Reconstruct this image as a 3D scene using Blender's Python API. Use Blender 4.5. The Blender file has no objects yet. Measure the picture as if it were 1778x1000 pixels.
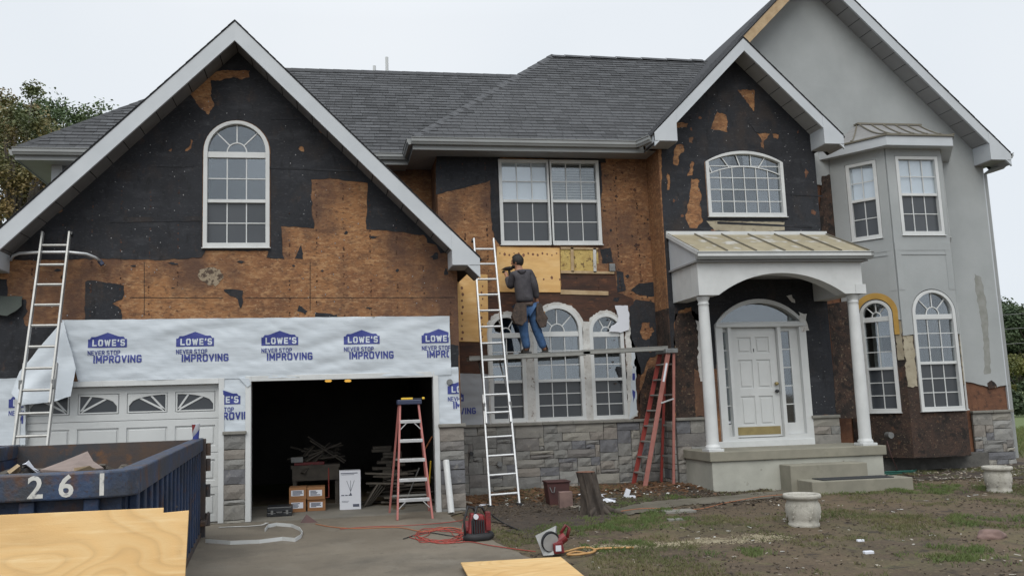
import bpy, bmesh, math, random
from mathutils import Vector, Matrix, noise
from mathutils.geometry import tessellate_polygon, delaunay_2d_cdt
random.seed(7)
D = bpy.data
S = bpy.context.scene
C = S.collection
R = math.radians

# ---------------------------------------------------------------- camera
F0, CX, CY, HC = 1500., 800., 500., 1.75
pitch = math.atan(200/1500*math.cos(.03)); roll = .03; yaw = R(8.9)
Fv = Vector((math.sin(yaw)*math.cos(pitch), math.cos(yaw)*math.cos(pitch), math.sin(pitch)))
R0 = Vector((math.cos(yaw), -math.sin(yaw), 0)); U0 = R0.cross(Fv)
Rv = R0*math.cos(roll)-U0*math.sin(roll); Uv = U0*math.cos(roll)+R0*math.sin(roll)
CP = Vector((0, 0, HC))
cam = D.objects.new('camera', D.cameras.new('camera')); C.objects.link(cam)
cam.matrix_world = Matrix(((Rv.x, Uv.x, -Fv.x, 0), (Rv.y, Uv.y, -Fv.y, 0), (Rv.z, Uv.z, -Fv.z, HC), (0, 0, 0, 1)))
cam.data.sensor_width = 36; cam.data.lens = 36*F0/1778; cam.data.shift_x = 89/1778
cam.data.clip_end = 3000; cam.data.clip_start = .1
S.camera = cam

# ---------------------------------------------------------------- sky, sun, exposure
W = D.worlds.new('World'); S.world = W; W.use_nodes = True
nt = W.node_tree; nt.nodes.clear()
def wn(t): return nt.nodes.new(t)
sky = wn('ShaderNodeTexSky'); sky.sky_type = 'NISHITA'; sky.sun_disc = False
sky.sun_elevation = R(48); sky.sun_rotation = R(200)
hs = wn('ShaderNodeHueSaturation'); hs.inputs['Saturation'].default_value = .25
sc_ = wn('ShaderNodeVectorMath'); sc_.operation = 'SCALE'; sc_.inputs['Scale'].default_value = .05
tc = wn('ShaderNodeTexCoord'); sp = wn('ShaderNodeSeparateXYZ')
no = wn('ShaderNodeTexNoise'); no.inputs['Scale'].default_value = 1.6; no.inputs['Detail'].default_value = 3
rp = wn('ShaderNodeValToRGB')
rp.color_ramp.elements[0].position = .3; rp.color_ramp.elements[0].color = (.71, .775, .845, 1)
rp.color_ramp.elements[1].position = .72; rp.color_ramp.elements[1].color = (.85, .89, .935, 1)
mx = wn('ShaderNodeMix'); mx.data_type = 'RGBA'; mx.inputs[0].default_value = .9
mr = wn('ShaderNodeMapRange'); mr.inputs[1].default_value = .42; mr.inputs[2].default_value = 1; mr.inputs[3].default_value = 1.; mr.inputs[4].default_value = 1.75
sc2 = wn('ShaderNodeVectorMath'); sc2.operation = 'SCALE'
bg = wn('ShaderNodeBackground'); bg.inputs[1].default_value = 1
wo = wn('ShaderNodeOutputWorld')
L = nt.links.new
L(sky.outputs[0], hs.inputs['Color']); L(hs.outputs[0], sc_.inputs[0])
L(tc.outputs['Generated'], no.inputs['Vector']); L(tc.outputs['Generated'], sp.inputs[0])
L(no.outputs[0], rp.inputs[0]); L(sc_.outputs[0], mx.inputs[6]); L(rp.outputs[0], mx.inputs[7])
L(sp.outputs[2], mr.inputs[0]); L(mx.outputs[2], sc2.inputs[0]); L(mr.outputs[0], sc2.inputs['Scale'])
L(sc2.outputs[0], bg.inputs[0]); L(bg.outputs[0], wo.inputs[0])
sl = D.lights.new('sun', 'SUN'); sl.energy = 1.5; sl.angle = R(45); sl.color = (1, .96, .88)
sun = D.objects.new('sun', sl); C.objects.link(sun)
sun.rotation_euler = (R(42), 0, R(-20))
S.view_settings.view_transform = 'Standard'; S.view_settings.look = 'None'
S.view_settings.exposure = 0.12; S.view_settings.gamma = 1; S.view_settings.use_curve_mapping = False

# ---------------------------------------------------------------- rays from the surveyed photo onto known planes
def ray(x, y): return Fv*F0+Rv*(x-CX)-Uv*(y-CY)
def P(x, y, Y): d = ray(x, y); return CP+d*(Y/d.y)
def PZ(x, y, Z): d = ray(x, y); return CP+d*((Z-HC)/d.z)
def XZ(pts, Y): return [(p.x, p.z) for p in (P(a, b, Y) for a, b in pts)]

# ---------------------------------------------------------------- materials
def M(name, c1, c2=None, scale=4., rough=.8, bump=0., bscale=40., metal=0., layers=(), stretch=(1, 1, 1), ior=None, detail=5, rnd=None, attr=None, emit=None, alpha=None, bstretch=None, lo=.35, hi=.65):
    m = D.materials.new(name); m.use_nodes = True; n = m.node_tree; b = n.nodes['Principled BSDF']; k = n.links.new
    b.inputs['Roughness'].default_value = rough; b.inputs['Metallic'].default_value = metal
    if ior: b.inputs['IOR'].default_value = ior
    t = n.nodes.new('ShaderNodeTexCoord'); oi = n.nodes.new('ShaderNodeObjectInfo')
    mu = n.nodes.new('ShaderNodeMath'); mu.operation = 'MULTIPLY'; mu.inputs[1].default_value = 37; k(oi.outputs['Random'], mu.inputs[0])
    ad = n.nodes.new('ShaderNodeVectorMath'); ad.operation = 'ADD'; k(t.outputs['Object'], ad.inputs[0]); k(mu.outputs[0], ad.inputs[1])
    def nz(sc, st, det=detail):
        mp = n.nodes.new('ShaderNodeMapping'); mp.inputs['Scale'].default_value = st; k(ad.outputs[0], mp.inputs[0])
        q = n.nodes.new('ShaderNodeTexNoise'); q.inputs['Scale'].default_value = sc; q.inputs['Detail'].default_value = det; q.inputs['Roughness'].default_value = .6
        k(mp.outputs[0], q.inputs['Vector']); return q.outputs[0]
    def mixc(fac, a, c):
        x = n.nodes.new('ShaderNodeMix'); x.data_type = 'RGBA'
        if hasattr(fac, 'is_output'): k(fac, x.inputs[0])
        else: x.inputs[0].default_value = fac
        if hasattr(a, 'is_output'): k(a, x.inputs[6])
        else: x.inputs[6].default_value = (*a, 1)
        if hasattr(c, 'is_output'): k(c, x.inputs[7])
        else: x.inputs[7].default_value = (*c, 1)
        return x.outputs[2]
    def rng(v, a, c, o0=0, o1=1):
        q = n.nodes.new('ShaderNodeMapRange'); k(v, q.inputs[0]); q.inputs[1].default_value = a; q.inputs[2].default_value = c; q.inputs[3].default_value = o0; q.inputs[4].default_value = o1
        return q.outputs[0]
    col = c1
    if c2: col = mixc(rng(nz(scale, stretch), lo, hi), c1, c2)
    if rnd:
        r_ = n.nodes.new('ShaderNodeValToRGB'); cr = r_.color_ramp; cr.interpolation = 'CONSTANT'
        for i, c in enumerate(rnd):
            e = cr.elements[i] if i < 2 else cr.elements.new(i/len(rnd)); e.position = i/len(rnd); e.color = (*c, 1)
        k(oi.outputs['Random'], r_.inputs[0]); col = mixc(.75, col, r_.outputs[0])
    for (c, s_, a, z, st, *amt) in layers:
        f = rng(nz(s_, st), a, z, 0, amt[0] if amt else 1); col = mixc(f, col, c)
    if attr:
        at = n.nodes.new('ShaderNodeAttribute'); at.attribute_name = attr
        vm = n.nodes.new('ShaderNodeVectorMath'); vm.operation = 'SCALE'; 
        if not hasattr(col, 'is_output'): col = mixc(0., col, col)
        k(col, vm.inputs[0]); k(rng(at.outputs['Fac'], 0, 1, .68, 1.32), vm.inputs['Scale']); col = vm.outputs[0]
    if hasattr(col, 'is_output'): k(col, b.inputs['Base Color'])
    else: b.inputs['Base Color'].default_value = (*col, 1)
    if bump:
        bp = n.nodes.new('ShaderNodeBump'); bp.inputs['Strength'].default_value = bump; bp.inputs['Distance'].default_value = .01
        k(nz(bscale, bstretch or stretch, 4), bp.inputs['Height']); k(bp.outputs[0], b.inputs['Normal'])
    if emit: b.inputs['Emission Color'].default_value = (*emit[0], 1); b.inputs['Emission Strength'].default_value = emit[1]
    return m
MT = {}
I = (1, 1, 1)
MT['osb'] = M('weathered_sheathing', (.34, .165, .068), (.205, .092, .042), 1.1, .85, .8, 55, layers=[((.44, .25, .12), 11, .50, .68, (.6, 1, 1.6), .85), ((.125, .058, .030), 6, .53, .68, (.55, 1, 1.6), .8), ((.12, .058, .032), 24, .52, .66, (.6, 1, 1.4), .85), ((.48, .31, .17), 38, .56, .70, (.6, 1, 1.3), .7), ((.03, .02, .015), 46, .64, .72, (.8, 1, 1.4), .9), ((.085, .045, .032), .8, .46, .62, (1.3, 1, .8), .85)], bstretch=(.5, 1, 2))
MT['osbdark'] = M('rotten_sheathing', (.066, .037, .026), (.026, .018, .015), 4, .85, 1., 45, layers=[((.17, .075, .034), 7, .60, .72, (1, 1, .7), .6), ((.26, .20, .13), 30, .60, .70, (.7, 1, .8), .85), ((.010, .008, .007), 7, .52, .62, I, .9), ((.010, .008, .007), 26, .56, .64, I, .85)])
MT['osbred'] = M('damp_red_sheathing', (.19, .085, .045), (.10, .046, .028), 2, .85, .6, 50, layers=[((.27, .14, .07), 14, .56, .7, (.6, 1, 1.6), .6), ((.035, .02, .015), 8, .56, .70, I, .8)])
MT['osbedge'] = M('wet_sheathing', (.085, .035, .02), (.035, .018, .013), 4, .8, .5, 50, layers=[((.2, .08, .035), 10, .58, .7, (.5, 1, 2), .7)], stretch=(.5, 1, 1.6))
MT['felt'] = M('black_building_felt', (.021, .023, .029), (.011, .012, .016), 1.3, .85, 1., 6, layers=[((.052, .054, .062), 3.2, .54, .76, (.6, 1, 1.8), .65), ((.044, .032, .026), 1.9, .54, .68, (1, 1, .7), .5), ((.07, .042, .030), 7, .64, .74, (1, 1, .6), .5), ((.006, .007, .009), 9, .56, .70, (1, 1, .4), .85), ((.075, .077, .084), 30, .58, .72, (.6, 1, 1.6), .55), ((.13, .13, .135), 85, .70, .76, I, .6)])
MT['ply'] = M('new_plywood', (.74, .47, .19), (.60, .34, .12), 2.2, .7, .15, 60, layers=[((.80, .56, .28), 3, .5, .7, (1, 1, 3), .6), ((.36, .15, .05), 6, .70, .76, (1, 1, 1), .75)], stretch=(.6, 1, 3))
MT['ply_big'] = M('pine_plywood', (.70, .48, .225), (.62, .40, .17), 1.1, .65, .2, 90, layers=[((.50, .30, .12), 18, .58, .74, (.25, 1, 3.5), .45), ((.78, .60, .34), 9, .52, .7, (.3, 1, 3), .5)], stretch=(1, 1, 2.2))
MT['stucco'] = M('grey_stucco', (.385, .405, .41), (.33, .35, .355), 1.1, .9, .6, 160, layers=[((.285, .30, .30), .9, .56, .8, (1, 1, .35), .5), ((.45, .46, .465), 45, .60, .75, I, .4), ((.27, .28, .285), 70, .62, .75, I, .4)])
MT['lath'] = M('bare_stucco_base', (.40, .36, .27), (.30, .26, .19), 3, .9, .5, 60, layers=[((.16, .13, .10), 12, .6, .7, I, .8)])
MT['foam'] = M('yellow_foam', (.52, .32, .085), (.42, .25, .06), 4, .9, .3, 60)
MT['white'] = M('white_vinyl', (.62, .635, .635), (.55, .565, .565), 3, .45, layers=[((.36, .355, .34), 9, .60, .80, I, .35)])
MT['whitedirt'] = M('dirty_white_paint', (.62, .62, .60), (.45, .44, .42), 5, .6, .5, 30, layers=[((.16, .11, .08), 13, .6, .66, I, .85), ((.30, .26, .24), 30, .6, .7, I, .6)])
MT['door'] = M('white_door_paint', (.59, .605, .605), (.54, .555, .555), 2, .35, layers=[((.40, .395, .38), 6, .60, .82, I, .35)])
MT['trimgrey'] = M('grey_white_aluminium', (.52, .55, .58), (.47, .50, .53), 2, .45)
MT['gutter'] = M('grey_gutter', (.30, .315, .315), (.26, .27, .27), 2, .4)
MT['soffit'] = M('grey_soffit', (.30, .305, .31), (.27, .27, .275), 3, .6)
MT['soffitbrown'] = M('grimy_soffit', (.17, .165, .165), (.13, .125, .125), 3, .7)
MT['siding'] = M('vinyl_siding', (.50, .53, .56), None, 1, .5)
MT['shingle'] = M('asphalt_shingle', (.076, .078, .083), (.054, .056, .060), 9, .9, .8, 150, attr='tone', layers=[((.15, .155, .165), 120, .52, .72, I, .6), ((.05, .052, .056), 1.0, .5, .8, I, .35)])
MT['roofbase'] = M('roof_underlay', (.03, .031, .035), None, 1, .9)
MT['stone'] = M('veneer_stone', (.25, .24, .22), (.18, .172, .158), 5, .9, 1., 30, rnd=[(.25, .24, .22), (.19, .19, .185), (.29, .275, .24), (.125, .13, .15), (.24, .215, .19), (.21, .21, .20), (.27, .27, .26), (.16, .15, .145)], layers=[((.08, .08, .078), 6, .58, .74, I, .6), ((.37, .345, .30), 11, .60, .76, I, .55), ((.05, .05, .05), 30, .62, .72, I, .5)])
MT['mortar'] = M('mortar', (.125, .12, .11), (.085, .082, .076), 9, .95, .6, 60)
MT['cap'] = M('stone_ledge', (.24, .23, .205), (.18, .175, .155), 5, .9, .6, 40)
MT['conc'] = M('porch_concrete', (.27, .255, .205), (.21, .20, .16), 2.5, .9, .3, 60, layers=[((.13, .13, .09), 3, .6, .75, I, .6)])
MT['concpaint'] = M('painted_concrete', (.42, .42, .37), (.34, .34, .30), 2.5, .8, .3, 50, layers=[((.14, .13, .10), 8, .66, .76, I, .7)])
MT['metalroof'] = M('standing_seam_metal', (.37, .325, .225), (.26, .225, .150), 3, .55, .1, 20, layers=[((.50, .49, .46), 3, .55, .65, (1, 1, 1), .9), ((.09, .07, .05), 9, .66, .72, (.6, 1, 1), .9)])
MT['copper'] = M('grey_seam_metal', (.30, .30, .30), (.24, .235, .235), 3, .45)
MT['seam'] = M('seam_metal', (.17, .155, .12), None, 1, .5)
MT['wrap'] = M('house_wrap_sheet', (.57, .62, .67), (.52, .57, .62), 2, .5, .6, 7, bstretch=(.3, 1, 1.8))
MT['wrapgrey'] = M('house_wrap_back', (.36, .38, .41), (.33, .345, .37), 2, .6)
MT['ink'] = M('blue_ink', (.035, .05, .24), None, 1, .6)
MT['blackhole'] = M('dark_void', (.012, .012, .013), None, 1, .9)
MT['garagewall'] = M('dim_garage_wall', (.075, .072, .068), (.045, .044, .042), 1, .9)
MT['garagefloor'] = M('garage_slab', (.20, .185, .155), (.15, .14, .12), 3, .8)
MT['alu'] = M('aluminium', (.60, .61, .62), (.50, .51, .52), 6, .38, metal=.55)
MT['alumid'] = M('dull_aluminium', (.42, .42, .41), (.34, .34, .33), 6, .45, metal=.5)
MT['aludark'] = M('weathered_aluminium', (.33, .33, .31), (.26, .26, .245), 6, .5, metal=.4)
MT['fib'] = M('orange_fibreglass', (.34, .14, .115), (.27, .10, .08), 5, .5, layers=[((.14, .07, .06), 14, .62, .72, I, .5)])
MT['fibpink'] = M('faded_pink_fibreglass', (.46, .17, .15), (.38, .13, .115), 5, .5, layers=[((.55, .40, .38), 20, .6, .7, I, .6)])
MT['fibshade'] = M('shaded_orange_fibreglass', (.27, .04, .03), (.2, .03, .025), 5, .5)  # same orange ladder, shade of its far rails painted in as darker red
MT['rubber'] = M('black_rubber', (.02, .02, .022), None, 1, .7)
MT['blackplastic'] = M('black_plastic', (.022, .024, .028), None, 1, .4)
MT['blueplastic'] = M('navy_plastic', (.03, .04, .08), None, 1, .4)
MT['yellow'] = M('yellow_plastic', (.75, .48, .04), None, 1, .45)
MT['dump'] = M('blue_steel_paint', (.022, .048, .115), (.014, .026, .055), 3, .5, .5, 20, layers=[((.075, .033, .019), 4, .55, .68, (1, 1, 1.), .85), ((.11, .13, .17), 14, .60, .72, (1, 1, .4), .6), ((.03, .02, .018), 40, .58, .7, I, .6)])
MT['dumprim'] = M('worn_blue_steel', (.030, .058, .125), (.04, .045, .055), 4, .5, .6, 25, layers=[((.10, .048, .025), 5, .53, .66, I, .85), ((.15, .16, .18), 9, .60, .70, I, .6), ((.04, .025, .02), 45, .56, .68, I, .7)])
MT['rust'] = M('rusty_steel', (.085, .055, .04), (.04, .045, .055), 3, .75, .4, 25, layers=[((.16, .075, .03), 5, .55, .7, I, .8)])
MT['paintnum'] = M('white_stencil_paint', (.62, .62, .60), (.50, .50, .47), 10, .6, layers=[((.10, .10, .13), 22, .58, .68, I, .8)])
MT['card'] = M('brown_cardboard', (.30, .145, .06), (.25, .12, .05), 4, .8)
MT['paper'] = M('white_paper', (.66, .68, .74), None, 1, .6)
MT['print'] = M('grey_print', (.09, .10, .14), None, 1, .7)
MT['lumber'] = M('dusty_lumber', (.12, .105, .085), (.08, .07, .06), 6, .85, .3, 40)
MT['lumberlight'] = M('pale_lumber', (.48, .36, .22), (.36, .25, .14), 6, .8, .3, 40)
MT['redp'] = M('red_plastic', (.23, .025, .027), (.12, .014, .017), 8, .5, layers=[((.03, .025, .025), 12, .58, .7, I, .7)])
MT['redhose'] = M('red_rubber_hose', (.33, .06, .045), None, 1, .5)
MT['orange'] = M('orange_cord', (.38, .14, .06), None, 1, .6)
MT['bark'] = M('stump_bark', (.085, .068, .055), (.035, .028, .024), 12, .95, 1., 30, stretch=(1, 1, .35))
MT['cut'] = M('cut_wood', (.22, .10, .06), (.15, .065, .04), 12, .8)
MT['maroon'] = M('maroon_plastic', (.07, .022, .02), (.045, .018, .017), 6, .6)
MT['pinkstone'] = M('pink_block', (.22, .145, .125), (.15, .10, .09), 6, .9, .4, 40)
MT['pot'] = M('cast_concrete_planter', (.47, .45, .40), (.36, .345, .30), 5, .85, .8, 50, layers=[((.17, .16, .13), 6, .54, .72, I, .65), ((.10, .09, .07), 30, .62, .72, I, .6)])
MT['soil'] = M('potting_soil', (.02, .016, .012), None, 1, .95)
MT['green'] = M('green_plastic', (.03, .14, .11), None, 1, .5)
MT['brass'] = M('brass', (.34, .27, .12), (.28, .22, .10), 8, .4, metal=.4)
MT['mat'] = M('dark_door_mat', (.03, .032, .035), None, 1, .95, .8, 90)
MT['rope'] = M('yellow_rope', (.50, .30, .12), (.38, .20, .07), 9, .7)
MT['chip'] = M('scrap_chips', (.42, .40, .36), (.28, .22, .15), 4, .8, rnd=None)
MT['woodchip'] = M('wood_splinters', (.16, .085, .04), (.08, .04, .022), 6, .9)
MT['leaf1'] = M('green_leaves', (.070, .115, .045), (.115, .155, .065), .8, .6)
MT['leaf2'] = M('autumn_leaves', (.23, .19, .075), (.27, .16, .065), .6, .6, layers=[((.10, .135, .055), .5, .42, .58, I, .9)])
MT['leaf3'] = M('far_leaves', (.045, .075, .036), (.07, .095, .042), .3, .7)
MT['leaf4'] = M('yellow_green_leaves', (.16, .15, .03), (.07, .09, .025), .6, .6)
MT['trunk'] = M('tree_bark', (.09, .075, .06), (.06, .05, .04), 6, .9)
MT['grass'] = M('short_grass', (.085, .105, .034), (.15, .135, .06), 1.5, .7)
MT['skin'] = M('skin', (.36, .18, .11), None, 1, .5)
MT['hair'] = M('black_hair', (.012, .010, .009), None, 1, .6, .8, 80)
MT['jacket'] = M('grey_jacket', (.070, .066, .074), (.040, .037, .044), 7, .85, 1., 9, layers=[((.02, .019, .023), 5, .55, .7, (1, 1, 1.8), .6)])
MT['jeans'] = M('blue_jeans', (.06, .14, .29), (.025, .065, .16), 9, .8, 1., 14, layers=[((.02, .04, .10), 6, .56, .7, (1, 1, 2.5), .6)])
MT['boots'] = M('dark_boots', (.03, .026, .022), None, 1, .6)
MT['leather'] = M('worn_leather', (.080, .055, .043), (.035, .026, .022), 14, .8, 1., 24, layers=[((.15, .10, .075), 22, .58, .7, I, .7)])
MT['glasslow'] = M('screened_pane', (.040, .046, .054), (.058, .064, .072), .7, .22, ior=1.6)
MT['lead'] = M('grey_plate', (.25, .26, .26), (.19, .19, .19), 9, .4, metal=.5)
MT['bulb'] = M('lit_bulb', (.9, .6, .2), None, 1, .4, emit=((1, .55, .10), .7))
MT['insul'] = M('yellow_insulation', (.56, .42, .15), (.38, .26, .09), 9, .9, .8, 30, layers=[((.09, .05, .03), 14, .54, .62, (1, 1, 1), .85)])
MT['chipw'] = M('white_staple_bits', (.30, .30, .31), None, 1, .7)
MT['wire'] = M('dark_wire', (.10, .10, .10), None, 1, .6)

def glass_mat():
    m = D.materials.new('window_glass'); m.use_nodes = True; n = m.node_tree; n.nodes.clear(); k = n.links.new
    o = n.nodes.new('ShaderNodeOutputMaterial'); t = n.nodes.new('ShaderNodeBsdfTransparent'); t.inputs[0].default_value = (.93, .95, .95, 1)
    g = n.nodes.new('ShaderNodeBsdfGlossy'); g.inputs['Roughness'].default_value = .04; g.inputs['Color'].default_value = (.85, .9, .95, 1)
    mm = n.nodes.new('ShaderNodeMixShader'); mm.inputs[0].default_value = .135
    tcc = n.nodes.new('ShaderNodeTexCoord'); q = n.nodes.new('ShaderNodeTexNoise'); q.inputs['Scale'].default_value = .9; q.inputs['Detail'].default_value = 0
    bp = n.nodes.new('ShaderNodeBump'); bp.inputs['Strength'].default_value = .25; bp.inputs['Distance'].default_value = .03
    k(tcc.outputs['Object'], q.inputs['Vector']); k(q.outputs[0], bp.inputs['Height']); k(bp.outputs[0], g.inputs['Normal'])
    oi = n.nodes.new('ShaderNodeObjectInfo'); r_ = n.nodes.new('ShaderNodeMapRange'); r_.inputs[3].default_value = .095; r_.inputs[4].default_value = .185; k(oi.outputs['Random'], r_.inputs[0]); k(r_.outputs[0], mm.inputs[0])
    k(t.outputs[0], mm.inputs[1]); k(g.outputs[0], mm.inputs[2]); k(mm.outputs[0], o.inputs[0]); return m
MT['glass'] = glass_mat()

# plywood big: growth-ring grain
def ply_grain(m):
    n = m.node_tree; k = n.links.new; b = n.nodes['Principled BSDF']
    src = b.inputs['Base Color'].links[0].from_socket
    t = n.nodes.new('ShaderNodeTexCoord'); mp = n.nodes.new('ShaderNodeMapping'); mp.inputs['Scale'].default_value = (.65, 1.1, 2.0); k(t.outputs['Object'], mp.inputs[0])
    q = n.nodes.new('ShaderNodeTexNoise'); q.inputs['Scale'].default_value = 1.5; q.inputs['Detail'].default_value = 1.5; k(mp.outputs[0], q.inputs['Vector'])
    mu = n.nodes.new('ShaderNodeMath'); mu.operation = 'MULTIPLY'; mu.inputs[1].default_value = 13; k(q.outputs[0], mu.inputs[0])
    fr = n.nodes.new('ShaderNodeMath'); fr.operation = 'FRACT'; k(mu.outputs[0], fr.inputs[0])
    rp = n.nodes.new('ShaderNodeValToRGB'); e = rp.color_ramp.elements; e[0].position = 0; e[0].color = (1, 1, 1, 1); e[1].position = 1; e[1].color = (1, 1, 1, 1)
    for p_, v in ((.5, .97), (.78, .70), (.86, .93)): x = e.new(p_); x.color = (v, v*.88, v*.70, 1)
    k(fr.outputs[0], rp.inputs[0])
    x = n.nodes.new('ShaderNodeMix'); x.data_type = 'RGBA'; x.blend_type = 'MULTIPLY'; x.inputs[0].default_value = .42
    k(src, x.inputs[6]); k(rp.outputs[0], x.inputs[7]); 
    # knots
    v = n.nodes.new('ShaderNodeTexVoronoi'); v.inputs['Scale'].default_value = 1.9; k(mp.outputs[0], v.inputs['Vector'])
    r2 = n.nodes.new('ShaderNodeMapRange'); k(v.outputs['Distance'], r2.inputs[0]); r2.inputs[1].default_value = .04; r2.inputs[2].default_value = .09; r2.inputs[3].default_value = .9; r2.inputs[4].default_value = 0
    y = n.nodes.new('ShaderNodeMix'); y.data_type = 'RGBA'; k(r2.outputs[0], y.inputs[0]); k(x.outputs[2], y.inputs[6]); y.inputs[7].default_value = (.22, .09, .04, 1)
    k(y.outputs[2], b.inputs['Base Color'])
ply_grain(MT['ply_big'])

# ---------------------------------------------------------------- object helpers
def wm(o):
    if o.parent is None: return o.matrix_basis.copy()
    return wm(o.parent) @ o.matrix_parent_inverse @ o.matrix_basis
def attach(o, parent, local=False):
    o.parent = parent
    if not local: o.matrix_parent_inverse = wm(parent).inverted()
    return o
def tag(o, label=None, cat=None, group=None, kind=None):
    if label: o['label'] = label
    if cat: o['category'] = cat
    if group: o['group'] = group
    if kind: o['kind'] = kind
    return o
def empty(name, loc, label, cat, group=None, rz=0):
    o = D.objects.new(name, None); C.objects.link(o); o.location = loc; o.rotation_euler.z = rz; o.empty_display_size = .2
    return tag(o, label, cat, group)
def ident(x, z, d): return Vector((x, d, z))
def onY(Y):                                             # facade frame: x, z in the wall plane, d = distance proud of it
    return lambda x, z, d: Vector((x, Y-d, z))
def facet(o, ux):                                        # slanted facade frame
    o = Vector(o); ux = Vector(ux).normalized(); n = Vector((ux.y, -ux.x, 0))
    return lambda x, z, d: o+ux*x+Vector((0, 0, z))+n*d
class MB:
    def __init__(s): s.v = []; s.f = []; s.tone = []
    def quad(s, a, b, c, d): i = len(s.v); s.v += [a, b, c, d]; s.f.append((i, i+1, i+2, i+3)); return s
    def hexa(s, p):                                      # 8 corners: bottom 4, top 4
        i = len(s.v); s.v += [Vector(q) for q in p]
        s.f += [tuple(i+j for j in q) for q in ((3, 2, 1, 0), (4, 5, 6, 7), (0, 1, 5, 4), (1, 2, 6, 5), (2, 3, 7, 6), (3, 0, 4, 7))]; return s
    def box(s, x0, x1, y0, y1, z0, z1): return s.hexa([(x0, y0, z0), (x1, y0, z0), (x1, y1, z0), (x0, y1, z0), (x0, y0, z1), (x1, y0, z1), (x1, y1, z1), (x0, y1, z1)])
    def fbox(s, T, x0, x1, z0, z1, d0, d1):
        return s.hexa([T(x0, z0, d0), T(x1, z0, d0), T(x1, z0, d1), T(x0, z0, d1), T(x0, z1, d0), T(x1, z1, d0), T(x1, z1, d1), T(x0, z1, d1)])
    def bar(s, a, b, w, h, up=(0, 0, 1)):
        a = Vector(a); b = Vector(b); t = (b-a).normalized(); u = Vector(up)
        if abs(t.dot(u)) > .98: u = Vector((0, 1, 0))
        r = t.cross(u).normalized(); u = r.cross(t)
        p = []
        for q in (a, b):
            p += [q-r*w/2-u*h/2, q+r*w/2-u*h/2, q+r*w/2+u*h/2, q-r*w/2+u*h/2]
        return s.hexa(p)
    def tube(s, pts, r, n=8, caps=True):
        pts = [Vector(p) for p in pts]; i0 = len(s.v); L_ = len(pts); prev = None
        for j, p in enumerate(pts):
            t = (pts[min(j+1, L_-1)]-pts[max(j-1, 0)])
            t = t.normalized() if t.length > 1e-9 else Vector((0, 0, 1))
            if prev is None: u = t.orthogonal().normalized()
            else: u = (prev-t*prev.dot(t)); u = u.normalized() if u.length > 1e-6 else t.orthogonal().normalized()
            prev = u; w = t.cross(u); rr = r[j] if isinstance(r, (list, tuple)) else r
            for k in range(n): a = 2*math.pi*k/n; s.v.append(p+(u*math.cos(a)+w*math.sin(a))*rr)
        for j in range(L_-1):
            for k in range(n): a = i0+j*n+k; b = i0+j*n+(k+1) % n; s.f.append((a, b, b+n, a+n))
        if caps: s.f.append(tuple(i0+k for k in range(n))[::-1]); s.f.append(tuple(i0+(L_-1)*n+k for k in range(n)))
        return s
    def lathe(s, prof, n=32, c=(0, 0, 0)):
        i0 = len(s.v); c = Vector(c)
        for r, z in prof:
            for k in range(n): a = 2*math.pi*k/n; s.v.append(c+Vector((r*math.cos(a), r*math.sin(a), z)))
        for j in range(len(prof)-1):
            for k in range(n): a = i0+j*n+k; b = i0+j*n+(k+1) % n; s.f.append((a, b, b+n, a+n))
        return s
    def prism(s, T, outer, d0, d1, holes=()):
        loops = [list(outer)]+[list(h) for h in holes]
        flat = [p for l in loops for p in l]
        tris = tessellate_polygon([[Vector((p[0], p[1], 0)) for p in l] for l in loops])
        i = len(s.v); N = len(flat)
        s.v += [T(p[0], p[1], d1) for p in flat]+[T(p[0], p[1], d0) for p in flat]
        for t in tris: s.f.append(tuple(i+a for a in t)); s.f.append(tuple(i+N+a for a in reversed(t)))
        b = i
        for l in loops:
            n = len(l)
            for k in range(n): s.f.append((b+k, b+(k+1) % n, b+N+(k+1) % n, b+N+k))
            b += n
        return s
    def mesh(s, name, mat, fixn=True):
        me = D.meshes.new(name); me.from_pydata([tuple(v) for v in s.v], [], s.f)
        if s.tone:
            a = me.attributes.new('tone', 'FLOAT', 'FACE'); a.data.foreach_set('value', s.tone)
        if fixn:
            bm = bmesh.new(); bm.from_mesh(me); bmesh.ops.recalc_face_normals(bm, faces=bm.faces); bm.to_mesh(me); bm.free()
        me.materials.append(MT[mat] if isinstance(mat, str) else mat); return me
    def build(s, name, mat, parent=None, local=False, smooth=False, bev=0, fixn=True):
        me = s.mesh(name, mat, fixn); o = D.objects.new(name, me); C.objects.link(o)
        if parent: attach(o, parent, local)
        if smooth: me.shade_smooth()
        if bev:
            b = o.modifiers.new('bevel', 'BEVEL'); b.width = bev; b.segments = 2; b.limit_method = 'ANGLE'
        return o
def kids(o): return [c for c in D.objects if c.parent == o]
def clone(o, parent=None):
    c = o.copy(); C.objects.link(c)
    if parent: c.parent = parent
    for ch in kids(o): clone(ch, c)
    return c
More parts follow.
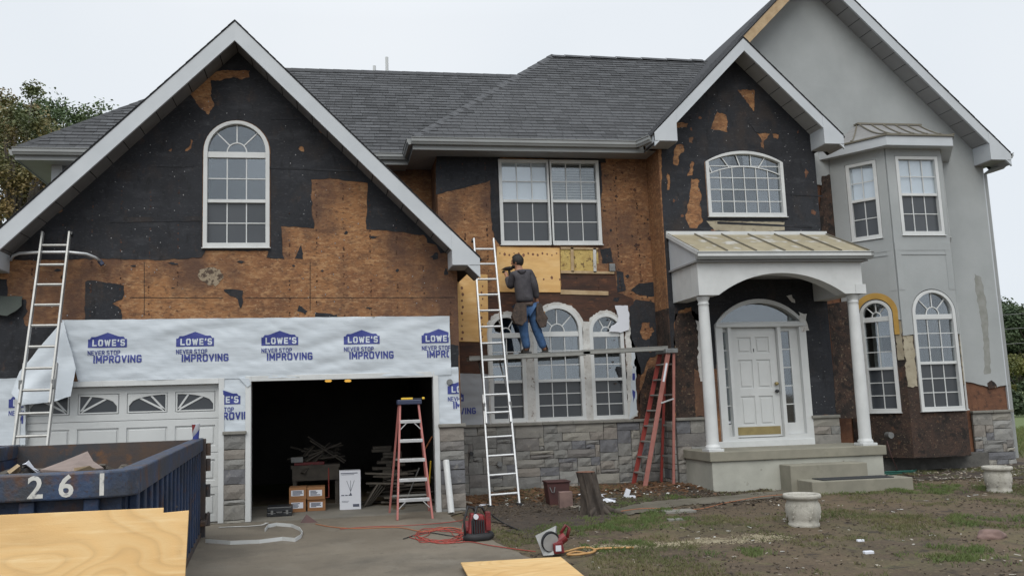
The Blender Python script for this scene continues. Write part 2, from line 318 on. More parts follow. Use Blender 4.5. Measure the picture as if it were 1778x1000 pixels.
def clip_poly(poly, clipper):                            # Sutherland-Hodgman, convex clipper CCW
    def inside(p, a, b): return (b[0]-a[0])*(p[1]-a[1])-(b[1]-a[1])*(p[0]-a[0]) >= -1e-9
    def inter(p, q, a, b):
        x1, y1, x2, y2 = a[0], a[1], b[0], b[1]; dx, dy = q[0]-p[0], q[1]-p[1]
        den = (x2-x1)*dy-(y2-y1)*dx
        if abs(den) < 1e-12: return q
        t = ((x2-x1)*(y1-p[1])-(y2-y1)*(x1-p[0]))/den; return (p[0]+dx*t, p[1]+dy*t)
    out = list(poly)
    ar = sum(clipper[i][0]*clipper[(i+1) % len(clipper)][1]-clipper[(i+1) % len(clipper)][0]*clipper[i][1] for i in range(len(clipper)))
    cl = clipper if ar > 0 else clipper[::-1]
    for i in range(len(cl)):
        a, b = cl[i], cl[(i+1) % len(cl)]; src = out; out = []
        for j in range(len(src)):
            p, q = src[j], src[(j+1) % len(src)]
            if inside(p, a, b):
                out.append(p)
                if not inside(q, a, b): out.append(inter(p, q, a, b))
            elif inside(q, a, b): out.append(inter(p, q, a, b))
        if not out: return []
    return out
def ragged(poly, amp=.012, step=.05, keep=None):         # torn edge
    out = []; n = len(poly)
    for i in range(n):
        a = Vector(poly[i]); b = Vector(poly[(i+1) % n]); Ls = (b-a).length
        out.append(tuple(a))
        if Ls < step*1.5: continue
        k = max(2, int(Ls/step)); t = (b-a)/Ls; nn = Vector((-t.y, t.x))
        for j in range(1, k):
            q = a+(b-a)*(j/k); s_ = amp*(noise.noise(Vector((q.x*9, q.y*9, 3.1)))*1.6+random.uniform(-.5, .5))
            if Ls > .35: s_ *= .6
            q = q+nn*s_; out.append(tuple(q))
    return out
def sheet(T, poly, mat, name, parent, d0=.0, d1=.004, holes=(), amp=.012):
    hl = [ragged(h, amp*1.2, .03) for h in holes]
    return MB().prism(T, poly, d0, d1, hl).build(name, mat, parent)
def text_mb(txt, size, T, x, z, d, off=0., th=.0015, stretch=1., disp=None):
    cu = D.curves.new('lettering', 'FONT'); cu.body = txt; cu.size = size; cu.offset = off; cu.resolution_u = 3; cu.space_character = 1.08
    o = D.objects.new('lettering', cu); C.objects.link(o)
    dg = bpy.context.evaluated_depsgraph_get(); me = D.meshes.new_from_object(o.evaluated_get(dg))
    mb = MB()
    for v in me.vertices:
        X = x+v.co.x*stretch; Z = z+v.co.y; mb.v.append(T(X, Z, d+(disp(X, Z) if disp else 0)))
    mb.f = []
    if disp:
        bm = bmesh.new(); bm.from_mesh(me); bmesh.ops.triangulate(bm, faces=bm.faces)
        for _ in range(3):
            le = [e for e in bm.edges if e.calc_length() > .022]
            if le: bmesh.ops.subdivide_edges(bm, edges=le, cuts=1, use_grid_fill=False); bmesh.ops.triangulate(bm, faces=bm.faces)
        mb.v = []
        for v in bm.verts:
            X = x+v.co.x*stretch; Z = z+v.co.y; mb.v.append(T(X, Z, d+disp(X, Z)))
        bm.verts.index_update(); mb.f = [tuple(v.index for v in f.verts) for f in bm.faces]; bm.free()
    else: mb.f = [tuple(p.vertices) for p in me.polygons]
    D.objects.remove(o); D.curves.remove(cu); D.meshes.remove(me); return mb
def join(*mbs):
    r = MB()
    for m in mbs:
        i = len(r.v); r.v += m.v; r.f += [tuple(i+a for a in f) for f in m.f]
    return r

STROKES = {
 'L': [[(0, 1), (0, 0), (.55, 0)]], 'O': [[(.12, 0), (0, .15), (0, .85), (.12, 1), (.50, 1), (.62, .85), (.62, .15), (.50, 0), (.12, 0)]],
 'W': [[(0, 1), (.2, 0), (.42, .85), (.64, 0), (.84, 1)]], 'E': [[(.52, 1), (0, 1), (0, 0), (.52, 0)], [(0, .5), (.45, .5)]], "'": [[(.03, 1.05), (0, .75)]],
 'S': [[(.56, .9), (.44, 1), (.12, 1), (0, .88), (0, .62), (.12, .52), (.44, .48), (.56, .38), (.56, .12), (.44, 0), (.12, 0), (0, .1)]],
 'N': [[(0, 0), (0, 1), (.60, 0), (.60, 1)]], 'V': [[(0, 1), (.31, 0), (.62, 1)]], 'R': [[(0, 0), (0, 1), (.42, 1), (.54, .88), (.54, .60), (.42, .48), (0, .48)], [(.30, .48), (.56, 0)]],
 'T': [[(0, 1), (.60, 1)], [(.30, 1), (.30, 0)]], 'P': [[(0, 0), (0, 1), (.42, 1), (.55, .88), (.55, .56), (.42, .44), (0, .44)]],
 'I': [[(0, 0), (0, 1)]], 'M': [[(0, 0), (0, 1), (.36, .30), (.72, 1), (.72, 0)]], 'G': [[(.58, .86), (.46, 1), (.12, 1), (0, .87), (0, .13), (.12, 0), (.46, 0), (.58, .13), (.58, .46), (.32, .46)]]}
def stroke_text(txt, h, w, gap, T, x, z, d, disp, xs=1.):
    """sans lettering laid on a wavy sheet: every stroke is cut into short quads that follow it"""
    mb = MB(); cx_ = x; ns = 0
    for ch in txt:
        if ch == ' ': cx_ += h*.34; continue
        st = STROKES[ch]; wid = max(p[0] for l in st for p in l)*h*xs
        for l in st:
            pl = [Vector((cx_+p[0]*h*xs, z+p[1]*h)) for p in l]; closed = (pl[0]-pl[-1]).length < 1e-6
            for i in range(len(pl)-1):
                a, b = pl[i], pl[i+1]; t = (b-a).normalized(); n_ = Vector((-t.y, t.x))*w/2
                e0 = t*w*(.5 if (i > 0 or closed) else (.5 if ch in 'LEITPRNM' else .3)); a2 = a-e0; b2 = b+e0; k = max(1, int((b2-a2).length/.02)); ns += 1; dd = d+(ns % 5)*.0002
                for j in range(k):
                    p = a2.lerp(b2, j/k); q = a2.lerp(b2, (j+1)/k)
                    mb.quad(*[T(u.x, u.y, dd+disp(u.x, u.y)) for u in (p-n_, q-n_, q+n_, p+n_)])
        cx_ += wid+gap+w
    return mb

# ---------------------------------------------------------------- ground
def sstep(a, b, x): t = max(0., min(1., (x-a)/(b-a))); return t*t*(3-2*t)
def gz(x, y):
    yy = min(y, 16.)
    z = .0105*max(yy, 0)+.009*max(0., min(x, 14.))
    if y > 16: z *= 1-sstep(16, 45, y)
    z += .07*sstep(2.3, 3.2, x)*(1-sstep(5.9, 6.3, x))*sstep(12.8, 14.1, y)*(1-sstep(15., 15.6, y))
    if x > 9.5: z += .02*sstep(9.5, 10.5, x)*sstep(13, 14, y)*(1-sstep(15, 16, y))
    return z
drive = [tuple(PZ(a, b, gz_)[:2]) for a, b, gz_ in ((806, 890, .15), (782, 897, .14), (790, 905, .13), (835, 928, .11), (870, 950, .10), (906, 967, .1), (945, 985, .09), (1000, 1003, .09), (1060, 1035, .08))]
drive = [(2.02, 13.2)]+drive+[(drive[-1][0]+.25, 5), (2.9, 2), (-14, 2), (-14, 13.0), (-4.62, 13.02), (-4.62, 13.2)]
def in_poly(x, y, pl):
    c = False; n = len(pl); j = n-1
    for i in range(n):
        if (pl[i][1] > y) != (pl[j][1] > y) and x < (pl[j][0]-pl[i][0])*(y-pl[i][1])/(pl[j][1]-pl[i][1])+pl[i][0]: c = not c
        j = i
    return c
def gn(x, y):                                            # lawn micro relief
    return gz(x, y)+(.022*noise.noise(Vector((x*1.7, y*1.7, 0)))+.012*noise.noise(Vector((x*6, y*6, 5))))*(sstep(0, .3, (1 if not in_poly(x, y, drive) else 0)))-.0
def axis(lo, hi, st, far):
    a = [lo+i*st for i in range(int((hi-lo)/st)+1)]; d = st
    h_ = a[-1]
    while h_ < far: d *= 1.35; h_ += d; a.append(h_)
    d = st; l_ = lo
    while l_ > -far: d *= 1.35; l_ -= d; a.insert(0, l_)
    return a
xs = axis(-5, 15, .09, 900); ys = axis(4, 16.5, .09, 900)
g = MB()
for y in ys:
    for x in xs:
        z = gz(x, y)
        if 1 < x < 17 and 3 < y < 18 and not in_poly(x, y, drive): z = gn(x, y)
        g.v.append(Vector((x, y, z-(.006 if in_poly(x, y, drive) else 0))))
nx = len(xs)
g.f = [(j*nx+i, j*nx+i+1, (j+1)*nx+i+1, (j+1)*nx+i) for j in range(len(ys)-1) for i in range(nx-1)]
MT['ground'] = M('bare_lawn_soil', (.120, .084, .050), (.064, .045, .029), .9, .95, 1., 30, detail=10, layers=[((.105, .098, .040), .55, .50, .68, I, .6), ((.100, .100, .036), 3.1, .56, .66, I, .6), ((.18, .130, .082), 13, .56, .70, I, .7), ((.028, .020, .015), 5, .55, .66, I, .8), ((.135, .115, .055), 24, .55, .68, I, .6), ((.026, .019, .014), 40, .54, .66, I, .75), ((.25, .20, .14), 75, .64, .74, I, .7)])
# far field is green: blend by object coordinate y, and dark wet soil by the wall
def ground_tweak(m):
    n = m.node_tree; k = n.links.new; b = n.nodes['Principled BSDF']; src = b.inputs['Base Color'].links[0].from_socket
    t = n.nodes.new('ShaderNodeTexCoord'); s_ = n.nodes.new('ShaderNodeSeparateXYZ'); k(t.outputs['Object'], s_.inputs[0])
    r = n.nodes.new('ShaderNodeMapRange'); k(s_.outputs[1], r.inputs[0]); r.inputs[1].default_value = 16; r.inputs[2].default_value = 19
    x = n.nodes.new('ShaderNodeMix'); x.data_type = 'RGBA'; k(r.outputs[0], x.inputs[0]); k(src, x.inputs[6]); x.inputs[7].default_value = (.10, .13, .04, 1)
    k(x.outputs[2], b.inputs['Base Color'])
ground_tweak(MT['ground'])
tag(g.build('ground', 'ground', smooth=True, fixn=False), 'bare brown yard with thin grass in front of the house', kind='structure')

def draped(poly, name, mat, dz, step=.25, label=None, kind='structure', zf=None):
    zf = zf or gz
    x0 = min(p[0] for p in poly); x1 = max(p[0] for p in poly); y0 = min(p[1] for p in poly); y1 = max(p[1] for p in poly)
    pts = [Vector(p) for p in poly]; n = len(pts)
    yy = y0+step/2
    while yy < y1:
        xx = x0+step/2
        while xx < x1:
            if in_poly(xx, yy, poly): pts.append(Vector((xx, yy)))
            xx += step
        yy += step
    r = delaunay_2d_cdt(pts, [(i, (i+1) % n) for i in range(n)], [list(range(n))], 1, 1e-5)
    mb = MB(); mb.v = [Vector((p.x, p.y, zf(p.x, p.y)+dz)) for p in r[0]]; mb.f = [tuple(f) for f in r[2]]
    o = mb.build(name, mat, fixn=False)
    for p_ in o.data.polygons:
        if p_.normal.z < 0: p_.flip()
    return tag(o, label, kind=kind)
MT['drive'] = M('driveway_concrete', (.215, .184, .142), (.145, .122, .092), .6, .75, .6, 70, detail=10, layers=[((.070, .062, .050), .8, .50, .70, (1, 1, 1), .75), ((.22, .20, .165), 2.6, .55, .75, I, .55), ((.07, .058, .042), 11, .60, .72, I, .6), ((.25, .235, .2), 60, .62, .72, I, .5), ((.05, .042, .032), 38, .63, .72, I, .6)])
draped(ragged(drive, .05, .15), 'driveway', 'drive', .010, .4, 'stained concrete driveway in front of the garage')
MT['pathc'] = M('muddy_path_concrete', (.150, .135, .105), (.085, .075, .055), 1.6, .9, .6, 60, detail=10, layers=[((.06, .05, .038), 5, .55, .70, I, .8), ((.085, .09, .045), 9, .58, .72, I, .6)])
wk = [tuple(PZ(a, b, c)[:2]) for a, b, c in ((1062, 886, .17), (1120, 872, .18), (1240, 862, .2), (1360, 849, .22), (1385, 858, .22), (1300, 868, .2), (1180, 880, .17), (1090, 895, .16))]
draped(ragged(wk, .10, .10), 'path', 'pathc', .014, .10, 'concrete path leading to the front steps')
MT['bed'] = M('dark_damp_soil', (.062, .046, .034), (.034, .026, .020), 2.2, .95, 1., 30, detail=10, layers=[((.10, .072, .045), 14, .55, .68, I, .7), ((.018, .014, .011), 9, .55, .66, I, .8), ((.15, .10, .06), 50, .60, .72, I, .7)])
for k_, (pl, lb) in enumerate((([(808, 889), (870, 903), (905, 922), (960, 928), (1010, 913), (1065, 895), (1062, 884), (1120, 868), (1240, 853), (1232, 836), (1170, 838), (1100, 842), (950, 856), (812, 872)], 'dark mulch bed along the foot of the stone wall'), ([(1540, 828), (1600, 838), (1700, 834), (1790, 836), (1790, 812), (1700, 808), (1540, 808)], 'dark soil bed under the bay'))):
    b_ = [tuple(PZ(a, b, .20)[:2]) for a, b in pl]
    draped(ragged(b_, .12, .08), 'soil_bed', 'bed', .012, .09, lb, zf=lambda x, y: gn(x, y))

# ================================================================= HOUSE
H = empty('house', (4, 14.5, .15), 'two storey house stripped to black felt and brown sheathing with grey stucco right gable', 'house')
YG, YC, YE, YR = 13.1, 15.0, 14.4, 15.0
TG, TC, TE = onY(YG), onY(YC), onY(YE)

def arch_outline(x0, x1, zb, zs, rise, n=20):
    if rise <= 0: return [(x0, zb), (x1, zb), (x1, zs), (x0, zs)]
    hw = (x1-x0)/2; r = (hw*hw+rise*rise)/(2*rise); cz = zs+rise-r; cx = (x0+x1)/2; a = math.asin(min(1, hw/r))
    if rise > hw: a = math.pi-a
    pts = [(x0, zb), (x1, zb)]
    for i in range(n+1): t = a-2*a*i/n; pts.append((cx+r*math.sin(t), cz+r*math.cos(t)))
    return pts
def window(T, x0, x1, zb, zs, rise=0, cols=3, up=2, lowr=2, parent=H, blind=None, fan=0, split=None, casing=.055, name='window', label=None, low='glasslow', transom=True, dark=True, arcgrid=False):
    out = arch_outline(x0-casing*.5, x1+casing*.5, zb-casing*.3, zs, rise+(casing*.5 if rise else 0))
    if not rise: out = [(x0-casing*.5, zb-casing*.3), (x1+casing*.5, zb-casing*.3), (x1+casing*.5, zs+casing*.5), (x0-casing*.5, zs+casing*.5)]
    ix0, ix1, iz = x0+casing*.6, x1-casing*.6, zb+casing
    irise = rise-casing*.5 if rise else 0
    izs = zs if rise else zs-casing*.6
    inn = arch_outline(ix0, ix1, iz, izs, irise)
    w = MB().prism(T, out, -.06, .035, [inn]).build(name, 'white', parent, bev=.004)
    if label: w['label'] = label
    MB().fbox(T, x0-casing*.8, x1+casing*.8, zb-casing*.55, zb-casing*.3, -.03, .055).build('sill', 'white', w, bev=.004)
    bars = []
    top = zs
    if rise and transom: top = zs-.09; bars.append((ix0, ix1, top, zs, .012))
    if split is None: split = (iz+top)/2
    if lowr: bars.append((ix0, ix1, split-.025, split+.025, .008))
    for b in bars: MB().fbox(T, b[0], b[1], b[2], b[3], -.05, b[4]).build('rail', 'white', w, bev=.003)
    def grid(za, zb_, n, mat, d, mw=.016, clip=None):
        for r_ in range(n):
            for c_ in range(cols):
                a = ix0+(ix1-ix0)*c_/cols; b = ix0+(ix1-ix0)*(c_+1)/cols; e = za+(zb_-za)*r_/n; f = za+(zb_-za)*(r_+1)/n
                pl = [(a, e), (b, e), (b, f), (a, f)]
                if clip: pl = clip_poly(pl, clip)
                if len(pl) > 2: MB().prism(T, pl, d-.004, d).build('pane', mat, w)
        for c_ in range(1, cols):
            a = ix0+(ix1-ix0)*c_/cols; zt = zb_
            if clip:
                q = clip_poly([(a-.001, za), (a+.001, za), (a+.001, zb_), (a-.001, zb_)], arch_outline(ix0, ix1, iz, izs-.20, irise*.95) if arcgrid else clip); zt = max(p[1] for p in q)
            MB().fbox(T, a-mw/2, a+mw/2, za, zt, d+.001, d+.014).build('muntin', 'white', w)
        for r_ in range(1, n):
            e = za+(zb_-za)*r_/n; MB().fbox(T, ix0, ix1, e-mw/2, e+mw/2, d+.0012, d+.0142).build('muntin', 'white', w)
    if arcgrid:
        cxm = (ix0+ix1)/2; inner_r = arch_outline(ix0, ix1, iz, izs-.22, irise*.95)
        grid(iz, izs+irise, up, 'glass', -.03, clip=inn)
        arc = inner_r[2:]
        for i in range(len(arc)-1): pass
        m = MB()
        for i in range(len(arc)-1): m.bar(T(*arc[i], -.014), T(*arc[i+1], -.014), .018, .012, (0, -1, 0))
        m.build('muntin', 'white', w)
        oarc = inn[2:]
        for fi, fo in ((.30, .20), (.43, .40), (.57, .60), (.70, .80), (.04, .0), (.96, 1.)):
            a_ = arc[int(fi*(len(arc)-1))]; b_ = oarc[int(fo*(len(oarc)-1))]; MB().bar(T(*a_, -.0135), T(*b_, -.0135), .018, .012, (0, -1, 0)).build('muntin', 'white', w)
    elif not rise: 
        if lowr: grid(split+.025, top-casing*.6, up, 'glass', -.025); grid(iz, split-.025, lowr, low, -.04)
        else: grid(iz, top-casing*.6, up, 'glass', -.025)
    else:
        if lowr: grid(split+.025, top, up, 'glass', -.025); grid(iz, split-.025, lowr, low, -.04)
        else: grid(iz, top, up, 'glass', -.025)
        if fan:
            cxm = (ix0+ix1)/2; hw = (ix1-ix0)/2; r0 = hw*.34
            capo = arch_outline(ix0, ix1, zs, zs, irise)[2:]
            def ell(t, f): return (cxm+hw*f*math.cos(t), zs+irise*f*math.sin(t))
            for i in range(fan):
                a0 = math.pi*i/fan; a1 = math.pi*(i+1)/fan
                pl = [ell(a0+(a1-a0)*j/6, .34) for j in range(7)]+[ell(a1-(a1-a0)*j/6, 1) for j in range(7)]
                MB().prism(T, pl, -.029, -.025).build('pane', 'glass', w)
                if i: MB().bar(T(*ell(a0, .34), -.017), T(*ell(a0, 1.0), -.017), .018, .012, (0, -1, 0)).build('muntin', 'white', w)
            pl = [ell(math.pi*j/12, .34) for j in range(13)]; MB().prism(T, pl, -.029, -.025).build('pane', 'glass', w)
            m = MB()
            for j in range(12): m.bar(T(*ell(math.pi*j/12, .34), -.016), T(*ell(math.pi*(j+1)/12, .34), -.016), .018, .012, (0, -1, 0))
            m.build('muntin', 'white', w)
        else:
            MB().prism(T, arch_outline(ix0, ix1, zs, zs+.001, irise)[1:]+[(ix0, zs)], -.029, -.025).build('pane', 'glass', w)
    # dark room behind
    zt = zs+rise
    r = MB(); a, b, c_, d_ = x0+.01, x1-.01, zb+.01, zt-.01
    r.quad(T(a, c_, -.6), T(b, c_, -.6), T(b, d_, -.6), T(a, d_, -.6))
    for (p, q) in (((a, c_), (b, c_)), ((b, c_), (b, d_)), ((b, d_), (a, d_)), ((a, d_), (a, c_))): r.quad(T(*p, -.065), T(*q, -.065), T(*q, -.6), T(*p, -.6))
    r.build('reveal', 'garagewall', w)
    if blind:
        for (zx0, zx1, za, zb_, kind) in blind:
            if kind == 'flat': MB().fbox(T, zx0, zx1, za, zb_, -.056, -.050).build('blind', 'paper', w)
            else:
                m = MB(); z_ = za
                while z_ < zb_: m.fbox(T, zx0, zx1, z_, z_+.030, -.11, -.085); z_ += .05
                m.build('blind', 'soffit' if kind == 'slatgrey' else 'white', w)
    return w, out

# ------------------------------------------------------------ garage wing
gx0, gx1, gapX, gapZ = -4.64, 2.0, -1.32, 7.50
def gline(x, top=gapZ, ax=gapX): return top-abs(x-ax)
zwtop = gapZ-.10
wall_out = [(gx0, .1), (gx1, .1), (gx1, gline(gx1)-.1), (gapX, zwtop), (gx0, gline(gx0)-.1)]
gw = (-1.79, -.87, 4.17, 5.63, .46)
win_out = arch_outline(gw[0]-.02, gw[1]+.02, gw[2]-.01, gw[3], gw[4]+.02)
D1 = (-4.29, -1.55, .13, 2.17); D2 = (-1.13, 1.60, .13, 2.19)
def rect(x0, x1, z0, z1): return [(x0, z0), (x1, z0), (x1, z1), (x0, z1)]
# openings touching the ground: make the outline walk round them
gwall = [(gx0, .1), (D1[0], .1), (D1[0], D1[3]), (D1[1], D1[3]), (D1[1], .1), (D2[0], .1), (D2[0], D2[3]), (D2[1], D2[3]), (D2[1], .1), (gx1, .1), (gx1, gline(gx1)-.1), (gapX, zwtop), (gx0, gline(gx0)-.1)]
WG = MB().prism(TG, gwall, -.14, 0, [win_out]).build('wall', 'osb', H)
WG['label'] = 'garage gable wall of brown sheathing half covered in felt'
# side walls
MB().box(gx1-.14, gx1, YG+.141, YC-.001, .1, 3.9).build('wall', 'osb', H)
MB().box(gx0, gx0+.14, YG+.141, 19.5, .1, 4.0).build('wall', 'felt', H)
# sheathing seams: thin recessed-look battens of plywood courses, sheets 2.4 x 1.2 proud by 3 mm are parts
def cl_g(poly, lim=.10): return clip_poly(poly, [(gx0+.0, .1), (gx1, .1), (gx1, gline(gx1)-lim), (gapX, gapZ-lim), (gx0, gline(gx0)-lim)])
felt_main = XZ([(-80, 440), (10, 453), (100, 451), (180, 449), (270, 452), (350, 447), (357, 435), (466, 436), (463, 447), (494, 450), (490, 425), (488, 393), (545, 397), (541, 360), (540, 312), (580, 311), (620, 316), (638, 318), (636, 398), (700, 403), (736, 408), (742, 422), (757, 425), (765, 440), (785, 440), (800, 475), (860, 475), (700, 200), (410, 0), (100, 150), (-80, 330)], YG)
fh = [XZ(h, YG) for h in (
    [(325, 152), (345, 135), (360, 127), (395, 122), (434, 123), (433, 135), (420, 139), (405, 134), (385, 140), (366, 140), (367, 170), (372, 185), (362, 200), (345, 185), (331, 165)],
    [(289, 262), (299, 258), (297, 264)], [(321, 263), (330, 252), (331, 242), (335, 244), (332, 258)], [(551, 222), (562, 228), (558, 232)], [(520, 255), (527, 256), (528, 264), (521, 262)],
    [(82, 362), (98, 358), (109, 364), (106, 369), (84, 369)])]
wo2 = arch_outline(gw[0]-.04, gw[1]+.04, gw[2]-.03, gw[3], gw[4]+.045)
fm = cl_g(ragged(felt_main, .02, .06))
fp = MB().prism(TG, fm, .0, .006, [ragged(h, .015, .03) for h in fh]+[wo2[::1]]).build('tar_paper', 'felt', WG)
for pl in ([(148, 490), (152, 487), (175, 489), (215, 496), (216, 510), (212, 520), (195, 527), (210, 537), (214, 558), (148, 558)],
           [(388, 503), (422, 505), (422, 525), (418, 536), (413, 520), (400, 514)],
           [(523, 425), (526, 450), (512, 449)], [(548, 542), (585, 546), (583, 556), (548, 556)],
           [(-60, 515), (10, 515), (45, 520), (48, 540), (40, 552), (45, 566), (112, 560), (108, 660), (-60, 670)],
           [(-60, 485), (12, 485), (13, 514), (-60, 514)], [(770, 596), (796, 600), (796, 652), (770, 652)], [(519, 530), (534, 540), (530, 546), (516, 540)]):
    sheet(TG, ragged(cl_g(XZ(pl, YG)), .014, .04), 'felt', 'tar_paper', WG, 0, .006)
# raised lap courses of felt: strips with visible lower edges
for pl in ([(190, 378), (358, 376), (358, 384), (190, 387)], [(470, 204), (565, 206), (565, 209), (470, 208)], [(466, 290), (640, 297), (640, 300), (466, 293)], [(272, 286), (336, 285), (336, 291), (272, 290)]):
    sheet(TG, ragged(XZ(pl, YG), .006, .05), 'felt', 'tar_paper', WG, .006, .012)
# fallen flap
m = MB(); fl = XZ([(-20, 514), (40, 515), (41, 532), (18, 550), (-20, 545)], YG)
MT['flap'] = M('olive_felt_flap', (.065, .078, .068), (.05, .06, .055), 4, .8)
m.prism(lambda x, z, d: Vector((x, YG-.02-(fl[0][1]-z)*.35-d, z)), ragged(fl, .01, .05), 0, .006); m.build('tar_paper', 'flap', WG)['label'] = 'olive flap of felt hanging loose'
# stain by nail hole: mortar scab on sheathing
MT['scab'] = M('mould_patch', (.30, .24, .17), (.08, .055, .04), 16, .9, .8, 60, lo=.45, hi=.55)
sheet(TG, ragged(XZ([(345, 470), (365, 464), (382, 468), (388, 482), (378, 494), (362, 496), (348, 486)], YG), .03, .03), 'scab', 'stain_patch', WG, 0, .003)
# sheathing joints
for pl in ([(225, 516), (388, 517), (388, 518), (225, 517.4)], [(425, 517), (790, 516), (790, 517), (425, 518)], [(538, 455), (539, 455), (539, 540), (538, 540)], [(250, 455), (251, 455), (251, 548), (250, 548)]):
    MB().prism(TG, XZ(pl, YG), 0, .002).build('joint', 'blackhole', WG)
window(TG, *gw[:4], rise=gw[4], cols=3, up=2, lowr=2, fan=4, parent=H, label='tall arched window in the garage gable', split=4.87)

rs_ = random.Random(77)
def tear(T, x, z, sx, sz, par, mat_='felt', d0=0, d1=.006):
    n_ = rs_.randint(4, 6); a0 = rs_.uniform(0, 6); pl = []
    for i in range(n_): a = a0+6.283*i/n_; k_ = rs_.uniform(.35, 1.1); pl.append((x+sx*k_*math.cos(a), z+sz*k_*math.sin(a)))
    MB().prism(T, ragged(pl, .015, .03), d0, d1).build('tar_paper' if mat_ == 'felt' else 'sheathing_patch', mat_, par)
for px, py, a_, b_ in ((232, 462, .05, .03), (300, 458, .10, .03), (420, 455, .08, .05), (510, 462, .05, .03), (600, 405, .03, .05), (650, 412, .10, .03), (560, 470, .03, .02), (690, 470, .03, .03), (300, 500, .03, .02), (755, 445, .08, .06), (775, 470, .05, .10), (640, 535, .06, .02), (100, 470, .06, .03)):
    q = P(px, py, YG); tear(TG, q.x, q.z, a_, b_, WG)
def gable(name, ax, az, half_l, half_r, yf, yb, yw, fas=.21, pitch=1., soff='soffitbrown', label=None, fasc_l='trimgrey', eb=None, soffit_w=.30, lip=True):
    """roof slabs, fascias and slatted rake soffit of a gable facing the street"""
    out = []
    k = math.sqrt(1+pitch*pitch); v = fas*k
    rf = None
    for sg, hl in ((-1, half_l), (1, half_r)):
        ex = ax+sg*hl; ez = az-hl*pitch
        pts = lambda dz0, dz1: [(ax, az+dz0), (ex+sg*.0, ez+dz0), (ex, ez+dz1), (ax, az+dz1)]
        Tn = lambda x, z, d: Vector((x, d, z))
        m = MB().prism(Tn, [(ax, az+.022), (ex+sg*.02, ez+.022-.02), (ex+sg*.03, ez-.03+.0), (ax, az-.0)], yf-.006, yb)
        r = m.build('roof', 'roofbase', H); out.append(r)
        # rough shingle edge along the rake
        n = int(hl*k/.14); mm = MB()
        for i in range(n):
            a = i/n; b = (i+1)/n; xa = ax+sg*hl*a; xb = ax+sg*hl*b; za = az-hl*a*pitch; zb = az-hl*b*pitch
            o = .022+random.uniform(0, .003); mm.prism(Tn, [(xa, za+o), (xb, zb+o), (xb, zb+o+.010), (xa, za+o+.004)], yf-.010-random.uniform(0, .008), yf+1.2)
        e = mm.build('rake_shingles', 'roofbase', r); e['kind'] = 'stuff'
        mt = fasc_l if sg < 0 else 'trimgrey'
        MB().prism(Tn, [(ax, az-.001), (ex, ez-.001), (ex, ez-v), (ax, az-v)], yf, yf+.035).build('fascia', mt, r)
        if mt == 'trimgrey' and lip:  # drip lip
            MB().prism(Tn, [(ax, az-v+.03), (ex, ez-v+.03), (ex, ez-v), (ax, az-v)], yf-.006, yf).build('fascia_lip', 'trimgrey', r)
        # soffit panels
        L_ = hl*k; n = int(L_/soffit_w)
        for i in range(n):
            a = (i+.03)/n; b = (i+.97)/n; t0 = .03; xa = ax+sg*hl*a; xb = ax+sg*hl*b
            MB().prism(Tn, [(xa, az-hl*a*pitch-v+.02), (xb, az-hl*b*pitch-v+.02), (xb, az-hl*b*pitch-v+.032), (xa, az-hl*a*pitch-v+.032)], yf+.036, yw-.001).build('soffit_panel', soff, r)
        MB().prism(Tn, [(ax, az-v+.034), (ex, ez-v+.034), (ex, ez-v+.045), (ax, az-v+.045)], yf+.036, yw+.1).build('soffit_backing', 'blackhole', r)
    return out
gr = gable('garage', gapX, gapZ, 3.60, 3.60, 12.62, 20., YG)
gr[0]['label'] = 'left slope of the garage gable roof'; gr[1]['label'] = 'right slope of the garage gable roof'
def eave_return(ax, az, tip, sg, zb, inx, yf, yw, mat='trimgrey'):
    Tn = lambda x, z, d: Vector((x, d, z)); zt = lambda x: az-abs(x-ax)-.004
    MB().prism(Tn, [(tip, zb), (tip, zt(tip)), (inx, zt(inx)), (inx, zb)], yf-.008, yw-.002).build('eave_return', mat, H, bev=.004)
    MB().prism(Tn, [(min(tip, inx), zb-.012), (max(tip, inx), zb-.012), (max(tip, inx), zb-.002), (min(tip, inx), zb-.002)], yf+.03, yw-.002).build('return_soffit', 'soffit', H)
eave_return(gapX, gapZ, gapX+3.6, 1, 3.80, gapX+3.6-.42, 12.62, YG)
eave_return(gapX, gapZ, gapX-3.6, -1, 3.80, gapX-3.6+.42, 12.62, YG)

# garage interior
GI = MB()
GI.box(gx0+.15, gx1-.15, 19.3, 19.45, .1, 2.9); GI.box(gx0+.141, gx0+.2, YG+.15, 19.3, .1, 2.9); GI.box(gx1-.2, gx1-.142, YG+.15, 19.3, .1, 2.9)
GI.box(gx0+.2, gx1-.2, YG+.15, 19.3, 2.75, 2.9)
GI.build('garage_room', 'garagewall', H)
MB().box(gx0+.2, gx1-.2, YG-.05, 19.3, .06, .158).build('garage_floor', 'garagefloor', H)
# door trims
for dd in (D1, D2):
    for (a, b, c_, d_) in ((dd[0]-.06, dd[0]+.02, .15, dd[3]+.05), (dd[1]-.02, dd[1]+.06, .15, dd[3]+.05)):
        MB().fbox(TG, a, b, c_, d_, -.139, .035).build('door_jamb', 'whitedirt' if False else 'white', H, bev=.004)
    MB().fbox(TG, dd[0]+.021, dd[1]-.021, dd[3]-.03, dd[3]+.05, -.139, .033).build('door_head', 'white', H, bev=.004)
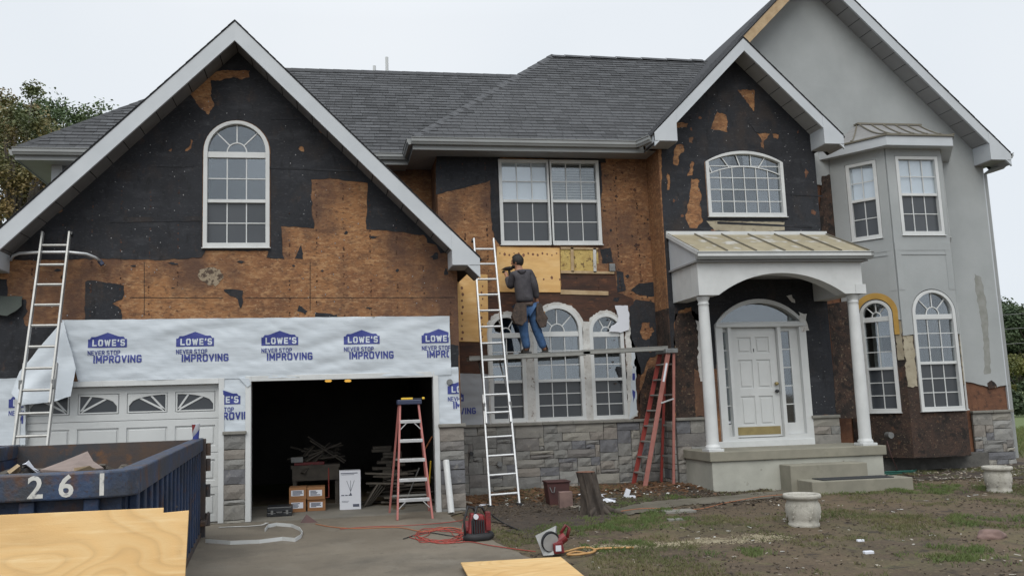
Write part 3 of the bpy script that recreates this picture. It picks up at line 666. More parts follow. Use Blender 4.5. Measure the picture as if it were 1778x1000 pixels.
# sectional overhead door
TD = onY(YG+.08)
gd = MB().fbox(TD, D1[0]+.021, D1[1]-.021, .165, D1[3]-.031, -.045, -.02).build('overhead_door', 'door', H); gd['label'] = 'white sectional overhead garage door with sunburst lites'
sw = (D1[1]-D1[0]-.05); sh = (D1[3]-.2)/4
for r_ in range(4):
    za = .166+sh*r_; x0 = D1[0]+.024
    pn = [rect(x0+sw*(c_+.08)/4, x0+sw*(c_+.92)/4, za+.10, za+sh-.10) for c_ in range(4)]
    MB().prism(TD, rect(x0, x0+sw, za+.004, za+sh-.004), -.02, 0, pn).build('door_section', 'door', gd, bev=.004)
    for c_, p in enumerate(pn):
        (a, b), (c2, d2) = p[0], p[2]
        if r_ < 3: MB().fbox(TD, a+.03, c2-.03, b+.03, d2-.03, -.0199, -.004).build('raised_panel', 'door', gd, bev=.006)
        else:
            lite = [(a+.02, b+.02), (c2-.02, b+.02), (c2-.02, d2-.02), (a+.02, d2-.02)]
            cx_ = D1[0]+.024+sw*(.5 if True else 0); 
            # one sunburst arc over pairs of lites
            ctr = x0+sw*(.25 if c_ < 2 else .75); R_ = sw*.235; pl = []
            hwid = (c2-a)-.06
            e0, e1 = a+.03, c2-.03; hgt = d2-b-.06; N = 10
            left = (c_ % 2 == 0)
            for i in range(N+1):
                t = i/N; xx = e0+(e1-e0)*t; s_ = t if left else 1-t
                pl.append((xx, b+.03+hgt*(.35+.65*math.sqrt(max(0, 1-(1-s_)**2)))))
            poly = [(e1, b+.03), (e0, b+.03)]+pl
            MB().prism(TD, rect(a+.012, c2-.012, b+.012, d2-.012), -.0199, .006, [poly]).build('lite_frame', 'white', gd, bev=.003)
            MB().prism(TD, poly, -.0195, -.015).build('lite_pane', 'glasslow', gd)
            hub = (e1, b+.03) if left else (e0, b+.03)
            for fr in (.35, .7):
                tx = pl[int(N*(1-fr))] if left else pl[int(N*fr)]
                MB().bar(TD(*hub, -.008), TD(*tx, -.008), .026, .012, (0, -1, 0)).build('sunburst_bar', 'white', gd)

# lamp fixtures inside garage (two lit bulbs seen at the head of the open door)
for px in (570, 604):
    p = P(px, 661, 14.6); b = MB().lathe([(0, -.02), (.04, -.02), (.06, 0), (.04, .02), (0, .025)], 16).build('ceiling_bulb', 'bulb', None, smooth=True); b.location = (p.x, p.y, p.z)
    m_ = MB().tube([(0, 0, .03), (0, 0, 2.75-p.z)], .03, 10).build('lamp_stem', 'blackplastic', b, local=True)
    tag(b, 'lit yellow bulb under the garage ceiling, '+('left of the pair' if px == 570 else 'right of the pair'), 'lamp', 'bulbs lit inside the garage')

# ------------------------------------------------------------ house wrap with print
def wdisp(x, z): return .018*noise.noise(Vector((x*1.1+z*1.5, z*5-x*1.2, 1)))+.009*noise.noise(Vector((x*3.1, z*9, 4)))+.006*noise.noise(Vector((x*7+z*6, z*14, 6)))+.020
def wrap_sheet(T, poly, name, mat='wrap', base=.012, step=.033, disp=wdisp):
    pts = [Vector(p) for p in ragged(poly, .006, .08)]; n = len(pts)
    x0 = min(p.x for p in pts); x1 = max(p.x for p in pts); z0 = min(p.y for p in pts); z1 = max(p.y for p in pts)
    pl = [tuple(p) for p in pts]; z = z0+step/2
    while z < z1:
        x = x0+step/2
        while x < x1:
            if in_poly(x, z, pl): pts.append(Vector((x, z)))
            x += step
        z += step
    r = delaunay_2d_cdt(pts, [(i, (i+1) % n) for i in range(n)], [list(range(n))], 1, 1e-5)
    mb = MB(); mb.v = [T(p.x, p.y, base+disp(p.x, p.y)) for p in r[0]]; mb.f = [tuple(f) for f in r[2]]
    return mb.build(name, mat, H, smooth=True)
band = XZ([(108, 556), (300, 554), (560, 551), (780, 549), (783, 651), (560, 655), (300, 659), (137, 663)], YG)
wb = wrap_sheet(TG, band, 'house_wrap', base=.012); wb['label'] = 'white printed house wrap banded over the garage doors'
mid = wrap_sheet(TG, XZ([(386, 655), (431, 655), (433, 752), (383, 755)], YG), 'house_wrap', base=.002)
rt = wrap_sheet(TG, XZ([(752, 638), (795, 637), (800, 739), (757, 739)], YG), 'house_wrap', base=.002)
lf = wrap_sheet(TG, XZ([(-70, 660), (45, 656), (45, 772), (-70, 775)], YG), 'house_wrap', base=.003)
gwp = wrap_sheet(TC, XZ([(797, 648), (858, 650), (858, 741), (797, 741)], YC), 'house_wrap', 'wrapgrey', base=.001); gwp['label'] = 'grey torn length of printed wrap beside the arched windows'
def logo(T, x, z, par, base, cutr=None, cutl=None):
    """one printed mark: gabled blue block with the shop name, then the slogan"""
    d = base+.0055; k = .535
    body = [(0, 0), (k, 0), (k, .12), (k-.035, .12), (k-.035, .145), (k/2+.10, .165), (k/2, .215), (k/2-.10, .165), (.035, .145), (.035, .12), (0, .12)]
    allp = []
    def emit(mb, mat):
        if cutr is not None or cutl is not None:
            v = []; f = []
            for fc in mb.f:
                if all(((cutr is None or mb.v[i].x < cutr) and (cutl is None or mb.v[i].x > cutl)) for i in fc):
                    f.append(fc)
            if not f: return
            mb.f = f
        mb.build('lettering', mat, par, fixn=False)['kind'] = 'stuff'
    # block as grid so that it follows the sheet
    m = MB(); n = 22
    cols = [k*i/n for i in range(n+1)]
    for i in range(n):
        for (xa, xb) in ((cols[i], cols[i+1]),):
            xm = (xa+xb)/2
            def top(q):
                if q < .035 or q > k-.035: return .12
                e = abs(q-k/2)
                return .155 if e > .16 else .155+.06*(1-e/.16)
            ta, tb = (top(xa+1e-4), top(xb-1e-4))
            for j in range(4):
                za, zb_ = j/4, (j+1)/4
                m.quad(*[T(x+xx, z+zz, d+wdisp(x+xx, z+zz)) for xx, zz in ((xa, ta*za), (xb, tb*za), (xb, tb*zb_), (xa, ta*zb_))])
    emit(m, 'ink')
    emit(stroke_text("LOWE'S", .075, .020, .018, T, x+.070, z+.030, d+.003, wdisp, 1.02), 'wrap')
    emit(stroke_text("NEVER STOP", .056, .0105, .0085, T, x+.006, z-.103, d, wdisp, .90), 'ink')
    emit(stroke_text("IMPROVING", .088, .021, .0135, T, x+.090, z-.212, d+.0012, wdisp, .98), 'ink')
for px, py in ((153, 604), (306, 602), (454, 600), (597, 598), (732, 596)):
    p = P(px, py, YG-.02); logo(TG, p.x, p.z, wb, .012, cutr=P(781, 600, YG).x)
p = P(352, 703, YG); logo(TG, p.x, p.z, mid, .002, cutr=P(431, 700, YG).x, cutl=P(385, 700, YG).x)
p = P(777, 684, YG); logo(TG, p.x, p.z, rt, .002, cutr=P(798, 700, YG).x)
p = P(16, 708, YG); logo(TG, p.x, p.z, lf, .003, cutr=P(44, 700, YG).x)
p = P(752, 698, YC); logo(TC, p.x, p.z, gwp, .001, cutl=P(800, 700, YC).x)
# loose corner of wrap folding down by the ladder
fl2 = XZ([(111, 556), (137, 640), (131, 688), (95, 698), (48, 703), (27, 683), (40, 645), (75, 600)], YG)
def fdisp(x, z): return .02+.14*max(0, fl2[0][1]-z)*(1+.5*noise.noise(Vector((x*3, z*2, 2))))+.03*noise.noise(Vector((x*4-z*3, z*3, 9)))
w3 = wrap_sheet(TG, fl2, 'house_wrap', base=.02, disp=fdisp); w3['label'] = 'loose corner of wrap folded down behind the left ladder'
# white tab hanging at head of middle jamb
MB().prism(TG, XZ([(416, 657), (432, 657), (436, 668), (430, 672)], YG), .03, .05).build('house_wrap', 'wrap', H)
# small round fitting on wrap
p = P(780, 663, YG); f_ = MB().prism(TG, [(p.x+.045*math.cos(t*math.pi/8), p.z+.045*math.sin(t*math.pi/8)) for t in range(16)], .02, .06).build('round_fitting', 'lead', H, bev=.006)

# ------------------------------------------------------------ stone veneer
stone_cache = {}
def stone_mesh(w, h, v):
    key = (round(w, 3), round(h, 3), v)
    if key in stone_cache: return stone_cache[key]
    rs = random.Random(hash(key)); mb = MB(); nx_, nz_ = 3, 2; gp = .0045
    P_ = []
    for j in range(nz_+1):
        for i in range(nx_+1):
            x = -w/2+gp+(w-2*gp)*i/nx_; z = -h/2+gp+(h-2*gp)*j/nz_
            edge = i in (0, nx_) or j in (0, nz_)
            x += rs.uniform(-.006, .006); z += rs.uniform(-.006, .006)
            d = rs.uniform(.024, .036) if edge else rs.uniform(.034, .056)
            P_.append(Vector((x, -d, z)))
    n = len(P_); mb.v = P_+[Vector((p.x*1.0, 0, p.z)) for p in P_]
    for j in range(nz_):
        for i in range(nx_): a = j*(nx_+1)+i; mb.f.append((a, a+1, a+nx_+2, a+nx_+1))
    ring = [i for i in range(nx_+1)]+[(j+1)*(nx_+1)-1 for j in range(1, nz_+1)]+[nz_*(nx_+1)+i for i in range(nx_-1, -1, -1)]+[j*(nx_+1) for j in range(nz_-1, 0, -1)]
    for a, b in zip(ring, ring[1:]+ring[:1]): mb.f.append((a, b, n+b, n+a))
    me = mb.mesh('stone', 'stone'); stone_cache[key] = me; return me
def stonework(x0, x1, z0, z1, Y, ang=None, base=None, cw=.085, ch=.072):
    bs = MB().box(x0, x1, Y-.012, Y-.0005, z0, z1).build('stone_facing', 'mortar', H)
    nx_ = max(1, round((x1-x0)/cw)); nz_ = max(1, round((z1-z0)/ch)); cw = (x1-x0)/nx_; ch = (z1-z0)/nz_
    occ = [[0]*nx_ for _ in range(nz_)]
    for j in range(nz_-1, -1, -1):
        for i in range(nx_):
            if occ[j][i]: continue
            h = random.choice((1, 2, 2, 2, 3, 3)); w = random.choice((3, 4, 5, 6)) if h > 1 else random.choice((3, 4, 5, 6))
            if h == 1 and random.random() < .12: w = 2
            h = min(h, j+1); ww = 0
            while ww < w and i+ww < nx_ and not occ[j][i+ww]: ww += 1
            if 0 < nx_-i-ww < 2: ww = ww+(nx_-i-ww) if all(not occ[j][q] for q in range(i+ww, nx_)) else ww
            w = ww
            for a in range(h):
                for b in range(w): occ[j-a][i+b] = 1
            o = D.objects.new('stone', stone_mesh(w*cw, h*ch, random.randrange(3))); C.objects.link(o)
            o.location = (x0+(i+w/2)*cw, Y-.012, z0+(j+1-h/2)*ch)
            attach(o, bs)
    return bs
stonework(-1.49, -1.19, .12, 1.40, YG)
stonework(1.66, 2.03, .14, 1.40, YG)
stonework(2.05, 5.92, .16, 1.33, YC)
stonework(5.94, 6.62, .16, 1.34, YE)
stonework(8.47, 9.0, .80, 1.30, YE)
stonework(12.12, 12.95, .24, 1.27, YR)
for x0, x1, Y, z in ((-1.51, -1.17, YG, 1.40), (1.64, 2.06, YG, 1.40), (2.06, 5.92, YC, 1.33), (5.93, 6.63, YE, 1.34), (8.46, 9.0, YE, 1.30), (12.1, 12.98, YR, 1.27)):
    n = max(1, round((x1-x0)/.55)); 
    for i in range(n):
        MB().box(x0+(x1-x0)*i/n+.002, x0+(x1-x0)*(i+1)/n-.002, Y-.085-random.uniform(0, .008), Y-.001, z+.001, z+.05+random.uniform(-.003, .003)).build('ledge_stone', 'cap', H, bev=.008)
sf = MB().box(5.915, 5.94, YE-.012, YC-.06, .16, 1.34).build('stone_facing', 'mortar', H)
z_ = .17
while z_ < 1.30:
    h_ = random.choice((.09, .13, .17)); h_ = min(h_, 1.34-z_); y_ = YE-.05
    while y_ < YC-.08:
        w_s = random.uniform(.14, .30); MB().box(5.87-random.uniform(0, .02), 5.914, y_+.004, min(y_+w_s, YC-.07)-.004, z_+.004, z_+h_-.004).build('stone', 'stone', sf, bev=.01); y_ += w_s
    z_ += h_
hb = P(818, 787, YC-.07); MB().tube([(hb.x, hb.y, hb.z), (hb.x, hb.y-.06, hb.z)], .035, 10).build('hose_tap', 'blackplastic', H)
hb = P(867, 805, YC-.07); MB().tube([(hb.x, hb.y+.02, hb.z), (hb.x, hb.y-.05, hb.z)], .045, 12).build('vent_cap', 'lead', H)

# ------------------------------------------------------------ centre bay
cx0, cx1 = 1.98, 5.93
cwin = (3.13, 4.965, 4.56, 6.10)
tri = [(2.84, 3.44, 1.40, 2.96, .30), (3.65, 4.50, 1.40, 2.97, .44), (4.69, 5.27, 1.40, 2.95, .30)]
holes = [rect(cwin[0], cwin[1], cwin[2], cwin[3])]+[arch_outline(a+.01, b-.01, c_+.01, d_, e) for a, b, c_, d_, e in tri]
WC = MB().prism(TC, rect(cx0, cx1, .1, 6.22), -.14, 0, holes).build('wall', 'osb', H); WC['label'] = 'centre wall of orange brown sheathing'
WS = MB().box(cx0, cx0+.14, YC+.141, 15.90, .1, 6.2).build('wall', 'osb', H)
MB().box(-2.2, cx0, 15.9, 16.0, 3.0, 6.2).build('wall', 'osb', H)
MB().box(-4.7, -2.2, 15.9, 16.0, 3.0, 6.14).build('wall', 'siding', H)
def pt(T, Y, pl, mat, name='tar_paper', par=WC, d0=0, d1=.006, amp=.014, holes=()):
    return sheet(T, ragged(XZ(pl, Y), amp, .045), mat, name, par, d0, d1, [XZ(h, Y) for h in holes], amp)
pt(TC, YC, [(757, 258), (870, 262), (1050, 262), (1052, 283), (1040, 284), (1034, 279), (868, 274), (872, 432), (858, 412), (853, 380), (851, 313), (838, 318), (800, 328), (757, 338)], 'felt')
pt(TC, YC, [(1036, 280), (1043, 282), (1046, 330), (1043, 360), (1038, 362)], 'felt')
pt(TC, YC, [(1095, 505), (1110, 492), (1150, 488), (1155, 500), (1142, 516), (1112, 513)], 'felt')
pt(TC, YC, [(1104, 520), (1140, 526), (1152, 560), (1160, 596), (1150, 612), (1128, 620), (1116, 648), (1098, 652), (1092, 600), (1095, 560), (1092, 534)], 'felt', holes=[[(1115, 560), (1130, 556), (1136, 575), (1122, 590), (1112, 580)], [(1125, 600), (1134, 604), (1128, 612)]], amp=.03)
pt(TC, YC, [(1070, 470), (1082, 473), (1086, 505), (1072, 508)], 'felt')
pt(TC, YC, [(1042, 432), (1060, 430), (1064, 456), (1046, 458)], 'felt')
pt(TC, YC, [(1072, 636), (1098, 640), (1108, 652), (1092, 668), (1076, 664)], 'felt', amp=.03)
pt(TC, YC, [(1148, 262), (1160, 262), (1168, 400), (1152, 330)], 'felt')
pt(TC, YC, [(793, 596), (850, 596), (850, 650), (793, 650)], 'osbedge', 'sheathing_patch')
MB().prism(TC, ragged(XZ([(846, 508), (975, 506), (972, 474), (1068, 474), (1072, 508), (1100, 520), (1104, 575), (1100, 640), (1106, 728)], YC)+[(5.42, 1.35), (2.78, 1.35)], .02, .05), 0, .005, [arch_outline(a-.02, b+.02, 1.395, d_, e+.02) for a, b, c_, d_, e in tri]).build('sheathing_patch', 'osbedge', WC)
pt(TC, YC, [(1125, 640), (1180, 620), (1188, 728), (1112, 730), (1108, 690)], 'osbdark', 'sheathing_patch', amp=.02)
pt(TC, YC, [(1078, 575), (1090, 560), (1112, 640), (1110, 728), (1100, 728), (1098, 640)], 'osbedge', 'sheathing_patch', amp=.02)
# knots / dark nail spots on the sheathing right of window
for a, b, s_ in ((1078, 425, 3), (1105, 427, 5), (1070, 341, 3), (1148, 380, 6), (1128, 414, 4), (1102, 330, 3), (1080, 300, 2.5), (1060, 330, 2)):
    pt(TC, YC, [(a-s_, b), (a, b-s_), (a+s_, b+1), (a+1, b+s_)], 'osbedge', 'stain_patch', amp=.01)
for px, py, a_, b_ in ((1068, 520, .10, .08), (1090, 480, .05, .08), (1140, 470, .06, .10), (1150, 440, .05, .12), (1120, 545, .16, .08), (1085, 690, .05, .10), (1130, 560, .05, .14), (1060, 400, .03, .03), (1140, 330, .04, .08), (1145, 300, .04, .10)):
    q = P(px, py, YC); tear(TC, q.x, q.z, a_, b_, WC, 'felt', .0005, .0072)
# new plywood, open studs and insulation
def board(T, Y, pl, name, mat, d0, d1, label=None, par=H, bev=.002):
    o = MB().prism(T, XZ(pl, Y), d0, d1).build(name, mat, par, bev=bev)
    if label: o['label'] = label
    return o
b1 = board(TC, YC, [(862, 429), (971, 431), (973, 508), (862, 507)], 'plywood_panel', 'ply', .007, .025, 'new yellow plywood panel behind the worker')
b2 = board(TC, YC, [(793, 476), (846, 477), (848, 594), (794, 593)], 'plywood_panel', 'ply', .007, .025, 'tall new plywood panel beside the garage corner')
for b_, pxs in ((b1, [(868+i*8.2, 440+(i % 3)*1.5) for i in range(13)]+[(930+i*14, 482+(i % 2)*3) for i in range(4)]), (b2, [(802+(i % 2)*1.5, 500+i*11) for i in range(9)]+[(838-(i % 2)*2, 497+i*11) for i in range(9)])):
    m = MB()
    for a, c_ in pxs:
        q = P(a, c_, YC-.025); r_ = random.uniform(.012, .026)
        m.prism(TC, [(q.x+r_*math.cos(t), q.z+r_*math.sin(t)*random.uniform(.9, 1.5)) for t in [j*.785 for j in range(8)]], .025, .0262)
    m.build('knot', 'cut', b_)['kind'] = 'stuff'
board(TC, YC, [(973, 430), (1038, 432), (1040, 474), (973, 472)], 'wall_cavity', 'insul', .0065, .009, 'open stud bay showing yellow insulation')
for pl in ([(990, 430), (995, 430), (996, 473), (991, 473)], [(1029, 431), (1034, 431), (1035, 474), (1030, 474)], [(973, 470), (1066, 472), (1066, 476), (973, 475)], [(973, 429), (1038, 431), (1038, 434), (973, 433)]):
    board(TC, YC, pl, 'stud', 'lumberlight' if pl[0][0] != 1029 else 'whitedirt', .010, .03)
board(TC, YC, [(1036, 458), (1056, 458), (1056, 472), (1036, 472)], 'sheathing_patch', 'osb', .007, .014)
board(TC, YC, [(973, 503), (1056, 506), (1056, 513), (973, 511)], 'plywood_strip', 'lumberlight', .007, .018)
p = P(1062, 465, YC); MB().fbox(TC, p.x-.055, p.x+.055, p.z-.07, p.z+.07, .007, .05).build('junction_box', 'lead', H, bev=.006)
# upper twin window
wx, _ = window(TC, cwin[0], 4.035, cwin[2], cwin[3], cols=3, up=2, lowr=2, blind=[(3.14, 4.02, 5.31, 6.08, 'flat')], label='left half of the twin window with drawn white blind')
window(TC, 4.06, cwin[1], cwin[2], cwin[3], cols=3, up=2, lowr=2, blind=[(4.08, 4.94, 4.6, 6.08, 'slatgrey')], label='right half of the twin window with slatted blinds')
# arched trio
for i, (a, b, c_, d_, e) in enumerate(tri):
    window(TC, a, b, c_, d_, rise=e, cols=3 if i == 1 else 2, up=3, lowr=3, fan=(4 if i == 1 else 3), split=(2.10 if i == 1 else 2.10), casing=.06, label=('left', 'middle', 'right')[i]+' arched window behind the plank')
    # rough collar left round the arch
    cxm = (a+b)/2; hw = (b-a)/2
    o_ = arch_outline(a-.085, b+.085, c_-.0, d_, e+.085); in_ = arch_outline(a-.032, b+.032, c_+.0, d_, e+.032)
    rg = ragged([(x, z) for x, z in o_], .022, .03)
    ring = [p for p in rg]; poly = [(a-.085, d_-.4)]+[q for q in rg if q[1] > d_-.35]
    top_out = [q for q in rg if q[1] > d_+.0]; top_in = [q for q in in_ if q[1] > d_+.0]
    if top_out[0][0] > cxm: top_out = top_out
    MB().prism(TC, top_out+top_in[::-1], .007, .022).build('caulk_collar', 'whitedirt', H)
for pl in ([(912, 560), (928, 560), (932, 736), (914, 736)], [(1011, 558), (1027, 560), (1032, 734), (1014, 735)], [(1084, 556), (1092, 556), (1106, 722), (1090, 731)], [(845, 560), (852, 560), (853, 738), (850, 738)]):
    p4 = XZ(pl, YC); sheet(TC, ragged(p4, .012 if pl[0][0] != 1084 else .03, .04), 'whitedirt', 'mullion_casing', H, .007, .03)
o = pt(TC, YC, [(1066, 531), (1088, 531), (1091, 548), (1090, 573), (1076, 578), (1056, 576), (1060, 566), (1070, 560), (1072, 550)], 'paper', 'wrap_scrap', H, .045, .06, .012); o['label'] = 'white scrap of wrap flapping over the right arched window'
for pl in ([(1096, 640), (1103, 636), (1104, 700), (1103, 720), (1092, 728), (1095, 690)], [(1095, 610), (1101, 612), (1100, 640), (1094, 632)]):
    pt(TC, YC, pl, 'wrap', 'wrap_scrap', H, .031, .036, .02)
for pl in ([(1097, 648), (1101, 648), (1101, 660), (1097, 660)], [(1097, 676), (1102, 680), (1101, 690), (1098, 700)]):
    pt(TC, YC, pl, 'ink', 'lettering', H, .037, .038, .01)
# sill board over ledge
MB().fbox(TC, 2.82, 5.3, 1.384, 1.40, .0, .07).build('sill_board', 'whitedirt', H)

def dots(T, region, n, mat, name, par, r0, r1, d, seed, test=None, rows=False):
    rs = random.Random(seed); m = MB()
    for i in range(n):
        x = rs.uniform(region[0], region[1]); z = rs.uniform(region[2], region[3])
        if rows: x = region[0]+round((x-region[0])/.405)*.405+rs.uniform(-.008, .008)
        if test and not test(x, z): continue
        r_ = rs.uniform(r0, r1); m.fbox(T, x-r_, x+r_, z-r_*rs.uniform(.6, 1.6), z+r_, 0, d)
    m.build(name, mat, par)['kind'] = 'stuff'
inG = lambda x, z: z < gline(x)-.5 and not (gw[0]-.1 < x < gw[1]+.1 and z < 6.2)
dots(TG, (-4.5, 1.95, 2.9, 6.9), 300, 'chipw', 'staple', WG, .003, .007, .008, 3, inG)
dots(TG, (-4.6, 1.95, 2.75, 5.2), 520, 'osbedge', 'nail', WG, .004, .010, .0075, 4, inG, True)
dots(TC, (2.05, 5.9, 3.6, 6.1), 420, 'osbedge', 'nail', WC, .004, .012, .0064, 5, lambda x, z: not (3.1 < x < 5.0 and z > 4.5), True)
dots(TC, (5.0, 5.9, 1.5, 6.1), 80, 'osbdark', 'stain_speck', WC, .005, .016, .0066, 6)
# ------------------------------------------------------------ entry gable wall
eax, eaz = 7.5, 8.15
ewin = (6.84, 8.29, 4.96, 5.96, .18)
DU = (6.80, 8.46, .93, 2.99, .42)      # door unit outline incl. transom arch
e_out = [(5.95, .1), (DU[0], .1), (DU[0], DU[3])]+arch_outline(DU[0], DU[1], DU[2], DU[3], DU[4])[2:][::-1][1:-1]+[(DU[1], DU[3]), (DU[1], .1), (8.98, .1), (8.98, eaz-abs(8.98-eax)-.1), (eax, eaz-.1), (5.95, eaz-abs(5.95-eax)-.1)]
WE = MB().prism(TE, e_out, -.14, 0, [arch_outline(*ewin)]).build('wall', 'osb', H); WE['label'] = 'entry gable wall covered in black felt'
MB().box(5.932, 6.09, YE+.001, YC+.14, 3.3, 6.35).build('wall', 'osb', H); MB().box(5.931, 6.09, YE+.001, YC+.14, .1, 3.299).build('wall', 'osbdark', H)
MB().box(8.84, 8.98, YE+.141, YC+.0, .1, 6.35).build('wall', 'osb', H)
ef = [(1148, 200), (1284, 70), (1430, 215), (1428, 400), (1437, 530), (1455, 600), (1459, 718), (1405, 722), (1398, 640), (1394, 562), (1388, 552), (1368, 537), (1343, 529), (1312, 526), (1278, 530), (1252, 545), (1244, 562), (1244, 640), (1222, 640), (1218, 575), (1206, 556), (1200, 533), (1178, 540), (1170, 560), (1172, 620), (1163, 620), (1158, 500), (1150, 400)]
fe = clip_poly(ragged(XZ(ef, YE), .02, .05), [(5.95, .1), (8.98, .1), (8.98, eaz-1.48-.1), (eax, eaz-.1), (5.95, eaz-1.55-.1)])
eh = [[(1280, 157), (1310, 157), (1309, 194), (1296, 178)], [(1245, 194), (1261, 200), (1263, 230), (1234, 224)], [(1313, 231), (1337, 233), (1326, 247), (1327, 260), (1321, 255), (1322, 243)], [(1341, 233), (1352, 234), (1350, 242), (1343, 240)],
      [(1167, 212), (1195, 214), (1193, 222), (1168, 221)], [(1174, 252), (1185, 251), (1188, 262), (1180, 270), (1176, 288), (1169, 286), (1170, 262)], [(1196, 240), (1204, 238), (1203, 250), (1197, 248)],
      [(1200, 310), (1213, 312), (1212, 325), (1218, 338), (1216, 350), (1218, 372), (1221, 384), (1208, 397), (1197, 396), (1190, 380), (1196, 350)], [(1201, 280), (1206, 284), (1202, 305), (1193, 306)],
      [(1158, 300), (1163, 305), (1162, 330), (1158, 330)]]
MB().prism(TE, fe, 0, .006, [ragged(XZ(h, YE), .018, .03) for h in eh]+[arch_outline(ewin[0]-.04, ewin[1]+.04, ewin[2]-.03, ewin[3], ewin[4]+.03)]).build('tar_paper', 'felt', WE)
pt(TE, YE, [(1172, 545), (1205, 540), (1220, 560), (1214, 640), (1232, 726), (1190, 727), (1174, 727), (1168, 640)], 'osbdark', 'sheathing_patch', WE, amp=.02)
pt(TE, YE, [(1205, 640), (1228, 655), (1234, 722), (1208, 724)], 'osb', 'sheathing_patch', WE, d1=.009, amp=.03)
pt(TE, YE, [(1436, 528), (1478, 522), (1486, 600), (1490, 726), (1452, 726), (1444, 600)], 'osbdark', 'sheathing_patch', WE, amp=.01, d0=.0062, d1=.010)
for px, py, a_, b_ in ((1195, 440, .10, .08), (1180, 470, .05, .14), (1240, 330+70, .08, .03), (1400, 300, .05, .12), (1412, 370, .06, .08), (1385, 230, .04, .05), (1215, 205, .04, .03), (1170, 350, .03, .06), (1185, 375, .05, .04), (1200, 225, .03, .05)):
    q = P(px, py, YE); tear(TE, q.x, q.z, a_, b_, WE, 'osbred', .0062, .0085)
# collapsed felt folds (raised creases)
for pl in ([(1300, 215), (1306, 220), (1318, 232), (1312, 230)], [(1165, 600), (1172, 610), (1170, 640), (1166, 640)], [(1395, 440), (1412, 436), (1414, 440), (1397, 446)], [(1245, 385), (1410, 393), (1410, 396), (1245, 389)], [(1372, 336), (1428, 340), (1428, 342), (1372, 339)]):
    pt(TE, YE, pl, 'felt', 'tar_paper', WE, .006, .014, .004)
o = pt(TE, YE, [(1226, 384), (1362, 386), (1362, 400), (1300, 404), (1240, 400)], 'lath', 'sheathing_patch', WE, .006, .010, .01); 
window(TE, *ewin[:4], rise=ewin[4], cols=6, up=5, lowr=0, transom=False, arcgrid=True, label='wide segmental arched window in the entry gable')
# radial bars of that window
for (a, b) in (((1247, 304), (1225, 293)), ((1270, 296), (1258, 279)), ((1310, 297), (1321, 281)), ((1331, 306), (1356, 292))): pass
gr2 = gable('entry', eax, eaz, 1.80, 1.80, 13.95, 15.5, YE, fas=.17, soff='soffit')
gr2[0]['label'] = 'left slope of the entry gable roof'; gr2[1]['label'] = 'right slope of the entry gable roof'
eave_return(eax, eaz, 5.70, -1, 6.20, 6.12, 13.95, YE); eave_return(eax, eaz, 9.30, 1, 6.20, 8.92, 13.95, YE)

dots(TE, (6.0, 8.95, 4.6, 7.4), 130, 'chipw', 'staple', WE, .003, .007, .008, 8, lambda x, z: z < eaz-abs(x-eax)-.4 and not (6.75 < x < 8.35 and 4.8 < z < 6.3))
dots(TE, (8.5, 8.95, 1.4, 3.0), 16, 'chipw', 'staple', WE, .003, .007, .008, 9)
# door unit
TDo = TE
tr = MB().prism(TDo, [(DU[0]-.03, DU[2]-.06), (DU[0]-.03, DU[3])]+arch_outline(DU[0]-.03, DU[1]+.03, 0, DU[3], DU[4]+.03)[2:][::-1][1:-1]+[(DU[1]+.03, DU[3]), (DU[1]+.03, DU[2]-.06)], -.12, .05,
               [arch_outline(DU[0]+.06, DU[1]-.06, 3.03, 3.03, DU[4]-.085)[1:]+[(DU[0]+.06, 3.03)][:0], rect(DU[0]+.10, 7.0, 1.04, 2.93), rect(7.06, 7.94, 1.0, 2.93), rect(8.0, 8.36, 1.04, 2.93)]).build('door_frame', 'door', H, bev=.004)
tr['label'] = 'white front door surround with arched transom and sidelights'
MB().prism(TDo, arch_outline(DU[0]+.06, DU[1]-.06, 3.03, 3.03, DU[4]-.085)[1:], -.06, -.055).build('transom_pane', 'glass', tr)
MB().fbox(TDo, DU[0]-.02, DU[1]+.02, 2.94, 3.0, .0505, .075).build('transom_bar', 'door', tr, bev=.004)
rr = MB(); rr.quad(TDo(6.8, .9, -.5), TDo(8.5, .9, -.5), TDo(8.5, 3.4, -.5), TDo(6.8, 3.4, -.5)); rr.build('reveal', 'garagewall', H)
dr = MB().prism(TDo, rect(7.065, 7.935, 1.01, 2.925), -.09, -.03, [rect(x, x+.26, z0, z1) for x in (7.20, 7.54) for z0, z1 in ((1.22, 1.72), (1.86, 2.36), (2.48, 2.76))]).build('front_door', 'door', H, bev=.005); dr['label'] = 'white six panel front door'
for x in (7.20, 7.54):
    for z0, z1 in ((1.22, 1.72), (1.86, 2.36), (2.48, 2.76)):
        MB().fbox(TDo, x-.005, x+.265, z0-.005, z1+.005, -.085, -.05).build('panel_field', 'door', dr); MB().fbox(TDo, x+.035, x+.225, z0+.035, z1-.035, -.0499, -.036).build('raised_panel', 'door', dr, bev=.008)
MB().fbox(TDo, 7.10, 7.90, 1.05, 1.19, -.0295, -.024).build('kick_plate', 'brass', dr)
MB().fbox(TDo, 7.494, 7.506, 2.50, 2.56, -.0295, -.02).build('knocker', 'blackplastic', dr)
for z, m_ in ((1.93, 'brass'), (1.80, 'blackplastic')):
    q = TDo(7.87, z, -.03); MB().tube([q, q+Vector((0, -.03, 0)), q+Vector((0, -.035, 0)), q+Vector((0, -.07, 0))], [.022, .022, .034, .026], 14).build('door_knob', m_, dr, smooth=True)
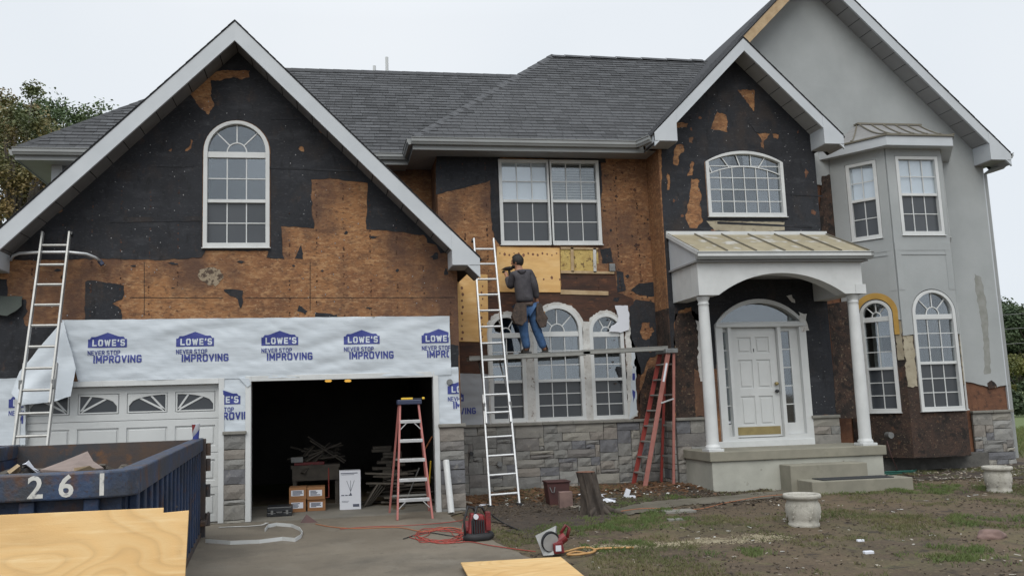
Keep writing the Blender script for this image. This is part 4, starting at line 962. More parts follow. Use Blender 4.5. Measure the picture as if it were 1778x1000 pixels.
for x0, x1 in ((6.90, 7.0), (8.0, 8.36)):
    xa, xb = (6.90, 7.0) if x0 < 7 else (8.05, 8.21)
    s_ = MB().prism(TDo, rect(x0, x1, 1.04, 2.93), -.07, -.03, [rect(xa+.0 if x0 > 7 else xa+.005, xb-.005, 1.24, 2.86)]).build('sidelight', 'door', H, bev=.004)
    for i in range(5):
        z0 = 1.24+1.62*i/5; MB().fbox(TDo, xa, xb, z0+.008, z0+1.62/5-.008, -.055, -.05).build('pane', 'glass', s_)
        if i: MB().fbox(TDo, xa, xb, z0-.009, z0+.009, -.056, -.035).build('muntin', 'white', s_)
q = TDo(6.93, 1.27, -.045); MB().fbox(TDo, 6.935, 6.985, 1.26, 1.30, -.0495, -.047).build('window_sticker', 'paper', H)
MB().fbox(TDo, 6.62, 8.47, .80, .955, .0, .09).build('threshold_board', 'white', H, bev=.004)
# torn white trim either side
pt(TE, YE, [(1207, 556), (1218, 560), (1220, 600), (1226, 660), (1216, 662), (1210, 620), (1212, 590)], 'whitedirt', 'wrap_scrap', H, .007, .014, .03)
pt(TE, YE, [(1384, 542), (1398, 545), (1396, 556), (1402, 574), (1394, 577), (1388, 572), (1386, 560)], 'whitedirt', 'wrap_scrap', H, .052, .058, .03)
pt(TE, YE, [(1365, 514), (1374, 512), (1380, 526), (1370, 520)], 'whitedirt', 'wrap_scrap', H, .008, .014, .02)

# ------------------------------------------------------------ porch
px0, px1, pyf = 6.03, 9.12, 13.28
PO = MB().box(px0+.04, px1-.05, pyf+.04, YE-.001, .1, .70).build('porch_base', 'concpaint', H, bev=.01)
MB().box(px0, px1, pyf, YE-.002, .702, .855).build('porch_slab', 'conc', H, bev=.012)
s1 = MB().box(7.22, 8.55, 12.98, pyf+.039, .15, .62).build('step', 'conc', H, bev=.012)
s2 = MB().box(7.32, 9.02, 12.55, 12.979, .12, .40).build('step', 'conc', H, bev=.012)
q0 = (7.55, 8.75, 12.62, 12.94); dm = MB().box(*q0, .4005, .415).build('door_mat', 'mat'); tag(dm, 'dark mat lying on the lowest concrete porch step', 'mat')
for cxp in (6.17, 8.87):
    bx_ = MB().box(cxp-.13, cxp+.13, pyf+.05, pyf+.31, .856, .90).build('column_plinth', 'white', H, bev=.004)
    c = Vector((cxp, pyf+.18, 0)); k = .92
    MB().lathe([(.118, .90), (.122, .92), (.118, .945), (.104, .955), (.100, .98), (.099, 1.1), (.099, 1.8), (.094, 2.5), (.085, 3.20), (.083, 3.24), (.092, 3.25), (.092, 3.265), (.083, 3.27), (.083, 3.31), (.098, 3.33), (.108, 3.36), (.108, 3.385)], 36, c).build('porch_column', 'white', H, smooth=True)
Tp = lambda x, z, d: Vector((x, d, z))
zb, zt = 3.388, 3.93
acx = (px0+px1)/2-.06; hw = 1.13; rise = .36; rr_ = (hw*hw+rise*rise)/(2*rise); aa = math.asin(hw/rr_)
arc = [(acx+rr_*math.sin(-aa+2*aa*i/24), zb+rise-rr_+rr_*math.cos(-aa+2*aa*i/24)) for i in range(25)]
MB().prism(Tp, [(6.04, zb)]+arc+[(8.98, zb), (8.98, zt), (6.04, zt)], pyf+.03, pyf+.31).build('porch_beam', 'white', H, bev=.004)
MB().prism(Tp, rect(8.84, 9.03, zb+.0, zb+.16), pyf+.02, pyf+.32).build('beam_block', 'white', H)
for x in (6.04, 8.72): MB().box(x, x+.26, pyf+.311, YE-.001, zb, zt).build('porch_beam', 'white', H)
for i in range(22):                                       # slatted porch ceiling
    x = 6.32+i*.11; MB().box(x, x+.104, pyf+.3115, YE-.002, 3.80, 3.812).build('ceiling_slat', 'soffit', H)
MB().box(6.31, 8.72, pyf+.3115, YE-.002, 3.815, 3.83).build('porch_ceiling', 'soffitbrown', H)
# eave, gutter and metal roof
MB().box(5.99, 9.06, 13.22, YE-.003, zt+.001, zt+.03).build('porch_soffit', 'soffit', H)
def gutter(path, name='gutter', prof=None, mat='gutter', par=H):
    prof = prof or [(0, 0), (-.07, 0), (-.085, .03), (-.10, .045), (-.10, .095), (-.115, .105), (-.115, .115), (-.105, .115), (-.09, .10), (0, .10)]
    mb = MB()
    for a, b in path:
        a = Vector(a); b = Vector(b); t = (b-a).normalized(); n = Vector((t.y, -t.x, 0)); i = len(mb.v); N = len(prof)
        for q, e in ((a, 0), (b, 0)):
            for d, z in prof: mb.v.append(q-n*d+Vector((0, 0, z)))
        for k in range(N): mb.f.append((i+k, i+(k+1) % N, i+N+(k+1) % N, i+N+k))
        mb.f.append(tuple(range(i, i+N))); mb.f.append(tuple(range(i+N, i+2*N))[::-1])
    return mb.build(name, mat, par)
gutter([((5.98, 13.23, 3.965), (9.12, 13.23, 3.965))])
rz0, rz1, ry0, ry1 = 4.085, 4.62, 13.14, YE-.01
pr_ = MB().hexa([(5.99, ry0, rz0-.03), (9.06, ry0, rz0-.03), (9.06, ry1, rz1-.03), (5.99, ry1, rz1-.03), (5.99, ry0, rz0), (9.06, ry0, rz0), (9.06, ry1, rz1), (5.99, ry1, rz1)]).build('porch_roof', 'metalroof', H); pr_['label'] = 'peeling tan standing seam metal porch roof'
for i in range(7):
    x = 6.0+i*(3.05/6); a = Vector((x, ry0+.0, rz0+.014)); b = Vector((x, ry1, rz1+.014)); MB().bar(a, b, .016, .028).build('standing_seam', 'seam', pr_)
MB().box(5.98, 9.07, ry0-.012, ry0+.0, rz0-.075, rz0+.004).build('fascia', 'white', H)
MB().box(5.98, 9.07, 14.36, YE-.007, rz1-.02, rz1+.05).build('flashing', 'white', H)
MB().prism(lambda x, z, d: Vector((d, x, z)), [(13.2, zt+.03), (YE-.01, zt+.03), (YE-.01, rz1-.04), (13.2, rz0-.04)], 6.02, 6.05).build('porch_end', 'trimgrey', H)
MB().prism(lambda x, z, d: Vector((d, x, z)), [(13.2, zt+.03), (YE-.01, zt+.03), (YE-.01, rz1-.04), (13.2, rz0-.04)], 9.0, 9.03).build('porch_end', 'trimgrey', H)
MB().bar((5.985, ry0, rz0-.02), (5.985, ry1, rz1-.02), .02, .07).build('rake_trim', 'white', H)

# ------------------------------------------------------------ right gable and bay
rax, raz = 9.42, 10.05
w_out = [(5.9, .1), (12.97, .1), (12.97, raz-(12.97-rax)-.1), (rax, raz-.1), (5.9, raz-(rax-5.9)-.1)]
TR = onY(YR+.0)
WR = MB().prism(onY(YR+.03), [(8.9, .1), (12.95, .1), (12.95, raz-(12.95-rax)-.12), (rax, raz-.12), (5.96, raz-(rax-5.96)-.12), (5.96, 6.4), (8.9, 6.4)], -.14, 0).build('wall', 'osbred', H); WR['label'] = 'right gable wall in smooth grey stucco'
st = [(12.96, raz-(12.96-rax)-.1), (rax, raz-.1), (5.96, raz-(rax-5.96)-.1), (5.96, 6.5), (9.0, 6.45), (9.0, 5.75), (9.35, 5.72), (9.5, 5.70), (9.72, 5.8), (9.74, 2.5), (11.9, 1.72)]
btm = XZ([(1682, 645), (1688, 664), (1702, 668), (1708, 669), (1714, 671), (1722, 668), (1731, 672), (1736, 670), (1752, 668)], YR)
MB().prism(onY(YR+.029), st[:-1]+ragged([(9.75, 2.2)], 0, .1)+[(11.9, 1.9)]+btm[1:]+[(12.96, 1.78)], 0, .03).build('stucco_coat', 'stucco', WR)
MB().box(12.952, 12.975, YR-.002, YR+6, .2, 6.2).build('corner_trim', 'trimgrey', H)
MB().box(12.82, 12.951, YR+.18, 24, .1, 6.2).build('wall', 'stucco', H)
sheet(onY(YR+.029), ragged(XZ([(1714, 665), (1722, 660), (1730, 668), (1730, 674), (1716, 674)], YR), .02, .03), 'osbdark', 'stain_patch', WR, .0301, .033)
MT['drip'] = M('mildew_streak', (.22, .225, .205), (.28, .285, .27), 7, .9)
sheet(onY(YR+.029), ragged(XZ([(1692, 475), (1704, 482), (1712, 520), (1716, 560), (1718, 600), (1720, 648), (1709, 650), (1708, 600), (1704, 560), (1696, 520)], YR), .03, .05), 'drip', 'stain_patch', WR, .0301, .0306)
pt(TR, YR, [(1427, 306), (1442, 304), (1449, 320), (1450, 350), (1458, 416), (1420, 418), (1424, 360)], 'osbdark', 'sheathing_patch', WR, 0, .006, .02)
gr3 = gable('right', rax, raz, 3.66, 3.80, 14.55, 24., YR, fas=.17, soff='soffit', fasc_l='lumberlight')
gr3[0]['label'] = 'left slope of the big right gable with bare wood fascia'; gr3[1]['label'] = 'right slope of the big right gable roof'
eave_return(rax, raz, rax+3.80, 1, 6.13, rax+3.80-.44, 14.55, YR)
gutter([((rax+3.81, 14.60, 6.18), (rax+3.81, 22., 6.18))])
MB().tube([(13.28, 14.75, 6.2), (13.28, 14.75, 6.12), (13.24, 14.8, 6.06), (13.1, 14.95, 6.02), (13.03, 15.05, 5.97), (13.03, 15.05, .4)], .045, 8).build('downspout', 'gutter', H)

# bay
B0, B1, B2, B3 = Vector((9.66, YR, 0)), Vector((10.27, 14.2, 0)), Vector((11.40, 14.2, 0)), Vector((12.02, YR, 0))
zbb, zbt = .57, 6.33
def bayf(a, b, wins, name):
    L_ = (b-a).length; T = facet(a, (b-a))
    ws = []
    for w in wins: ws.append(w)
    hs_ = [arch_outline(w[0]+.01, w[1]-.01, w[2]+.01, w[3], w[4]) for w in ws]
    wl = MB().prism(T, rect(0, L_, zbb, zbt), -.10, 0, hs_).build('bay_wall', 'osbdark', H)
    return wl, T, L_
def stucco_bay(T, L_, uw, lw, wl, zcut):
    uo = rect(uw[0]-.035, uw[1]+.035, uw[2]-.035, uw[3]+.035)
    ao = [q for q in arch_outline(lw[0]-.04, lw[1]+.04, lw[2], lw[3], lw[4]+.045)[2:]]       # right to left over the top
    poly = [(0, zcut-.02), (lw[0]-.04, zcut)]+([(lw[0]-.04, lw[3])] if lw[3] > zcut else [])+ao[::-1][1:-1]+([(lw[1]+.04, lw[3])] if lw[3] > zcut else [])+[(lw[1]+.04, zcut), (L_, zcut-.01), (L_, zbt), (0, zbt)]
    poly2 = poly
    MB().prism(T, poly2, 0, .028, [uo]).build('stucco_coat', 'stucco', wl)
# left facet
lL = (B1-B0).length
uL = (.16, .80*lL/1.0*.86, 4.52, 6.02)
def fx(T, px, py, a, ux):                              # x along facet of a photo point
    ux = Vector(ux).normalized(); n = Vector((ux.y, -ux.x, 0)); d = ray(px, py); t = (a-CP).dot(n)/d.dot(n); q = CP+d*t
    return (q-a).dot(ux), q.z
f1 = [fx(None, *q, B0, B1-B0) for q in ((1466, 288), (1522, 280), (1482, 422), (1531, 414), (1494, 553), (1548, 548), (1508, 720), (1566, 715), (1519, 524))]
uL = ((f1[0][0]+f1[2][0])/2+.03, (f1[1][0]+f1[3][0])/2-.02, (f1[2][1]+f1[3][1])/2+.03, (f1[0][1]+f1[1][1])/2-.02)
lLw = ((f1[4][0]+f1[6][0])/2+.03, (f1[5][0]+f1[7][0])/2-.02, 1.37, (f1[4][1]+f1[5][1])/2, 0)
lLw = (*lLw[:4], max(.2, f1[8][1]-lLw[3]))
print('bay left', lL, f1, uL, lLw)
wl1, T1, L1 = bayf(B0, B1, [(*uL, 0), lLw], 'left')
stucco_bay(T1, L1, uL, lLw, wl1, 3.02)
window(T1, *uL, cols=2, up=2, lowr=2, label='left facet upper window of the bay, blind half down', blind=[(uL[0]+.02, uL[1]-.02, (uL[2]+uL[3])/2, uL[3]-.02, 'flat')])
window(T1, *lLw[:4], rise=lLw[4], cols=2, up=3, lowr=3, fan=4, split=2.15, label='left facet arched lower window of the bay')
# front facet
uF = (.21, 1.02, 4.58, 6.03); lF = (.25, 1.06, 1.38, 3.10, .42)
wl2, T2, L2 = bayf(B1, B2, [(*uF, 0), lF], 'front')
stucco_bay(T2, L2, uF, lF, wl2, 2.74)
window(T2, *uF, cols=3, up=2, lowr=2, label='front upper window of the bay, white blind in the upper sash', blind=[(uF[0]+.02, uF[1]-.02, 5.3, uF[3]-.02, 'flat'), (uF[0]+.02, uF[1]-.02, 4.62, 5.0, 'slatgrey')])
window(T2, *lF[:4], rise=lF[4], cols=3, up=3, lowr=3, fan=4, split=2.22, label='front arched lower window of the bay')
uR = (.25, .80, 4.58, 6.0); lR = (.25, .80, 1.38, 3.1, .28)
wl3, T3, L3 = bayf(B2, B3, [(*uR, 0), lR], 'right')
stucco_bay(T3, L3, uR, lR, wl3, 2.74)
window(T3, *uR, cols=2, up=2, lowr=2, label='right facet upper window of the bay'); window(T3, *lR[:4], rise=lR[4], cols=2, up=3, lowr=3, fan=4, split=2.22, label='right facet arched lower window of the bay')
# bare base coat beside the lower windows, foam arch
for T, L_, lw, zz, zz2 in ((T1, L1, lLw, 3.0, 2.3), (T2, L2, lF, 2.73, 1.95), (T3, L3, lR, 2.73, 1.95)):
    for (a, b) in ((0.003, lw[0]-.05), (lw[1]+.05, L_-.003)):
        if b-a > .03: MB().prism(T, ragged(rect(a, b, zz2+random.uniform(-.25, .02), zz-.01), .035, .04), 0, .012).build('base_coat', 'lath' if T is not T1 or a > .1 else 'foam', wl1 if T is T1 else wl2 if T is T2 else wl3)
ao = arch_outline(lLw[0]-.13, lLw[1]+.13, 2.9, lLw[3], lLw[4]+.16)[2:]; ai = arch_outline(lLw[0]-.045, lLw[1]+.045, 2.9, lLw[3], lLw[4]+.05)[2:]
aoc = [(max(.003, min(L1-.003, x)), z) for x, z in ao]
MB().prism(T1, [(aoc[0][0], 2.75)]+aoc+[(aoc[-1][0], 2.2), (ai[-1][0]+.0, 2.2)]+ai[::-1]+[(ai[0][0], 2.75)], .0285, .034).build('foam_patch', 'foam', wl1)
# stucco reveal grooves as thin shadow-line recess strips: raised panels under the upper windows
for T, L_ in ((T1, L1), (T2, L2), (T3, L3)):
    MB().fbox(T, .12, L_-.10, 4.20, 4.215, .0282, .040).build('stucco_rib', 'stucco', wl2); MB().fbox(T, .0, L_, 4.28, 4.42, .0284, .034).build('stucco_band', 'stucco', wl2)
    MB().fbox(T, .0, .12, 3.55, 4.278, .0284, .034).build('stucco_band', 'stucco', wl2); MB().fbox(T, L_-.12, L_, 3.55, 4.278, .0284, .034).build('stucco_band', 'stucco', wl2)
MB().prism(lambda x, z, d: Vector((x, z, d)), [(B0.x, YR), (B1.x, B1.y), (B2.x, B2.y), (B3.x, YR)], zbb-.02, zbb).build('bay_floor', 'osbdark', H)
MB().box(9.4, 12.2, 14.75, YR, .1, zbb-.02).build('foundation', 'mortar', H)
# bay cornice and roof
def off(k): return [Vector((B0.x-k*.9, YR, 0)), Vector((B1.x-k*.45, B1.y-k, 0)), Vector((B2.x+k*.45, B2.y-k, 0)), Vector((B3.x+k*.9, YR, 0))]
o0, o1 = off(.0), off(.24)
pl1 = [(v.x, v.y) for v in o1]
Th = lambda x, z, d: Vector((x, z, d))
MB().prism(Th, pl1, 6.20, 6.38).build('bay_cornice', 'trimgrey', H, bev=.006)
MB().prism(Th, [(v.x, v.y) for v in off(.27)], 6.3805, 6.41).build('drip_edge', 'seam', H)
ov = off(.27); top = [Vector((10.26, YR, 6.90)), Vector((10.28, YR-.1, 6.90)), Vector((11.56, YR-.1, 6.90)), Vector((11.60, YR, 6.90))]
def flare(a, b, t): q = a.lerp(b, t); z = 6.41+(6.90-6.41)*(t**1.5); return Vector((q.x, q.y, z))
m = MB(); N = 8
for s_ in range(3):
    for i in range(N):
        a0, a1 = i/N, (i+1)/N; m.quad(flare(ov[s_], top[s_], a0), flare(ov[s_+1], top[s_+1], a0), flare(ov[s_+1], top[s_+1], a1), flare(ov[s_], top[s_], a1))
bt = m.build('bay_roof', 'copper', H); bt['label'] = 'small flared grey metal roof over the bay'
for s_, fr in ((0, .5), (0, 1), (1, .2), (1, .4), (1, .6), (1, .8), (1, 1), (2, .5)):
    MB().tube([flare(ov[s_].lerp(ov[s_+1], fr), top[s_].lerp(top[s_+1], fr), i/N)+Vector((0, -.008, .010)) for i in range(N+1)], .014, 5).build('standing_seam', 'seam', bt)
MB().box(10.24, 11.62, YR-.13, YR-.001, 6.895, 6.93).build('flashing', 'seam', bt)
q = P(1540, 755, 14.2); MB().tube([(q.x, q.y-.12, q.z), (q.x, q.y, q.z)], .055, 14).build('dryer_vent', 'lead', H)

# ------------------------------------------------------------ roofs with shingles
shingle_parts = [0]
tab_cache = []
def roof_face(name, o, u, v, poly, label, maxparts=0, expo=.145):
    """poly in (u, v) metres on the slope; o = eave origin"""
    o = Vector(o); u = Vector(u).normalized(); v = Vector(v).normalized(); n = u.cross(v)
    if n.z < 0: n = -n
    T = lambda a, b, d: o+u*a+v*b+n*d
    r = MB().prism(T, poly, -.06, 0).build(name, 'roofbase', H); r['label'] = label
    mb = MB(); u0 = min(p[0] for p in poly); u1 = max(p[0] for p in poly); v1 = max(p[1] for p in poly); v0 = min(p[1] for p in poly)
    b = v0; row = 0
    variants = []
    if maxparts:
        for k in range(16):
            w = random.uniform(.17, .34); q = MB(); e = expo+.02
            q.hexa([(0, 0, .002), (w-.006, 0, .002), (w-.006, e, .0), (0, e, .0), (0, 0, .016), (w-.006, 0, .016), (w-.006, e, .004), (0, e, .004)]); q.tone = [random.uniform(.15, .9)]*6
            variants.append((w, q.mesh('shingle', 'shingle')))
    rot = Matrix((u, v, n)).transposed().to_4x4()
    while b < v1:
        a = u0-random.uniform(0, .3)
        while a < u1:
            vi = random.choice(variants) if variants and shingle_parts[0] < maxparts else None
            w = vi[0] if vi else random.uniform(.15, .36)
            cell = [(a, b), (a+w-.006, b), (a+w-.006, b+expo+.01), (a, b+expo+.01)]
            cp = clip_poly(cell, poly)
            if len(cp) >= 3:
                full = len(cp) == 4 and abs(sum(cp[i][0]*cp[(i+1) % 4][1]-cp[(i+1) % 4][0]*cp[i][1] for i in range(4))/2) > (w-.006)*(expo+.01)*.999
                if vi and full:
                    s_ = D.objects.new('shingle', vi[1]); C.objects.link(s_); mw = rot.copy(); mw.translation = T(a, b, 0); s_.matrix_basis = mw; attach(s_, r); shingle_parts[0] += 1
                else:
                    N0 = len(mb.v); hh = [.016-.012*(p[1]-b)/(expo+.01) for p in cp]; lam = random.choice((0, 0, .004))
                    mb.v += [T(p[0], p[1], h_+lam*(1 if p[1] < b+.01 else 0)) for p, h_ in zip(cp, hh)]; mb.f.append(tuple(range(N0, N0+len(cp)))); t = random.uniform(.1, .9); mb.tone.append(t)
                    N1 = len(mb.v); lo = [i for i, p in enumerate(cp) if abs(p[1]-b) < 1e-5]
                    if len(lo) >= 2:
                        i0, i1 = lo[0], lo[1]; mb.v += [T(*cp[i0], -.001), T(*cp[i1], -.001)]; mb.f.append((N0+i0, N0+i1, N1+1, N1)); mb.tone.append(t*.5)
            a += w
        b += expo; row += 1
    s_ = mb.build('shingles', 'shingle', r, fixn=False); s_['kind'] = 'stuff'
    return r, T
# centre hip
p_ = .87; ey, ez, ex = 14.5, 6.35, 1.50; sl_ = math.sqrt(1+p_*p_)
run = 3.54
r1, Tc = roof_face('roof', (ex, ey, ez), (1, 0, 0), (0, 1, p_), [(0, 0), (4.5, 0), (8.6, run*sl_*1.0), (run, run*sl_)], 'front slope of the centre hip roof', 300)
hl_ = [(0, 0), (run*1, run*sl_)]
roof_face('roof', (ex, ey, ez), (0, 1, 0), (1, 0, p_), [(0, 0), (7, 0), (7, .1), (run, run*sl_)], 'left slope of the centre hip roof')
for i in range(24):                                      # hip caps
    a = Vector((ex, ey, ez)).lerp(Vector((ex+run, ey+run, ez+run*p_)), i/24); b = Vector((ex, ey, ez)).lerp(Vector((ex+run, ey+run, ez+run*p_)), (i+1.15)/24)
    m = MB(); w = .15; dz = .03+(.006 if i % 2 else 0)
    m.quad(a+Vector((0, 0, dz+.01)), a+Vector((w, 0, dz-.02)), b+Vector((w, 0, dz-.035)), b+Vector((0, 0, dz)))
    m.quad(a+Vector((0, 0, dz+.01)), b+Vector((0, 0, dz)), b+Vector((0, w, dz-.035)), a+Vector((0, w, dz-.02)))
    m.tone = [random.uniform(.9, 1.4)]*2
    m.build('hip_cap', 'shingle', r1)
rtop = Vector((ex+run, ey+run, ez+run*p_))
for i in range(12):
    x = rtop.x+i*.3; m = MB(); z = rtop.z+.035+(.008 if i % 2 else 0)
    m.quad(Vector((x, rtop.y-.14, z-.10)), Vector((x+.31, rtop.y-.14, z-.112)), Vector((x+.31, rtop.y, z-.008)), Vector((x, rtop.y, z))); m.tone = [.3]
    m.build('ridge_cap', 'shingle', r1)
# left wing
lx, ly = -5.28, 15.40; rl = 3.30
rw, Tl = roof_face('roof', (lx, ly, ez-.02), (1, 0, 0), (0, 1, p_), [(0, 0), (6.80, 0), (11, rl*sl_), (rl, rl*sl_)], 'front slope of the left wing roof')
roof_face('roof', (lx, ly, ez-.02), (0, 1, 0), (1, 0, p_), [(0, 0), (7, 0), (7, .1), (rl, rl*sl_)], 'left slope of the left wing roof')
for i in range(24):
    A = Vector((lx, ly, ez)); Bv = Vector((lx+rl, ly+rl, ez+rl*p_)); a = A.lerp(Bv, i/24); b = A.lerp(Bv, (i+1.15)/24); w = .13
    m = MB(); m.quad(a+Vector((0, 0, .02)), a+Vector((w, 0, 0)), b+Vector((w, 0, -.012)), b+Vector((0, 0, .01))); m.tone = [.25]; m.build('hip_cap', 'shingle', rw)
zr = ez-.02+rl*p_; yr = ly+rl
for i in range(30):
    x = lx+rl+i*.31; m = MB(); m.quad(Vector((x, yr-.14, zr-.09)), Vector((x+.32, yr-.14, zr-.10)), Vector((x+.32, yr, zr+.03)), Vector((x, yr, zr+.036))); m.quad(Vector((x, yr, zr+.036)), Vector((x+.32, yr, zr+.03)), Vector((x+.32, yr+.14, zr-.1)), Vector((x, yr+.14, zr-.09))); m.tone = [.12, .12]; m.build('ridge_cap', 'shingle', rw)
for px, py, h_ in ((671.5, 100, 1.1), (650, 115, .9)):
    q = P(px, py, yr+.5); MB().tube([(q.x, q.y, q.z-h_), (q.x, q.y, q.z)], .037, 10).build('vent_pipe', 'white', H)
# eaves
gutter([((ex-.03, ey-.0, ez-.13), (5.60, ey-.0, ez-.13))]); gutter([((ex-.0, ly-.0, ez-.13), (ex-.0, ey-.03, ez-.13))])
gutter([((lx-.02, ly, ez-.15), (ex-.03, ly, ez-.15))]); gutter([((lx, 22, ez-.15), (lx, ly, ez-.15))])
gutter([((5.60, ey, ez-.13), (5.74, 14.1, ez-.13))])
MB().box(ex, 6.0, ey+.02, YC-.001, 6.17, 6.19).build('soffit', 'soffit', H); MB().box(ex+.0, cx0, YC+.0, 15.9, 6.17, 6.19).build('soffit', 'soffit', H)
MB().box(ex-.0, 5.7, ey, ey+.019, 6.14, 6.34).build('fascia', 'gutter', H); MB().box(ex-.0, ex+.019, ey+.02, ly, 6.14, 6.34).build('fascia', 'gutter', H)
MB().box(lx, ex-.001, ly, ly+.02, 6.12, 6.32).build('fascia', 'gutter', H); MB().box(lx+.021, ex-.001, ly+.021, 15.9, 6.14, 6.16).build('soffit', 'soffit', H)
MB().box(lx, lx+.02, ly+.021, 22, 6.12, 6.32).build('fascia', 'gutter', H); MB().box(lx+.021, -4.72, 15.901, 22, 6.14, 6.16).build('soffit', 'soffit', H)
# vinyl siding at the far left
MB().box(-4.80, -4.62, 15.80, 15.899, 3.0, 6.139).build('corner_post', 'trimgrey', H)
MB().box(-4.80, -4.70, 15.9, 22, 3.0, 6.139).build('wall', 'siding', H)
for i in range(17):
    z = 4.2+i*.115; MB().hexa([(-4.62, 15.862, z), (-2.2, 15.862, z), (-2.2, 15.899, z), (-4.62, 15.899, z), (-4.62, 15.885, z+.112), (-2.2, 15.885, z+.112), (-2.2, 15.899, z+.112), (-4.62, 15.899, z+.112)]).build('siding_board', 'siding', H)
# back mass so that nothing shows through
MB().box(2.2, 12.7, 22.3, 22.45, .1, 6.2).build('wall', 'siding', H)

# ================================================================= THINGS
def gpt(px, py, dz=0, it=6):                              # photo point on the ground surface
    z = .15
    for _ in range(it): q = PZ(px, py, z+dz); z = gz(q.x, q.y)
    return Vector((q.x, q.y, z+dz))
# ---- extension ladders
def ladder(label, bl, br, tl, tr, zstart=0, nr=15, fly=None, group='aluminium extension ladders', am='alu'):
    bl, br, tl, tr = map(Vector, (bl, br, tl, tr)); base = (bl+br)/2
    t = empty('extension_ladder', base, label, 'ladder', group)
    ax = (br-bl).normalized()
    segs = [(0, 1, 0.)] if not fly else [(0, fly[1], 0.), (fly[0], 1, -.035)]
    nor = (tl-bl).cross(ax).normalized()
    if nor.y > 0: nor = -nor
    for (a, b, o) in segs:
        sh = .0 if o == 0 else .018
        for p, q, sg in ((bl, tl, 1), (br, tr, -1)):
            p0 = p.lerp(q, a)+nor*(-o)+ax*sg*sh; p1 = p.lerp(q, b)+nor*(-o)+ax*sg*sh
            m = MB(); m.bar(p0, p1, .028, .07, nor); m.build('rail', am, t, bev=.004)
        Lb = (tl-bl).length*(b-a); n = int(Lb/.305)
        for i in range(n):
            f = a+(b-a)*((i+.6)*.305/Lb)
            if fly and o == 0 and f > fly[0]: continue
            p0 = bl.lerp(tl, f)+nor*(-o)+ax*(sh+.014); p1 = br.lerp(tr, f)+nor*(-o)-ax*(sh+.014)
            MB().tube([p0, p1], .019, 8).build('rung', am, t)
    for p in (bl, br): MB().box(p.x-.035, p.x+.035, p.y-.05, p.y+.05, p.z-.02, p.z+.03).build('foot', 'rubber', t, bev=.005)
    for p, q in ((tl, bl), (tr, br)):
        d = (q-p).normalized(); MB().bar(p-d*.004, p+d*.04, .034, .076, nor).build('end_cap', 'blackplastic', t)
    if fly:
        for p, q in ((bl, tl), (br, tr)):
            c = p.lerp(q, fly[0]+.06)+nor*.05; MB().box(c.x-.02, c.x+.02, c.y-.02, c.y+.02, c.z-.06, c.z+.06).build('rung_lock', 'lead', t, bev=.004)
    return t, nor
zb0 = gz(-3.8, 11.7)
lad1, n1 = ladder('left aluminium extension ladder leaning on the garage gable behind the dumpster', (-4.02, 11.74, zb0+.02), (-3.60, 11.74, zb0+.02), (-4.02, 12.92, 4.34), (-3.62, 12.92, 4.34), fly=(.42, .55), am='alumid')
st_ = [P(a, b, c) for a, b, c in ((19, 452, 13.02), (23, 444, 12.98), (34, 440, 12.9), (72, 438, 12.83), (120, 438, 12.83), (150, 441, 12.85), (165, 447, 12.92), (174, 453, 12.98))]
MB().tube(st_, .022, 10).build('stabilizer_bar', 'alu', lad1, smooth=True)
q = P(176, 456, 13.0); MB().tube([q+Vector((-.03, -.0, .03)), q+Vector((.02, .0, -.035))], .034, 10).build('rubber_pad', 'blueplastic', lad1)
lad2, n2 = ladder('aluminium extension ladder leaning on the centre wall beside the worker', (2.42, 13.2, gz(2.42, 13.2)+.02), (2.87, 13.2, gz(2.87, 13.2)+.02), (2.57, 14.90, 4.62), (2.96, 14.90, 4.62), fly=(.275, .38))
# ---- plank
pa = P(815, 626, 14.2); pb = P(1160, 609, 14.2)
pk = empty('scaffold_plank', (pa+pb)/2, 'long aluminium scaffold plank bridging the centre ladder and the orange stepladder', 'plank')
mid_ = pa.lerp(pb, .60)
for i, (a, b, o) in enumerate(((pa, mid_, 0), (mid_-Vector((.12, 0, 0)), pb, .012))):
    m = MB()
    for y0 in (0, .255): m.bar(a+Vector((0, y0+.012, .03+o)), b+Vector((0, y0+.012, .03+o)), .022, .062)
    m.build('plank_rail', 'aludark', pk)['kind'] = 'stuff'
    MB().bar(a+Vector((0, .134, .066+o)), b+Vector((0, .134, .066+o)), .28, .012).build('plank_deck', 'aludark', pk)
plank_top = lambda x: pa.z+(pb.z-pa.z)*(x-pa.x)/(pb.x-pa.x)+.072
# ---- ladder jack bracket
lj = pa.lerp(pb, .12)
t = empty('ladder_jack', (lj.x, 14.15, lj.z-.04), 'grey ladder jack bracket holding the plank on the centre ladder', 'bracket')
for x in (2.54, 2.90):
    m = MB(); zz = plank_top(x)-.08; m.bar((x, 14.08, zz), (x, 14.55, zz), .02, .03); m.build('bracket_arm', 'lead', t)
    MB().bar((x, 14.0, zz-.45), (x, 14.5, zz-.01), .02, .025).build('bracket_strut', 'lead', t)
